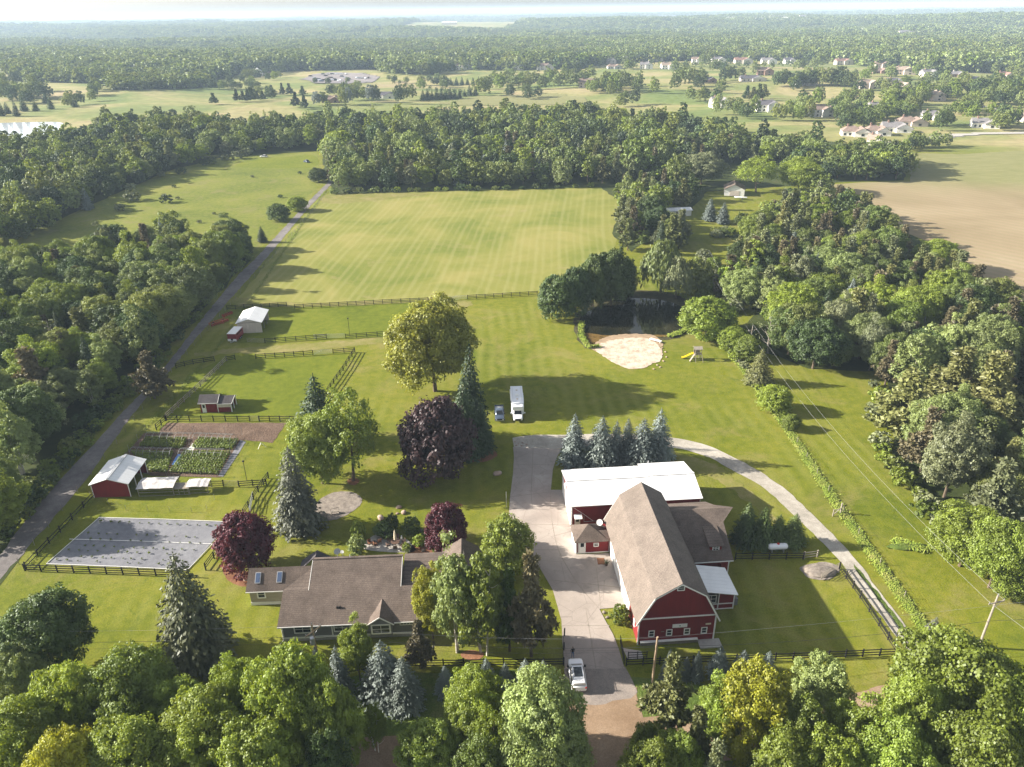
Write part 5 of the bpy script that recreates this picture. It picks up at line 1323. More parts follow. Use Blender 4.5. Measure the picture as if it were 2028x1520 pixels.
def garage():
    t = thing('garage', 'long red steel garage behind the barn with a bright white metal roof and white doors', 'garage', (*B2W(-5.0, 25.5).xy, 0), BR_)
    W, D, E, RZ = 20.7, 10.1, 4.45, 5.75
    MB().box(0, 0, 0, W, D, E - .1).build('wall', M['redmetal'], t)
    for x0, x1, up, back in ((-.3, 13.0, 0, 0), (13.0, W + .35, .2, .35)):
        slope(t, [(x0, -.35, E + up), (x1, -.35, E + up), (x1, 5.05, RZ + up), (x0, 5.05, RZ + up)], .12, 'whitemetal', 'roof_slope')
        slope(t, [(x0, 5.05, RZ + up), (x1, 5.05, RZ + up), (x1, D + .3 + back, E + up), (x0, D + .3 + back, E + up)], .12, 'whitemetal', 'roof_slope')
    for x in (.02, W - .02):
        g = MB(); s = .06 if x > 1 else -.06
        g.add([(x, 0, E - .1), (x, D, E - .1), (x, 5.05, RZ - .1 + (.2 if x > 1 else 0)), (x + s, 0, E - .1), (x + s, D, E - .1), (x + s, 5.05, RZ - .1 + (.2 if x > 1 else 0))], [(0, 1, 2), (5, 4, 3), (0, 2, 5, 3), (2, 1, 4, 5)])
        g.build('gable', M['redmetal'], t)
    MB().box(13.0, 0, E - .1, W, D, E + .08).build('upper_wall', M['redmetal'], t)
    for y0, y1 in ((.7, 3.5), (4.1, 6.6), (7.2, 9.6)):
        d = MB().box(-.07, y0, .02, -.004, y1, 3.1).build('garage_door', M['white'], t)
    for y in (0, 3.55, 6.7, 9.85): MB().box(-.11, y, 0, -.004, y + .22, 4.2).build('door_post', M['white'], t)
    MB().box(-.11, .0, 3.15, -.004, 10.0, 3.4).build('door_header', M['white'], t)
    MB().box(W, -.05, 0, W + .08, .12, 4.4).build('corner_board', M['white'], t)
    MB().box(-.02, -.05, 0, .10, -.004, 4.35).build('corner_board', M['white'], t)
    door(t, .95, -.005, .12, .9, 2.0)
    aw = MB().slab([(.35, -.9, 2.35), (1.6, -.9, 2.35), (1.6, -.02, 2.7), (.35, -.02, 2.7)], .07).build('awning', M['white'], t)
    MB().tube([(2.0, -.05, 2.3), (2.0, -.1, 1.2), (4.1, -.1, 1.2)], .05, 6).build('downpipe', M['steel'], t)
    MB().tube([(.2, -.3, 4.2), (1.9, -.3, 2.8), (3.4, -.6, 1.6)], .03, 5).build('cable', M['white'], t)
    MB().tube([(14.4, D - .8, E + .3), (14.4, D - .8, E + 1.6)], .09, 8).build('vent_pipe', M['steel'], t)
    sm = MB()
    for i in range(24):
        x = i * .9 + .1; u = .35 if x > 13 else 0
        sm.bar((x, -.35, E + u + .13), (x, 5.05, RZ + u + .13), .03, .03); sm.bar((x, 5.05, RZ + u + .13), (x, D + .3 + u, E + u + .13), .03, .03)
    MB().bar((-.3, 5.05, RZ + .06), (13, 5.05, RZ + .06), .4, .06).build('ridge_cap', M['white'], t); MB().bar((13, 5.05, RZ + .26), (W + .35, 5.05, RZ + .26), .4, .06).build('ridge_cap', M['white'], t)
    MB().bar((-.3, -.38, E - .02), (13, -.38, E - .02), .1, .14).build('gutter', M['white'], t)
garage()
# bench and screen behind the garage, doormat and planter by the driveway
g = thing('white_bench', 'white plank bench in the shade of the first blue spruce behind the garage', 'bench', (*B2W(-2.6, 37.2).xy, 0), BR_)
MB().box(-1.4, -.25, .42, 1.4, .25, .5).build('seat', M['white'], g)
for x in (-1.2, 1.2): MB().box(x - .06, -.22, 0, x + .06, .22, .42).build('leg', M['white'], g)
g = thing('metal_bench', 'bent white metal bench frame beside the plank bench', 'bench', (*B2W(.6, 37.4).xy, 0), BR_ + .9)
MB().box(-.8, -.2, .45, .8, .2, .5).build('seat', M['steel'], g)
MB().bar((-.8, .2, .5), (-.8, .3, 1.0), .05, .05).bar((.8, .2, .5), (.8, .3, 1.0), .05, .05).bar((-.8, .3, 1.0), (.8, .3, 1.0), .05, .12).build('backrest', M['steel'], g)
for x in (-.7, .7): MB().box(x - .04, -.18, 0, x + .04, .18, .45).build('leg', M['steel'], g)
tag(MB().box(-.55, -.75, 0, .55, .75, .03).build('door_mat', M['mulch'], None, loc=(*B2W(-1.75, 16.9).xy, L5 + .002)), 'reddish-brown mat lying on the concrete by the planter', 'mat')
# potted spiky plant
g = thing('potted_plant', 'dark spiky plant in a pot on the concrete beside the mat', 'plant', (*B2W(-1.1, 15.9).xy, L5))
MB().tube([(0, 0, 0), (0, 0, .45)], [.2, .28], 10).build('pot', M['brown'], g)
m = MB(); rr = random.Random(4)
for i in range(22):
    a = rr.uniform(0, 2 * PI); l = rr.uniform(.5, .95); e = rr.uniform(.1, .9)
    d = Vector((math.cos(a) * math.cos(e), math.sin(a) * math.cos(e), math.sin(e))); s = Vector((-math.sin(a), math.cos(a), 0)) * .04
    b = Vector((0, 0, .42)); md = b + d * l * .6 + Vector((0, 0, .1)); tp = b + d * l
    m.add([b - s, b + s, md + s * .8, md - s * .8, tp], [(0, 1, 2, 3), (3, 2, 4)])
m.build('leaves', LM['dark'], g)

# ------------------------------------------------------------------ the house
HO = (-30.8, 75.4); HR = math.radians(2.4)
def H2W(x, y, z=0):
    return Vector((HO[0] + x * math.cos(HR) - y * math.sin(HR), HO[1] + x * math.sin(HR) + y * math.cos(HR), z))
def house():
    t = thing('house', 'grey ranch house with a wide brown shingle roof and white-framed windows', 'house', (*HO, 0), HR)
    k = .39
    def fz(y): return 3.0 + k * (y + .4)
    zr = fz(8.6)
    MB().box(0, 0, .7, 18.2, 9.3, 2.95).box(3.1, 9.2, 2.9, 15.4, 9.3, zr - .4).build('wall', M['siding'], t)
    MB().box(-.03, -.03, 0, 18.23, 9.33, .45).build('foundation', M['concrete2'], t)
    MB().box(-.05, -.05, .45, 18.25, -.004, .75).build('skirt_board', M['white'], t)
    R = 'roof'
    slope(t, [(-.4, -.5, fz(-.5)), (18.6, -.5, fz(-.5)), (18.6, 4.4, fz(4.4)), (-.4, 4.4, fz(4.4))], .14, R, 'roof_slope')
    slope(t, [(3.0, 4.4, fz(4.4)), (15.5, 4.4, fz(4.4)), (15.5, 8.6, fz(8.6)), (3.0, 8.6, fz(8.6))], .14, R, 'roof_slope')
    slope(t, [(3.0, 8.6, zr), (15.5, 8.6, zr), (15.5, 9.5, zr - .35), (3.0, 9.5, zr - .35)], .14, R, 'roof_slope')
    MB().tube([(3.0, 8.6, zr + .03), (15.5, 8.6, zr + .03)], .09, 6).build('ridge_cap', M[R], t)
    # gable ends of the high part
    for x in (3.1, 15.4):
        m = MB(); q = [(x, 4.4, 3.0), (x, 9.3, 3.0), (x, 9.3, zr - .45), (x, 8.6, zr - .16), (x, 4.4, fz(4.4) - .16)]
        m.add(q + [(a + .1 * (1 if x < 9 else -1), b, c) for a, b, c in q], [(0, 1, 2, 3, 4), (9, 8, 7, 6, 5)]); m.build('gable', M['siding'], t)
        m = MB().bar((x + (.08 if x > 9 else -.08), 4.3, fz(4.3) - .08), (x + (.08 if x > 9 else -.08), 8.6, zr - .08), .05, .2); m.build('rake_board', M['white'], t)
    # west-facing roof plane beside the high part
    slope(t, [(-.4, 4.4, fz(4.4)), (3.0, 4.4, fz(4.4)), (3.0, 8.3, 5.5), (.4, 6.9, 4.0)], .12, R, 'hip_slope')
    for x in (-.05, 18.15):
        m = MB(); q = [(x, 0, 2.9), (x, 4.4, 2.9), (x, 4.4, fz(4.4) - .16), (x, 0, fz(0) - .16)]
        m.add(q + [(a + .1, b, c) for a, b, c in q], [(0, 1, 2, 3), (7, 6, 5, 4)]); m.build('gable', M['siding'], t)
    # right wing
    slope(t, [(15.55, 4.4, 4.55), (21.2, 4.4, 4.0), (21.2, 10.2, 5.35), (15.55, 10.2, 5.35)], .12, R, 'wing_roof_slope')
    slope(t, [(15.55, 10.2, 5.35), (21.2, 10.2, 5.35), (21.2, 10.9, 5.1), (15.55, 10.9, 5.1)], .12, R, 'wing_roof_slope')
    MB().box(18.25, 4.9, 0, 20.9, 10.7, 3.6).box(15.6, 9.4, 0, 20.9, 10.7, 4.6).build('wing_wall', M['siding'], t)
    MB().box(20.91, 7.4, 0, 26.2, 13.6, 2.9).build('wing_wall', M['siding'], t)
    slope(t, [(20.7, 7.0, 2.95), (23.6, 7.0, 4.9), (23.6, 14.2, 4.9), (20.7, 14.2, 2.95)], .12, R, 'wing_roof_slope')
    slope(t, [(23.6, 7.0, 4.9), (26.6, 7.0, 2.95), (26.6, 14.2, 2.95), (23.6, 14.2, 4.9)], .12, R, 'wing_roof_slope')
    m = MB(); m.add([(20.95, 7.35, 2.9), (26.2, 7.35, 2.9), (23.6, 7.35, 4.75), (20.95, 13.7, 2.9), (26.2, 13.7, 2.9), (23.6, 13.7, 4.75)], [(0, 1, 2), (5, 4, 3)]); m.build('gable', M['siding'], t)
    # left wing with skylights
    MB().box(-6.1, 7.25, .5, -.06, 11.7, 2.65).build('wing_wall', M['sidingtan'], t)
    MB().box(-6.15, 7.2, 0, -.06, 12.0, .5).build('wing_skirt', M['white'], t)
    slope(t, [(-6.45, 6.85, 2.7), (.3, 6.85, 2.7), (3.0, 9.5, 4.75), (-6.3, 9.5, 4.75)], .12, R, 'wing_roof_slope')
    slope(t, [(-6.3, 9.5, 4.75), (3.0, 9.5, 4.75), (1.0, 12.0, 2.2), (-6.45, 12.0, 2.2)], .12, R, 'wing_roof_slope')
    MB().bar((-6.45, 6.82, 2.62), (.0, 6.82, 2.62), .05, .14).build('gutter', M['white'], t)
    m = MB(); m.add([(-6.1, 7.25, 2.6), (-6.1, 12, 2.6), (-6.1, 9.5, 4.55)], [(2, 1, 0)]); m.build('gable', M['sidingtan'], t)
    for x in (-4.9, -1.9):
        sk = MB(); n = Vector((0, -2.05, 2.65)).normalized()
        a = Vector((x, 7.75, 2.7 + .9 * .774 + .03)); b = Vector((x, 8.95, 2.7 + 2.1 * .774 + .03))
        w_ = Vector((.38, 0, 0))
        nn = Vector((0, -.612, .79))
        fr = MB().slab([a - w_ + nn * .1, a + w_ + nn * .1, b + w_ + nn * .1, b - w_ + nn * .1], .12).build('skylight', M['steel'], t)
        d = (b - a).normalized() * .09; w2 = w_ * .78
        MB().slab([a - w2 + d + nn * .115, a + w2 + d + nn * .115, b + w2 - d + nn * .115, b - w2 - d + nn * .115], .012).build('pane', M['skyglass'], fr)
    # cross gable behind
    slope(t, [(.3, 10.2, 3.3), (2.7, 11.2, 5.0), (2.7, 12.6, 5.0), (.3, 12.6, 3.3)], .1, 'roofdark', 'rear_roof_slope')
    slope(t, [(2.7, 11.2, 5.0), (5.2, 10.2, 3.3), (5.2, 12.6, 3.3), (2.7, 12.6, 5.0)], .1, 'roofdark', 'rear_roof_slope')
    # front dormer gable
    slope(t, [(11.3, -.75, 2.85), (13.05, -.75, 4.15), (13.05, 2.7, 4.25), (11.3, .4, 3.2)], .1, R, 'dormer_slope')
    slope(t, [(13.05, -.75, 4.15), (14.85, -.75, 2.85), (14.85, .4, 3.2), (13.05, 2.7, 4.25)], .1, R, 'dormer_slope')
    MB().box(11.6, -.55, .75, 14.5, -.01, 2.85).build('bay_wall', M['siding'], t)
    m = MB(); m.add([(11.5, -.6, 2.85), (14.6, -.6, 2.85), (13.05, -.6, 4.0), (11.5, -.3, 2.85), (14.6, -.3, 2.85), (13.05, -.3, 4.0)], [(0, 1, 2), (5, 4, 3)]); m.build('dormer_gable', M['siding'], t)
    m = MB().bar((11.25, -.78, 2.78), (13.05, -.78, 4.08), .05, .16).bar((13.05, -.78, 4.08), (14.85, -.78, 2.78), .05, .16); m.build('dormer_trim', M['white'], t)
    MB().bar((-.4, -.53, 2.88), (11.3, -.53, 2.88), .06, .16).build('gutter', M['white'], t)
    MB().bar((14.85, -.53, 2.88), (18.6, -.53, 2.88), .06, .16).build('gutter', M['white'], t)
    for x in (.05, 18.15, 6.55): MB().box(x - .08, -.08, .7, x + .08, -.004, 2.85).build('corner_board', M['white'], t)
    MB().tube([(.02, -.15, 2.7), (.02, -.15, .4), (-.4, -.6, .1)], .05, 6).build('downpipe', M['white'], t)
    window(t, 2.7, -.004, 2.0, 2.0, 1.05, cols=2, rows=2, frame=.16); window(t, 7.9, -.004, 2.0, 2.0, 1.05, cols=2, rows=2, frame=.16)
    window(t, 13.05, -.554, 1.95, 2.2, 1.25, cols=2, rows=2, frame=.2)
    window(t, 16.4, -.004, 2.35, 1.6, .5, cols=4, rows=1, frame=.12)
    window(t, -4.5, 7.246, 1.85, .85, .95, frame=.17)
    MB().box(9.8, -.5, .9, 10.9, -.05, 1.9).build('air_conditioner', M['siding'], t)
    v = MB()
    for x in (7.2, 7.55): v.box(x - .12, 1.6, fz(1.7) + .0, x + .12, 1.85, fz(1.7) + .25)
    v.build('roof_vent', M['black'], t)
    MB().tube([(8.1, 9.0, zr - .4), (8.1, 9.0, zr + .35)], .06, 6).build('vent_pipe', M['white'], t)
house()
d = thing('satellite_dish', 'white satellite dish standing up behind the house ridge beside the patio', 'dish', (*H2W(6.3, 9.4).xy, 6.25), HR + .5); dish(d, .42)
d = thing('satellite_dish', 'smaller white dish beside the larger one behind the house ridge', 'dish', (*H2W(7.1, 9.2).xy, 6.3), HR - .3); dish(d, .24)

# ------------------------------------------------------------------ sheds
def shed_white():
    p = G(472, 661); rz = math.radians(5)
    t = thing('shed', 'cream open-sided shed with a white metal roof at the end of the hay field', 'shed', (p.x, p.y, 0), rz)
    MB().box(0, 0, 0, 6.2, .12, 2.9).box(0, 0, 0, .12, 9, 2.9).box(0, 8.9, 0, 6.2, 9.0, 2.9).build('wall', M['cream'], t)
    m = MB(); m.add([(0, 0, 2.9), (6.2, 0, 2.9), (3.1, 0, 3.85), (0, .12, 2.9), (6.2, .12, 2.9), (3.1, .12, 3.85)], [(0, 1, 2), (5, 4, 3), (0, 2, 5, 3), (2, 1, 4, 5)]); m.build('gable', M['cream'], t)
    MB().box(-.03, -.03, 2.82, 6.23, -.004, 2.94).build('belt_board', M['greywood'], t)
    slope(t, [(-.3, -.3, 2.88), (3.1, -.3, 3.95), (3.1, 9.3, 3.95), (-.3, 9.3, 2.88)], .08, 'whitemetal_y', 'roof_slope')
    slope(t, [(3.1, -.3, 3.95), (6.5, -.3, 2.88), (6.5, 9.3, 2.88), (3.1, 9.3, 3.95)], .08, 'whitemetal_y', 'roof_slope')
    for y in (3.0, 6.0): MB().box(6.05, y, 0, 6.2, y + .15, 2.85).build('post', M['greywood'], t)
shed_white()
def shed_red():
    p = G(187, 986)
    t = thing('shed', 'red steel shed with a white roof and one open side beside the garden', 'shed', (p.x, p.y, 0), math.radians(2))
    MB().box(0, 0, 0, 6.3, .12, 2.75).box(0, .12, 0, .12, 7.6, 2.75).box(0, 7.5, 0, 6.3, 7.6, 2.75).build('wall', M['redmetal'], t)
    m = MB(); m.add([(0, 0, 2.75), (6.3, 0, 2.75), (3.15, 0, 3.75), (0, .12, 2.75), (6.3, .12, 2.75), (3.15, .12, 3.75)], [(0, 1, 2), (5, 4, 3), (0, 2, 5, 3), (2, 1, 4, 5)]); m.build('gable', M['redmetal'], t)
    slope(t, [(-.25, -.25, 2.75), (3.15, -.25, 3.9), (3.15, 7.8, 3.9), (-.25, 7.8, 2.75)], .08, 'whitemetal_y', 'roof_slope')
    slope(t, [(3.15, -.25, 3.9), (6.55, -.25, 2.75), (6.55, 7.8, 2.75), (3.15, 7.8, 3.9)], .08, 'whitemetal_y', 'roof_slope')
    MB().box(2.9, -.2, 3.86, 3.4, 7.75, 3.96).build('ridge_cap', M['steel'], t)
    for x in (-.04, 6.22): MB().box(x, -.06, 0, x + .12, -.004, 2.75).build('corner_board', M['white'], t)
    for y in (2.6, 5.1, 7.4): MB().box(6.2, y, 0, 6.32, y + .12, 2.75).build('post', M['white'], t)
    m = MB().bar((-.25, -.27, 2.68), (3.15, -.27, 3.82), .04, .14).bar((3.15, -.27, 3.82), (6.55, -.27, 2.68), .04, .14); m.build('rake_board', M['white'], t)
shed_red()
def shed_small():
    p = G(399, 818)
    t = thing('horse_shelter', 'small red shed with dark roof and an open white-posted shelter at its side', 'shed', (p.x, p.y, 0), math.radians(2))
    MB().box(0, 0, 0, 3.6, 3.4, 2.3).build('wall', M['red'], t)
    m = MB()
    for x in (.02, 3.5): m.add([(x, 0, 2.3), (x, 3.4, 2.3), (x, 1.7, 3.3), (x + .08, 0, 2.3), (x + .08, 3.4, 2.3), (x + .08, 1.7, 3.3)], [(0, 1, 2), (5, 4, 3)])
    m.build('gable', M['red'], t)
    slope(t, [(-.3, -.3, 2.35), (3.8, -.3, 2.35), (3.8, 1.7, 3.45), (-.3, 1.7, 3.45)], .08, 'roofdark', 'roof_slope')
    slope(t, [(-.3, 1.7, 3.45), (3.8, 1.7, 3.45), (3.8, 3.7, 2.35), (-.3, 3.7, 2.35)], .08, 'roofdark', 'roof_slope')
    MB().bar((-.3, -.32, 2.27), (3.8, -.32, 2.27), .05, .12).build('eave_board', M['white'], t)
    MB().bar((3.83, -.3, 2.3), (3.83, 1.7, 3.4), .05, .12).build('rake_board', M['white'], t)
    door(t, .75, -.005, .05, .85, 2.0)
    MB().box(3.52, -.05, 0, 3.66, -.004, 2.3).build('corner_board', M['white'], t)
    slope(t, [(3.84, -.25, 2.1), (6.6, -.25, 2.1), (6.9, 1.7, 3.1), (3.84, 1.7, 3.1)], .08, 'roofdark', 'shelter_roof_slope')
    slope(t, [(3.84, 1.7, 3.1), (6.9, 1.7, 3.1), (6.6, 3.6, 2.1), (3.84, 3.6, 2.1)], .08, 'roofdark', 'shelter_roof_slope')
    MB().box(3.67, 0, 0, 6.2, .1, 1.15).build('shelter_wall', M['red'], t)
    MB().box(3.67, 0, 1.151, 6.2, .1, 2.05).build('shelter_panel', M['cream'], t)
    MB().box(3.67, 3.3, 0, 6.2, 3.4, 2.05).build('shelter_wall', M['red'], t)
    for y in (-.05, 1.6, 3.3): MB().box(6.3, y, 0, 6.45, y + .15, 2.1 if y != 1.6 else 2.9).build('post', M['white'], t)
    m = MB().bar((6.66, -.27, 2.03), (6.95, 1.7, 3.03), .05, .14).bar((6.95, 1.7, 3.03), (6.66, 3.6, 2.03), .05, .14).bar((3.84, -.27, 2.03), (6.6, -.27, 2.03), .05, .12); m.build('fascia', M['white'], t)
shed_small()
# hidden neighbour's buildings
def far_building(name, label, cat, p, rz, w, d, e, r, wall, roof, axis='x', wins=0, front='door'):
    t = thing(name, label, cat, (p.x, p.y, p.z - .1), rz)
    MB().box(0, 0, -1.2, w, d, e).build('wall', M[wall], t)
    if axis == 'x':
        slope(t, [(-.4, -.4, e), (w + .4, -.4, e), (w + .4, d / 2, r), (-.4, d / 2, r)], .15, roof, 'roof_slope')
        slope(t, [(-.4, d / 2, r), (w + .4, d / 2, r), (w + .4, d + .4, e), (-.4, d + .4, e)], .15, roof, 'roof_slope')
        m = MB()
        for x in (0, w - .1): m.add([(x, 0, e), (x, d, e), (x, d / 2, r - .15), (x + .1, 0, e), (x + .1, d, e), (x + .1, d / 2, r - .15)], [(0, 1, 2), (5, 4, 3)])
        m.build('gable', M[wall], t)
    else:
        slope(t, [(-.4, -.4, e), (w / 2, -.4, r), (w / 2, d + .4, r), (-.4, d + .4, e)], .15, roof, 'roof_slope')
        slope(t, [(w / 2, -.4, r), (w + .4, -.4, e), (w + .4, d + .4, e), (w / 2, d + .4, r)], .15, roof, 'roof_slope')
        m = MB()
        for y in (0, d - .1): m.add([(0, y, e), (w, y, e), (w / 2, y, r - .15), (0, y + .1, e), (w, y + .1, e), (w / 2, y + .1, r - .15)], [(0, 1, 2), (5, 4, 3)])
        m.build('gable', M[wall], t)
    return t
p = G(1434, 388)
t = far_building('garage', 'white gabled garage of the hidden neighbour house, half behind the spreading tree', 'garage', p, math.radians(-14), 8.5, 9, 3.0, 5.2, 'white', 'roof', 'y')
d = MB().box(2.2, -.07, 0, 6.4, -.004, 2.4).build('garage_door', M['cream'], t)
p = G(1316, 430)
t = far_building('shed', 'low neighbour shed with a white roof among the trees beside the blue spruces', 'shed', p, math.radians(6), 11, 5, 2.4, 3.0, 'white', 'whitemetal', 'x')
window(t, 2.5, -.004, 1.3, 1.2, .8); door(t, 5, -.005, 0, 1, 2, mat='cream')
# ------------------------------------------------------------------ houses of the far neighbourhood
for nm, c in (('brickr', (0.24, 0.155, 0.125)), ('wallw', (0.74, 0.72, 0.68)), ('wallt', (0.56, 0.51, 0.45)), ('wallg', (0.42, 0.42, 0.42)), ('wallp', (0.50, 0.43, 0.38))):
    M[nm] = plain('far_' + nm, c, 0.8, 0, 0.1, 0.3)
for nm, c in (('rg', (0.20, 0.19, 0.195)), ('rb', (0.22, 0.165, 0.14)), ('rr', (0.24, 0.145, 0.12)), ('rd', (0.11, 0.105, 0.12)), ('rt', (0.33, 0.26, 0.21))):
    M[nm] = plain('roof_' + nm, c, 0.9, 0, 0.15, 0.5, 0.1)
def far_house(px, py, wpx, rz, wall, roof, label, two=True, hip=False, d=10, group=None):
    p = G(px, py); w = max(8, wpx / ppm((p.x, p.y, p.z + 3)))
    e = 5.4 if two else 3.2; r = e + (3.4 if two else 3.0)
    t = thing('far_house', label, 'house', (p.x - w / 2, p.y, p.z - .2), math.radians(rz), group)
    wm = w * .68
    MB().box(0, 0, -1.5, wm, d, e).build('wall', M[wall], t)
    m = MB(); h = d * .42 if hip else 0
    R_ = [(-.4, -.4, e), (wm + .4, -.4, e), (wm + .4, d + .4, e), (-.4, d + .4, e), (h - .4, d / 2, r), (wm + .4 - h, d / 2, r)]
    m.add(R_, [(0, 1, 5, 4), (2, 3, 4, 5), (1, 2, 5), (3, 0, 4), (3, 2, 1, 0)]); m.build('roof', M[roof], t)
    # projecting gabled wing
    e2 = e if two else e - .2; w0, w1 = wm * .62, w; r2 = r - .5
    MB().box(w0, -3.2, -1.5, w1, d - 2, e2 - .05).build('wing_wall', M[wall if wall != 'brickr' else 'brickr'], t)
    m = MB(); c = (w0 + w1) / 2
    m.add([(w0 - .35, -3.6, e2), (c, -3.6, r2), (w1 + .35, -3.6, e2), (w0 - .35, d - 1.6, e2), (c, d - 1.6, r2), (w1 + .35, d - 1.6, e2)], [(0, 1, 4, 3), (1, 2, 5, 4), (3, 5, 2, 0)])
    m.build('wing_roof', M[roof], t)
    m = MB(); m.add([(w0, -3.22, e2 - .05), (w1, -3.22, e2 - .05), (c, -3.22, r2 - .25)], [(0, 1, 2)]); m.build('gable', M['wallw' if wall in ('wallw', 'wallt') else wall], t)
    for z in ((1.4, 4.0) if two else (1.5,)):
        for x in (wm * .15, wm * .42): MB().box(x - .7, -.06, z - .7, x + .7, -.004, z + .7).build('window', M['glass'], t)
        MB().box(c - .9, -3.28, z - .7, c + .9, -3.225, z + .7).build('window', M['glass'], t)
    if wpx > 20: MB().box(wm * .25, d * .4, e, wm * .25 + .9, d * .4 + 1.1, r + 1.1).build('chimney', M['brickr' if wall != 'brickr' else 'wallt'], t)
    PLACED.append((p.x, p.y + 4, w * .7))
    return t
HS = [
 (1210, 127, 20, -6, 'wallt', 'rg', 'tan house with grey roof at the start of the row under the far woods', 1, 0),
 (1218, 137, 28, 4, 'wallg', 'rb', 'low brown house in front of the first tan house of the far row', 0, 1),
 (1253, 124, 30, 3, 'wallg', 'rd', 'dark-roofed wide house, half hidden by a round tree in the far row', 1, 0),
 (1280, 137, 24, -5, 'wallw', 'rg', 'tall white house with a white gable, nearer of the white cluster', 1, 0),
 (1300, 122, 26, 8, 'wallw', 'rg', 'white house standing behind the nearer white cluster', 1, 0),
 (1326, 138, 30, 5, 'wallw', 'rt', 'white two-gabled house at the golf edge, beside the white cluster', 1, 0),
 (1380, 126, 18, -4, 'wallw', 'rb', 'narrow white house left of the tall poplar clump', 1, 0),
 (1424, 126, 26, 4, 'wallw', 'rg', 'white house right of the tall poplar clump', 1, 0),
 (1473, 127, 34, 0, 'wallt', 'rr', 'house with a reddish roof in the far row', 1, 0),
 (1523, 127, 28, -3, 'wallw', 'rg', 'white grey-roofed house after the reddish roof', 1, 0),
 (1565, 127, 20, 5, 'wallw', 'rd', 'small white house near the end of the far row', 1, 0),
 (1673, 129, 32, 6, 'wallt', 'rr', 'reddish house standing alone against the far woods', 1, 0),
 (1747, 135, 26, -5, 'wallp', 'rb', 'brown house behind the brick hip-roofed one', 1, 0),
 (1745, 146, 32, 3, 'brickr', 'rb', 'brick hip-roofed house on the golf edge', 0, 1),
 (1790, 148, 38, -12, 'wallp', 'rt', 'brown house with two white gables', 1, 0),
 (1843, 154, 28, 6, 'wallw', 'rg', 'white grey-roofed house beside a tall leaning tree', 1, 0),
 (1897, 153, 26, -8, 'brickr', 'rg', 'brick and white house on the bare lot', 0, 0),
 (1990, 160, 26, 4, 'wallt', 'rr', 'pale house with reddish roof near the frame', 1, 0),
 (1936, 172, 32, 8, 'wallw', 'rg', 'white house among dark firs', 1, 0),
 (1405, 164, 26, 0, 'brickr', 'rd', 'dark brick house with two pale chimneys', 0, 1),
 (1493, 162, 48, 3, 'wallt', 'rd', 'long low house with black roof beside the golf course', 0, 0),
 (1515, 150, 30, -8, 'brickr', 'rb', 'steep reddish house behind the long low one', 1, 0),
 (1598, 170, 38, 2, 'wallg', 'rg', 'low grey house seen between park trees', 0, 1),
 (1722, 177, 34, 6, 'wallp', 'rt', 'pale brown house beside a purple bush', 1, 0),
 (1773, 168, 30, -6, 'wallw', 'rd', 'white house with dark roof and green lawn in front', 0, 0),
 (1786, 183, 36, 10, 'wallt', 'rt', 'tan house nearer the fairway', 1, 0),
 (1846, 200, 42, -8, 'wallp', 'rt', 'large tan brick house with steep gables', 1, 1),
 (1330 - 160, 174, 48, -4, 'wallp', 'rb', 'steep brown mansion behind the middle wood', 1, 0),
 (1080, 139, 32, 3, 'wallg', 'rb', 'brown house half in the trees above the middle wood', 1, 0),
 (1027, 139, 22, -3, 'wallw', 'rg', 'white house half in the trees above the middle wood', 1, 0),
 (1428, 215, 32, 8, 'wallw', 'rg', 'white house rising out of the wood edge', 1, 0),
 (1522, 222, 44, -6, 'wallw', 'rd', 'grey-roofed house with a brick chimney', 1, 0),
 (1630, 232, 52, 4, 'wallg', 'rb', 'large grey two-storey house with two gables', 1, 0),
 (1737, 220, 24, 0, 'wallw', 'rg', 'small grey-roofed house behind bushes', 0, 0),
 (1693, 270, 52, -14, 'wallw', 'rb', 'white-walled low house with dark roof, nearest the wood corner', 0, 1),
 (1737, 268, 44, -12, 'wallw', 'rb', 'brown-roofed low house second from the wood corner', 0, 1),
 (1775, 262, 54, -12, 'wallw', 'rg', 'large white house with grey roof and garage gable', 0, 0),
 (1805, 250, 52, -10, 'wallp', 'rb', 'big brown-roofed house behind the white garage gable', 0, 1),
 (1848, 238, 36, -8, 'wallw', 'rg', 'pale house between two slim trees', 0, 0),
 (1948, 254, 46, -18, 'wallw', 'rg', 'grey-roofed house beside the curved street', 0, 0),
 (2022, 242, 30, -4, 'wallw', 'rb', 'house at the frame above the curved street', 0, 0),
 (1730, 288, 30, -30, 'wallw', 'rt', 'white-roofed building just above the bare field corner', 0, 0),
 (870, 136, 26, 4, 'wallg', 'rb', 'grey house at the end of the golf lawn', 1, 0),
 (920, 138, 34, -4, 'wallw', 'rb', 'white house with a big gable at the end of the golf lawn', 1, 0),
 (808, 110, 26, 0, 'wallg', 'rd', 'grey house above the vineyard', 1, 0),
 (764, 196, 46, -3, 'wallw', 'rd', 'white-walled house with dark grey roof beyond the middle wood', 0, 0),
 (656, 204, 38, 8, 'brickr', 'rb', 'brick house with a steep brown roof beyond the middle wood', 0, 1),
 (895, 96, 18, 0, 'wallg', 'rg', 'pale house among distant woods above the golf course', 1, 0),
]
for i, (px, py, w, rz, wl, rf, lab, two, hip) in enumerate(HS):
    far_house(px, py, w, rz, wl, rf, lab, bool(two), bool(hip))
HS2 = [(1440, 44, 26), (1496, 46, 20), (1524, 41, 30), (1548, 44, 18), (1583, 40, 12), (790, 64, 0), (1700, 71, 16), (1780, 77, 20), (1800, 79, 16), (875, 52, 30), (1305, 37, 34)]
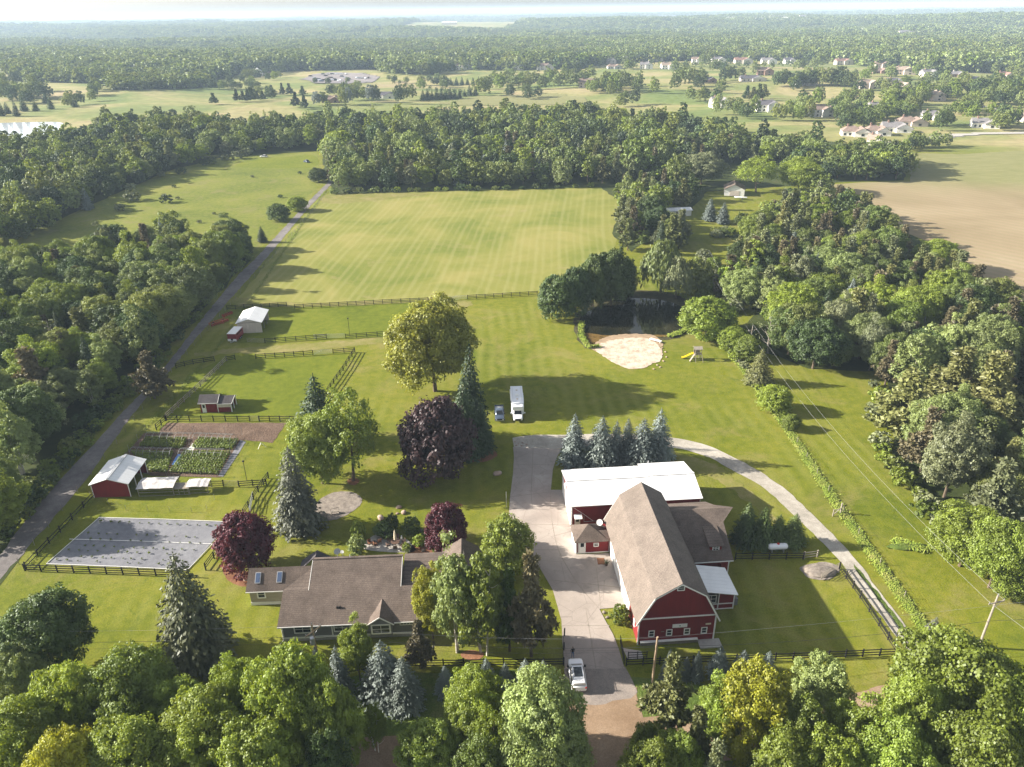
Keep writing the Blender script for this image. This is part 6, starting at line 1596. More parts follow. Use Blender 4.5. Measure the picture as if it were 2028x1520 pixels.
for i, (px, py, w) in enumerate(HS2):
    if not w: continue
    p = G(px, py); ww = w / ppm((p.x, p.y, p.z + 3))
    t = far_building('distant_building', 'pale %s in a far clearing %s' % (['long building', 'small house', 'large white house', 'low house', 'tiny house', '', 'house', 'long shed', 'small shed', 'long low building', 'long white building'][i], ['left of the white house near the horizon', 'just left of the large white one', 'standing highest near the horizon', 'right of the large white one', 'farthest right of the horizon cluster', '', 'left of the sheds in the far woods', 'in the far woods at the right', 'beside the long shed', 'above the golf course', 'near the horizon in the middle'][i]), 'building', p + Vector((0, 0, 6)), 0, ww, 14, 9, 13, 'wallw' if i % 2 == 0 else 'wallt', 'rg' if i % 3 else 'wallw')

# club tent, golf car park
def tent():
    p = G(498, 152); w = 36 / ppm((p.x, p.y, 2))
    t = thing('clubhouse_tent', 'white peaked clubhouse roof at the edge of the golf course', 'tent', (p.x, p.y, p.z), .06)
    MB().box(.5, .5, -1, w * .6, 14, 3).build('wall', M['wallw'], t)
    m = MB(); m.add([(-1, -1, 3), (w * .66, -1, 3), (w * .66, 15, 3), (-1, 15, 3), (w * .3, 7, 11)], [(0, 1, 4), (1, 2, 4), (2, 3, 4), (3, 0, 4), (3, 2, 1, 0)]); m.build('roof', M['white'], t)
    MB().box(w * .68, 2, -1, w * 1.2, 12, 3.4).build('annex_wall', M['wallt'], t)
    m = MB(); m.add([(w * .66, 1, 3.4), (w * 1.25, 1, 3.4), (w * 1.25, 13, 3.4), (w * .66, 13, 3.4), (w * .8, 7, 5.6), (w * 1.1, 7, 5.6)], [(0, 1, 5, 4), (1, 2, 5), (2, 3, 4, 5), (3, 0, 4), (3, 2, 1, 0)]); m.build('annex_roof', M['rb'], t)
tent()
a = G(675, 158)
def drape(name, pts, mat, dz=.25, cell=6.0):
    w = [G(*q) for q in pts]; poly = [(q.x, q.y) for q in w]
    P = np.array(poly); m = MB(); idx = {}
    xs = np.arange(P[:, 0].min(), P[:, 0].max() + cell, cell); ys = np.arange(P[:, 1].min(), P[:, 1].max() + cell, cell)
    X, Y = np.meshgrid(xs, ys); k = inside(poly, X, Y)
    for j in range(len(ys) - 1):
        for i in range(len(xs) - 1):
            if k[j:j + 2, i:i + 2].sum() >= 3:
                f = []
                for jj, ii in ((j, i), (j, i + 1), (j + 1, i + 1), (j + 1, i)):
                    if (jj, ii) not in idx:
                        idx[(jj, ii)] = len(m.v); m.v.append((X[jj, ii], Y[jj, ii], float(height(X[jj, ii], Y[jj, ii])) + dz))
                    f.append(idx[(jj, ii)])
                m.f.append(tuple(f)); m.m.append(0)
    o = m.build(name, mat); tag(o, kind='structure'); return o
drape('car_park', [(590, 158), (610, 149), (660, 144), (720, 146), (752, 153), (748, 163), (690, 168), (620, 166)], M['asphalt'], .5)
drape('bare_strip', [(850, 208), (950, 190), (1100, 186), (1170, 196), (1170, 205), (1000, 212)], M['crop'], .3, 8)
drape('street', [(1720, 284), (1790, 281), (1870, 268), (1960, 262), (2060, 262), (2060, 268), (1960, 268), (1890, 274), (1800, 286), (1740, 291)], M['concrete2'], .35, 4)
drape('street', [(1920, 204), (1960, 212), (2040, 232), (2100, 246), (2100, 250), (2030, 236), (1950, 217), (1915, 209)], M['concrete2'], .35, 4)
CM = [M['carwhite'], M['carblue'], M['steel'], M['black'], M['carred'], M['siding']]
def tiny_car_mesh():
    m = MB()
    m.add([(-.9, -2.3, .3), (.9, -2.3, .3), (.9, 2.3, .3), (-.9, 2.3, .3), (-.9, -2.2, .85), (.9, -2.2, .85), (.9, 2.2, .9), (-.9, 2.2, .9), (-.75, -1.1, 1.45), (.75, -1.1, 1.45), (.75, 1.5, 1.45), (-.75, 1.5, 1.45)],
          [(0, 1, 5, 4), (1, 2, 6, 5), (2, 3, 7, 6), (3, 0, 4, 7), (4, 5, 9, 8), (5, 6, 10, 9), (6, 7, 11, 10), (7, 4, 8, 11), (8, 9, 10, 11)])
    return m.mesh('car_body', M['carwhite'])
tcm = tiny_car_mesh(); rr = random.Random(3)
for k, (px, py) in enumerate([(616 + i * 7.6 + rr.uniform(-2, 2), 153 + (i % 4) * 3.3 + rr.uniform(-.6, .6)) for i in range(11)] + [(632 + i * 8.5, 161 + rr.uniform(-.5, .8)) for i in range(6)] + [(706 + i * 6, 156.5 + (i % 2)) for i in range(5)] + [(640 + i * 9, 149) for i in range(6)]):
    p = G(px, py)
    o = share('parked_car', tcm, None, (p.x, p.y, p.z + .55), (0, 0, rr.choice([0, PI / 2]) + rr.uniform(-.1, .1)), (1.2, 1.2, 1.2))
    o.material_slots[0].link = 'OBJECT'; o.material_slots[0].material = rr.choice(CM[:4] + CM[:1])
    tag(o, 'distant car parked on the golf course car park', 'car', 'cars on the golf course car park')

# single trees of the golf course and the neighbourhood
rr = random.Random(77)
def golf(pts, kind, leafs, h, w, name, label, group):
    for px, py in pts:
        p = G(px, py); hh = h * rr.uniform(.8, 1.2)
        tree(name.replace('broadleaf_tree', 'garden_tree' if ('garden' in group or 'house' in group or 'street' in group) else 'park_tree'), kind, rr.choice(leafs), (p.x, p.y, p.z - .2), hh, w * rr.uniform(.85, 1.15), label, group=group, trunk=False)
golf([(5, 231), (16, 226), (34, 231), (49, 221), (72, 221), (102, 217), (92, 205), (150, 213)], 'mspruce_a', ['spruce', 'dark'], 11, 7, 'spruce_tree', 'dark conifer on the golf course above the far pond', 'conifers above the far pond')
golf([(135, 213), (161, 208), (185, 202), (142, 210)], 'mround_a', ['wood', 'dark'], 11, 9, 'broadleaf_tree', 'round tree standing alone beside the golf fairway', 'lone trees by the fairway')
golf([(5, 200), (20, 196), (45, 192), (62, 196), (80, 194), (12, 178), (35, 170), (28, 205), (70, 184), (55, 207), (90, 198)], 'mround_b', ['wood', 'dark', 'maple'], 15, 13, 'broadleaf_tree', 'tree in the clump at the golf course edge of the frame', 'clump at the golf course edge')
golf([(350, 167), (420, 178), (430, 177), (440, 179), (448, 176), (463, 178), (475, 178), (490, 174), (455, 168), (480, 165), (500, 176), (510, 176)], 'mround_a', ['dark', 'wood'], 9, 8, 'broadleaf_tree', 'small tree in the row across the golf fairway', 'row across the fairway')
golf([(470, 203), (482, 202), (492, 203), (500, 202), (510, 200), (521, 200), (530, 196), (540, 195), (560, 190), (574, 190), (600, 191), (424, 208), (587, 214), (604, 217)], 'mpine_a', ['dark', 'spruce'], 11, 9, 'pine_tree', 'dark pine standing on the golf course lawn', 'pines on the golf lawn')
golf([(625, 166), (650, 168), (689, 164), (770, 160), (783, 162), (805, 166), (780, 164)], 'mround_b', ['wood', 'dark'], 7, 6, 'broadleaf_tree', 'small round tree beside the golf car park', 'trees by the car park')
golf([(700 + i * 11, 165 + i * 1.6) for i in range(0)] + [(780 + i * 12, 167 + i * 2.0 + rr.uniform(-1, 1)) for i in range(12)], 'fround_b', ['dark'], 5, 4, 'broadleaf_tree', 'young tree in the row leading away from the golf car park', 'young trees in a row')
golf([(882 + i * 11, 169) for i in range(7)], 'mspruce_b', ['spruce', 'dark'], 9, 6, 'spruce_tree', 'conifer of the even row above the bare strip', 'even row of conifers')
golf([(838 + i * 9, 199 - i * .4) for i in range(9)] + [(920, 192), (930, 190), (942, 190)], 'mspruce_a', ['dark', 'spruce'], 9, 8, 'spruce_tree', 'dark conifer in the dense row beside the bare strip', 'dense row beside the bare strip')
golf([(700, 200), (712, 198), (722, 200), (735, 204), (745, 203), (800, 200), (815, 198), (690, 208), (680, 210), (790, 207), (640, 208), (628, 210)], 'mround_a', ['dark', 'wood', 'blue'], 13, 10, 'broadleaf_tree', 'garden tree around the houses beyond the middle wood', 'garden trees beyond the middle wood')
golf([(965, 178), (980, 172), (990, 180), (1003, 176), (1018, 180), (1032, 175), (1045, 179), (1060, 172), (1075, 178), (1090, 172), (1105, 176), (1120, 170), (1135, 176), (1150, 172), (1100, 165), (1120, 158), (1140, 158), (1155, 165), (1085, 166), (1170, 160), (950, 186), (960, 190)], 'mtall_a', ['wood', 'poplar', 'maple'], 17, 14, 'broadleaf_tree', 'tall tree in the grove beyond the bare strip', 'grove beyond the bare strip')
golf([(1236, 180), (1250, 176), (1262, 182), (1335, 150), (1342, 165), (1336, 180), (1350, 172), (1295, 186), (1383, 178), (1372, 172), (1430, 164), (1440, 160), (1450, 160), (1465, 158), (1390, 166), (1355, 142), (1495, 150), (1198, 182), (1212, 185)], 'mtall_b', ['wood', 'maple', 'dark', 'poplar'], 16, 11, 'broadleaf_tree', 'tall tree beside the fairway between the far houses', 'trees between the far houses')
golf([(1390, 134), (1398, 131), (1404, 135), (1610, 138), (1620, 136), (1630, 136)], 'mpop_b', ['poplar'], 20, 12, 'poplar_tree', 'tall pale poplar in the clump in front of the far row of houses', 'poplar clumps before the far row')
golf([(1540 + i * 9, 172 + rr.uniform(-3, 2)) for i in range(17)], 'mround_a', ['wood', 'dark', 'dark'], 15, 12, 'broadleaf_tree', 'park tree in the long clump in the middle of the fairway', 'long clump on the fairway')
golf([(1478, 200), (1490, 202), (1502, 200), (1512, 196)], 'mpine_a', ['dark', 'pine'], 12, 10, 'pine_tree', 'dark pine in the small group on the near fairway', 'small pine group on the fairway')
golf([(1560, 232), (1572, 228), (1585, 235), (1595, 230), (1578, 240), (1600, 240), (1650, 232), (1660, 238), (1672, 236), (1668, 228), (1698, 228), (1702, 236), (1460, 232), (1475, 236), (1492, 232), (1445, 224), (1540, 240), (1420, 228)], 'mround_c', ['wood', 'maple', 'dark', 'poplar'], 13, 9, 'broadleaf_tree', 'garden tree in front of the nearer grey and white houses', 'garden trees of the nearer houses')
golf([(1716, 238), (1745, 240), (1760, 236), (1775, 232), (1790, 234), (1800, 228), (1810, 224), (1735, 248), (1722, 252), (1785, 222)], 'mround_b', ['maple', 'wood', 'bright'], 10, 10, 'broadleaf_tree', 'leafy tree behind the brown-roofed houses', 'trees behind the brown-roofed houses')
golf([(1832, 250), (1866, 254), (1858, 250), (1918, 238), (1928, 236), (1960, 236), (1975, 250), (1992, 256), (2010, 252), (1888, 226), (1907, 222)], 'mtall_a', ['wood', 'maple', 'poplar'], 12, 8, 'broadleaf_tree', 'street tree beside the curved street', 'street trees by the curved street')
golf([(1740, 180), (1754, 184), (1700, 182), (1810, 196), (1822, 200), (1832, 202), (1858, 196), (1868, 200), (1880, 190), (1890, 196), (1895, 188), (1912, 186), (1920, 190), (1932, 192), (1946, 192), (1958, 192), (1965, 176), (1975, 182), (1992, 184), (1984, 200), (2010, 205), (2020, 215), (1868, 176), (1858, 168), (1870, 160), (1815, 150), (1712, 160), (1725, 152), (1760, 152), (1835, 168), (1905, 172), (2005, 176), (2018, 190)], 'mround_a', ['wood', 'dark', 'maple', 'poplar'], 13, 10, 'broadleaf_tree', 'garden tree among the crowded houses at the far right', 'garden trees among the crowded houses')
golf([(1240 + i * 17, 133 + rr.uniform(-4, 4)) for i in range(24)], 'fround_a', ['wood', 'dark', 'poplar'], 8, 8, 'broadleaf_tree', 'small garden tree along the far row of houses', 'garden trees of the far row')
_g = [(rr.uniform(1200, 2040), rr.uniform(128, 215)) for i in range(420)]
def _near(px, py):
    return any(abs(px - h[0]) < h[2] * .55 + 2 and -4 < py - h[1] < 9 for h in HS)
_g = [q for q in _g if not _near(*q) and (math.sin(q[0] / 31) + math.sin(q[1] / 7 + q[0] / 60) > (-.1 if q[0] > 1680 else .75))]
golf(_g[:130], 'mtall_b', ['wood', 'maple', 'dark', 'poplar'], 13, 10, 'broadleaf_tree', 'leafy tree scattered among the far neighbourhood houses', 'leafy trees of the far house lots')
_g = [(rr.uniform(1640, 2040), rr.uniform(205, 262)) for i in range(150)]
_g = [q for q in _g if not _near(*q) and math.sin(q[0] / 23 + q[1] / 9) > .25]
golf(_g[:60], 'mround_b', ['wood', 'maple', 'dark'], 11, 9, 'broadleaf_tree', 'leafy tree scattered among the nearer neighbourhood houses', 'leafy trees of the nearer house lots')
_g = [(rr.uniform(180, 1200), rr.uniform(150, 200)) for i in range(260)]
_g = [q for q in _g if math.sin(q[0] / 27 + 1) + math.sin(q[1] / 6 + q[0] / 80) > 1.0 and not (580 < q[0] < 760 and q[1] < 172)]
golf(_g[:60], 'mround_c', ['wood', 'maple', 'dark'], 10, 9, 'broadleaf_tree', 'tree in a loose clump on the open golf course', 'loose clumps on the golf course')
golf([(835 + i * 8, 150 - i * .6) for i in range(8)] + [(545, 150), (470, 152), (462, 150), (555, 146)], 'mround_b', ['dark', 'wood'], 15, 14, 'broadleaf_tree', 'dark tree at the edge of the golf lawn', 'dark trees at the golf lawn edge')
# ------------------------------------------------------------------ fences
_pm = {}
def fence(pts, label, mat='black', n=None, h=1.35, rails=(.35, .78, 1.2), sp=2.44, name='board_fence', group=None, px=True, pw=.15, rh=.14, first=True, last=True):
    W_ = [G(*q) if px else Vector((*q, 0)) for q in pts]
    t = thing(name, label, 'fence', (W_[0].x, W_[0].y, 0), 0, group)
    o = W_[0]
    key = (mat, h, pw)
    if key not in _pm: _pm[key] = MB().box(-pw / 2, -pw / 2, -.05, pw / 2, pw / 2, h).mesh('post', M[mat])
    for i in range(len(W_) - 1):
        a, b = W_[i] - o, W_[i + 1] - o; L = (b - a).length; m = max(1, round(L / sp)); an = math.atan2(b.y - a.y, b.x - a.x)
        for k in range(m + (i == len(W_) - 2)):
            p = a.lerp(b, k / m)
            share('post', _pm[key], t, (p.x, p.y, RR.uniform(-.04, .03)), (RR.uniform(-.02, .02), RR.uniform(-.02, .02), an))
        rk = (mat, rh, 'r')
        if rk not in _pm: _pm[rk] = MB().box(0, -.02, -rh / 2, 1, .02, rh / 2).mesh('rail', M[mat])
        for k in range(m):
            p = a.lerp(b, k / m); s = (b - a).normalized(); q = Vector((-s.y, s.x, 0)) * (pw / 2 + .022)
            for z in rails:
                share('rail', _pm[rk], t, (p.x - q.x, p.y - q.y, z + RR.uniform(-.02, .02)), (0, RR.uniform(-.008, .008), an), (L / m, 1, 1))
    return t
RR = random.Random(21)
fence([(1240, 1319), (1372, 1314), (1500, 1310), (1640, 1304), (1775, 1298)], 'long black board fence along the road in front of the barn yard')
fence([(1662, 1128), (1703, 1185), (1740, 1240), (1777, 1296)], 'black board fence between the barn yard and the gravel track')
fence([(1456, 1109), (1590, 1108)], 'short black board fence passing in front of the propane tank')
fence([(1592, 1107), (1618, 1104)], 'short weathered rail panel at the end of the propane tank fence', 'greywood', sp=1.8)
fence([(760, 1322), (1116, 1318)], 'dark board fence hidden among the small blue spruces by the gate')
fence([(640, 1342), (760, 1322)], 'dark board fence under the trees below the open lawn')
fence([(50, 1131), (375, 1143)], 'black board fence along the near side of the grey fabric bed')
fence([(52, 1127), (120, 1055), (188, 984)], 'black board fence on the lane side of the grey fabric bed', rails=(.5, 1.1), sp=3.2)
fence([(450, 614), (568, 607)], 'shaded black board fence behind the cream shed')
fence([(584, 612), (740, 603), (866, 597)], 'long black board fence at the near edge of the hay field')
fence([(926, 593), (1064, 585)], 'black board fence at the hay field edge, on the pond side of the gate')
fence([(525, 680), (647, 671)], 'black board fence in front of the cream shed')
fence([(685, 671), (768, 665)], 'black board fence meeting the big yellow-green tree')
fence([(507, 711), (620, 704)], 'black board fence along the top of the horse paddock, longer piece')
fence([(660, 701), (703, 698)], 'black board fence piece at the top corner of the horse paddock')
fence([(703, 698), (680, 735), (655, 770), (628, 812)], 'black board fence down the side of the horse paddock, casting long shadows')
fence([(449, 716), (408, 757), (330, 830)], 'weathered rail fence down the lane side of the horse paddock', 'greywood')
fence([(449, 716), (466, 713)], 'short black board fence piece at the lane corner of the paddock')
fence([(349, 730), (383, 722), (425, 716)], 'shaded board fence between the lane and the paddock corner')
fence([(328, 834), (495, 835)], 'black board fence between the paddock and the tilled soil, longer piece')
fence([(514, 835), (596, 835)], 'black board fence between the tilled soil and the dark spruce')
fence([(414, 964), (443, 964)], 'short black board fence beside the small tarp roof')
fence([(474, 965), (528, 961)], 'black board fence piece beside the wooden gate')
fence([(532, 948), (512, 975), (483, 1022)], 'black board fence running down toward the larger red tree')
fence([(440, 1085), (408, 1130)], 'black board fence behind the larger red tree')
fence([(1118, 1260), (1116, 1318)], 'dark fence piece on the house side of the driveway')
fence([(330, 834), (310, 852)], 'short black fence piece at the lane corner of the tilled soil')
# gates
def gate(a, b, label, mat='greywood', h=1.25, name='gate'):
    a, b = G(*a), G(*b); t = thing(name, label, 'gate', (a.x, a.y, 0), math.atan2(b.y - a.y, b.x - a.x)); L = (b - a).length
    MB().box(0, -.03, .2, .06, .03, h).box(L - .06, -.03, .2, L, .03, h).build('gate_frame', M[mat], t)
    for k in range(5): MB().box(0, -.02, .2 + k * (h - .25) / 4, L, .02, .26 + k * (h - .25) / 4).build('gate_bar', M[mat], t)
    MB().bar((0, .04, .2), (L / 2, .04, h), .04, .05).build('brace', M[mat], t)
    return t
gate((622, 672), (683, 670), 'thin wire gate in the fence line in front of the cream shed', 'steel')
gate((622, 704), (658, 701), 'thin wire gate in the fence at the top of the paddock', 'steel')
gate((888, 596), (925, 593), 'open metal gate between the hay field and the lawn', 'steel')
gate((497, 835), (513, 835), 'small gate between the paddock and the tilled soil')
gate((490, 679), (523, 680), 'low grey gate beside the red horse trailer')
gate((445, 964), (473, 965), 'wooden gate beside the garden lamp post')
gate((1625, 1150), (1660, 1128), 'weathered wooden gate leaning beside the gravel mound')
gate((1236, 1318), (1228, 1275), 'black gate swung open on the barn side of the driveway', 'black', 1.5)
gate((495, 1018), (502, 985), 'open wire gate beside the board fence near the grey-blue spruce', 'steel')
p = G(1864, 1298)
t = thing('pallet_gate', 'reddish slatted wooden panel leaning beside the small sparse spruce', 'gate', (*G(1864, 1300).xy, 0), math.radians(112))
for k in range(8): MB().box(0, -.03, .1 + k * .19, 2.9, .03, .23 + k * .19).build('slat', M['greywood'], t)
for x in (.1, 1.45, 2.8): MB().box(x - .05, .03, 0, x + .05, .1, 1.6).build('post', M['greywood'], t)
# wire fences: posts with wires
def wire_fence(pts, label, sp=5.0, h=1.3, mat='greywood', wires=(.4, .8, 1.2), r=.05):
    W_ = [G(*q) for q in pts]; o = W_[0]
    t = thing('wire_fence', label, 'fence', (o.x, o.y, 0))
    pm = MB().tube([(0, 0, -.1), (0, 0, h)], r, 6).mesh('post', M[mat])
    for i in range(len(W_) - 1):
        a, b = W_[i] - o, W_[i + 1] - o; L = (b - a).length; m = max(1, round(L / sp))
        for k in range(m + (i == len(W_) - 2)):
            p = a.lerp(b, k / m); share('post', pm, t, (p.x, p.y, 0), (RR.uniform(-.05, .05), RR.uniform(-.05, .05), 0))
        for z in wires: MB().bar((a.x, a.y, z), (b.x, b.y, z), .012, .012).build('wire', M['wire'], t)
wire_fence([(654, 380), (610, 430), (540, 512), (495, 562), (412, 655), (340, 738), (232, 880), (124, 1012), (38, 1118)], 'wire fence on thin posts along the gravel lane')
wire_fence([(1852, 1275), (1790, 1185), (1700, 1060), (1640, 975), (1560, 850), (1500, 770), (1430, 680)], 'wire fence in the overgrown strip between the two lawns', 6)
wire_fence([(180, 985), (250, 1012), (380, 1015), (410, 1010), (425, 990)], 'low wire netting fence below the red steel shed', 4, 1.1, 'steel', (.3, .7, 1.05), .03)
wire_fence([(238, 918), (290, 856), (480, 862), (432, 945), (330, 943)], 'wire netting fence round the vegetable garden', 3.5, 1.7, 'steel', (.4, .9, 1.6), .03)
# overgrown strip: blades of tall grass
def tall_grass(name, pts, width, n, h, mat, seed=3):
    rg = np.random.default_rng(seed); W_ = [G(*q) for q in pts]
    L = [(W_[i + 1] - W_[i]).length for i in range(len(W_) - 1)]
    seg = rg.choice(len(L), n, p=np.array(L) / sum(L)); u = rg.uniform(0, 1, n)
    A = np.array([[w.x, w.y] for w in W_]); P = A[seg] + (A[seg + 1] - A[seg]) * u[:, None]
    clump = rg.normal(size=(n, 2)) * width * .35
    P = P + clump
    hh = h * rg.uniform(.4, 1.3, n)
    C = np.stack([P[:, 0], P[:, 1], hh * .45], 1)
    N = rg.normal(size=(n, 3)) * np.array([.6, .6, .4]) + np.array([-.5, -.2, .9])
    Q = cards(C, N, hh * .34, rg, 2.6, np.tile([0, 0, 1.0], (n, 1)) + rg.normal(size=(n, 3)) * .35)
    o = bpy.data.objects.new(name, quads_mesh(name, Q, mat)); link(o); tag(o, kind='stuff')
LM['grass'] = mottled('tall_grass_blades', [(0.35, (0.13, 0.19, 0.025)), (0.5, (0.19, 0.24, 0.04)), (0.65, (0.27, 0.27, 0.08))], .4, 2, 6, .3)
tall_grass('tall_grass', [(1858, 1285), (1790, 1190), (1700, 1062), (1640, 975), (1560, 852), (1500, 768), (1440, 690)], 1.2, 30000, .4, LM['grass'])
tall_grass('tall_grass', [(56, 1120), (110, 1065), (190, 975), (270, 870), (350, 780), (430, 690), (520, 560), (600, 440), (645, 378)], 1.0, 9000, .35, LM['grass'], 4)
tall_grass('tall_grass', [(1152, 640), (1150, 668), (1166, 690), (1185, 688)], .8, 2500, .9, LM['grass'], 5)
tall_grass('tall_grass', [(1325, 668), (1350, 660), (1385, 640), (1392, 610), (1350, 585)], 1.2, 4000, .8, LM['grass'], 6)
tall_grass('tall_grass', [(1775, 1075), (1800, 1082), (1825, 1090)], 1.2, 1500, .6, LM['grass'], 7)

# ------------------------------------------------------------------ poles and wires
def wire(pts, sag, label, mat='wire', r=.015):
    m = MB()
    for i in range(len(pts) - 1):
        a, b = Vector(pts[i]), Vector(pts[i + 1]); P = []
        for k in range(13):
            t = k / 12; q = a.lerp(b, t); q.z -= sag * 4 * t * (1 - t); P.append(q)
        m.tube(P, r, 4, caps=False)
    o = m.build('power_line', M[mat]); tag(o, label, 'power line')
def pole(x, y, h, label, cross=True, r=.15, lean=0, rz=0, mat='polewood'):
    t = thing('utility_pole', label, 'utility pole', (x, y, 0), rz)
    MB().tube([(0, 0, -.1), (lean * .5, 0, h * .5), (lean, 0, h)], [r, r * .9, r * .7], 10).build('pole', M[mat], t)
    if cross:
        MB().box(lean - 1.2, -.16, h - 1.15, lean + 1.2, -.06, h - 1.0).build('crossarm', M[mat], t)
        m = MB()
        for q in (-1.1, 0, 1.1): MB().tube([(lean + q, -.11, h - 1.0), (lean + q, -.11, h - .75)] if q else [(lean, 0, h), (lean, 0, h + .25)], .05, 6).build('insulator', M['steel'], t)
        MB().bar((lean - .8, -.12, h - 1.05), (lean, -.1, h - 1.8), .04, .04).bar((lean + .8, -.12, h - 1.05), (lean, -.1, h - 1.8), .04, .04).build('brace', M['steel'], t)
    return t
pr = G(1938, 1282); hr_ = tall(pr, 1180)
pole(pr.x, pr.y, hr_, 'pale utility pole with a crossarm on the neighbour lawn', True, .16, .25, .25, 'greywood')
pf = G(1484, 690); hf = tall(pf, 646)
pole(pf.x, pf.y, hf, 'small distant utility pole with a crossarm above the hedge line', True, .13, .15, .3, 'greywood')
pm_ = G(1292, 1352); hm = tall(pm_, 1262)
pole(pm_.x, pm_.y, hm, 'bare brown wooden pole without a crossarm in front of the barn', False, .17, .1)
pl = G(633, 1322); hl = tall(pl, 1236)
t = pole(pl.x, pl.y, hl, 'utility pole with a grey transformer in front of the house', True, .15, -.1, .9)
MB().tube([(-.42, -.1, hl - 2.9), (-.42, -.1, hl - 1.9)], .3, 12).build('transformer', M['steel'], t)
d = Vector((0, 0, 1))
def top(p, h, dx=0, dy=0, dz=-.8): return (p.x + dx, p.y + dy, h + dz)
wire([top(pf, hf, -.9), top(pr, hr_, -.9, 0)], 2.6, 'bare overhead line over the side lawn, nearer the barn', 'wirelight')
wire([top(pf, hf, 1.1), top(pr, hr_, 1.2, 0)], 2.6, 'bare overhead line over the side lawn, farther from the barn', 'wirelight')
wire([top(pr, hr_, -.9), (pr.x + 14, pr.y - 28, hr_ - 1)], 1.2, 'bare overhead line leaving the crossarm pole toward the frame', 'wirelight')
pq = G(1380, 545)
wire([top(pf, hf, -.9), (pq.x, pq.y, 8)], 1.0, 'bare overhead line running from the small distant pole past the pond', 'wirelight')
wire([top(pf, hf, 1.1), (pq.x + 3, pq.y, 8)], 1.0, 'second bare overhead line beside the pond willow', 'wirelight')
rx = pr.x + 40
wire([(-90, 68, 9), top(pl, hl, 0, 0, -2.0), top(pm_, hm, 0, 0, -1.6), top(pr, hr_, 0, 0, -4.2), (rx, 74, 8)], .9, 'thick dark cable strung from pole to pole along the road', 'wire', .028)
wire([(-90, 68.5, 7.6), top(pl, hl, 0, .1, -3.0), top(pm_, hm, 0, .1, -2.3)], 1.1, 'lower thin cable in front of the house', 'wire', .018)
wire([(-90, 68.5, 10.6), top(pl, hl, 0, 0, -.2), top(pm_, hm, 0, 0, -.1), (rx, 76, 10.0)], 1.0, 'thin topmost wire along the road', 'wirelight', .014)
# lamp posts
def lamp_post(bx, by, ty, label):
    p = G(bx, by); h = tall(p, ty); t = thing('lamp_post', label, 'lamp post', (p.x, p.y, 0))
    MB().tube([(0, 0, 0), (0, 0, h)], .05, 6).build('pole', M['black'], t); MB().ell((0, 0, h), (.22, .22, .18), 10, 6).build('lamp_head', M['black'], t)
lamp_post(693, 667, 631, 'thin black lamp post in the upper pasture'); lamp_post(489, 952, 914, 'thin black lamp post beside the wooden garden gate')
t = thing('basketball_post', 'thin pole standing in the lawn beside the driveway', 'pole', (*G(1003, 1006).xy, 0)); MB().tube([(0, 0, 0), (0, 0, 3.2)], .045, 6).build('pole', M['steel'], t)
t = thing('hedge_post', 'stout grey corner post with a brace in the overgrown strip', 'post', (*G(1664, 1018).xy, 0), .4)
MB().tube([(0, 0, 0), (0, 0, 2.1)], .13, 8).build('post', M['greywood'], t); MB().bar((-1.6, 0, .3), (0, 0, 1.2), .1, .1).bar((-1.6, 0, 1.1), (0, 0, 1.1), .08, .08).build('brace', M['greywood'], t)
MB().tube([(-1.6, 0, 0), (-1.6, 0, 1.3)], .09, 8).build('short_post', M['greywood'], t)
t = thing('sprinkler', 'white pipe tripod standing in the grass beside the garden', 'sprinkler', (*G(518, 886).xy, 0))
for a in (0, 2.1, 4.2): MB().bar((math.cos(a) * .9, math.sin(a) * .9, .02), (0, 0, 1.0), .06, .06).build('leg', M['white'], t)

# ------------------------------------------------------------------ vehicles
def loft(parent, name, mat, secs, flat_bottom=True, close=True):
    """secs: (y, [(half width, z) bottom to top])"""
    m = MB(); n = len(secs[0][1])
    for y, pr_ in secs:
        for hw, z in pr_: m.v.append((hw, y, z))
        for hw, z in reversed(pr_): m.v.append((-hw, y, z))
    k = 2 * n
    for i in range(len(secs) - 1):
        for j in range(k):
            m.f.append((i * k + j, i * k + (j + 1) % k, (i + 1) * k + (j + 1) % k, (i + 1) * k + j)); m.m.append(0)
    m.f.append(tuple(range(k))[::-1]); m.m.append(0); m.f.append(tuple(range((len(secs) - 1) * k, len(secs) * k))); m.m.append(0)
    o = m.build(name, mat, parent)
    bm = bmesh.new(); bm.from_mesh(o.data); bmesh.ops.recalc_face_normals(bm, faces=bm.faces); bm.to_mesh(o.data); bm.free()
    b = o.modifiers.new('soft', 'BEVEL'); b.width = .05; b.segments = 2; b.limit_method = 'ANGLE'; b.angle_limit = .5
    o.data.shade_smooth()
    return o
def wheels(t, ys, hw, r=.38):
    tm = MB().tube([(-.12, 0, 0), (.12, 0, 0)], r, 16).mesh('tyre', M['rubber']); rm = MB().tube([(-.13, 0, 0), (.13, 0, 0)], r * .58, 12).mesh('rim', M['rim'])
    for y in ys:
        for s in (-1, 1):
            w = share('wheel', tm, t, (s * hw, y, r)); share('rim', rm, w)
def mirrors(t, y, hw, z, mat):
    for s in (-1, 1): MB().box(s * hw - .12, y - .08, z - .1, s * hw + .12, y + .08, z + .1).build('mirror', M[mat], t)
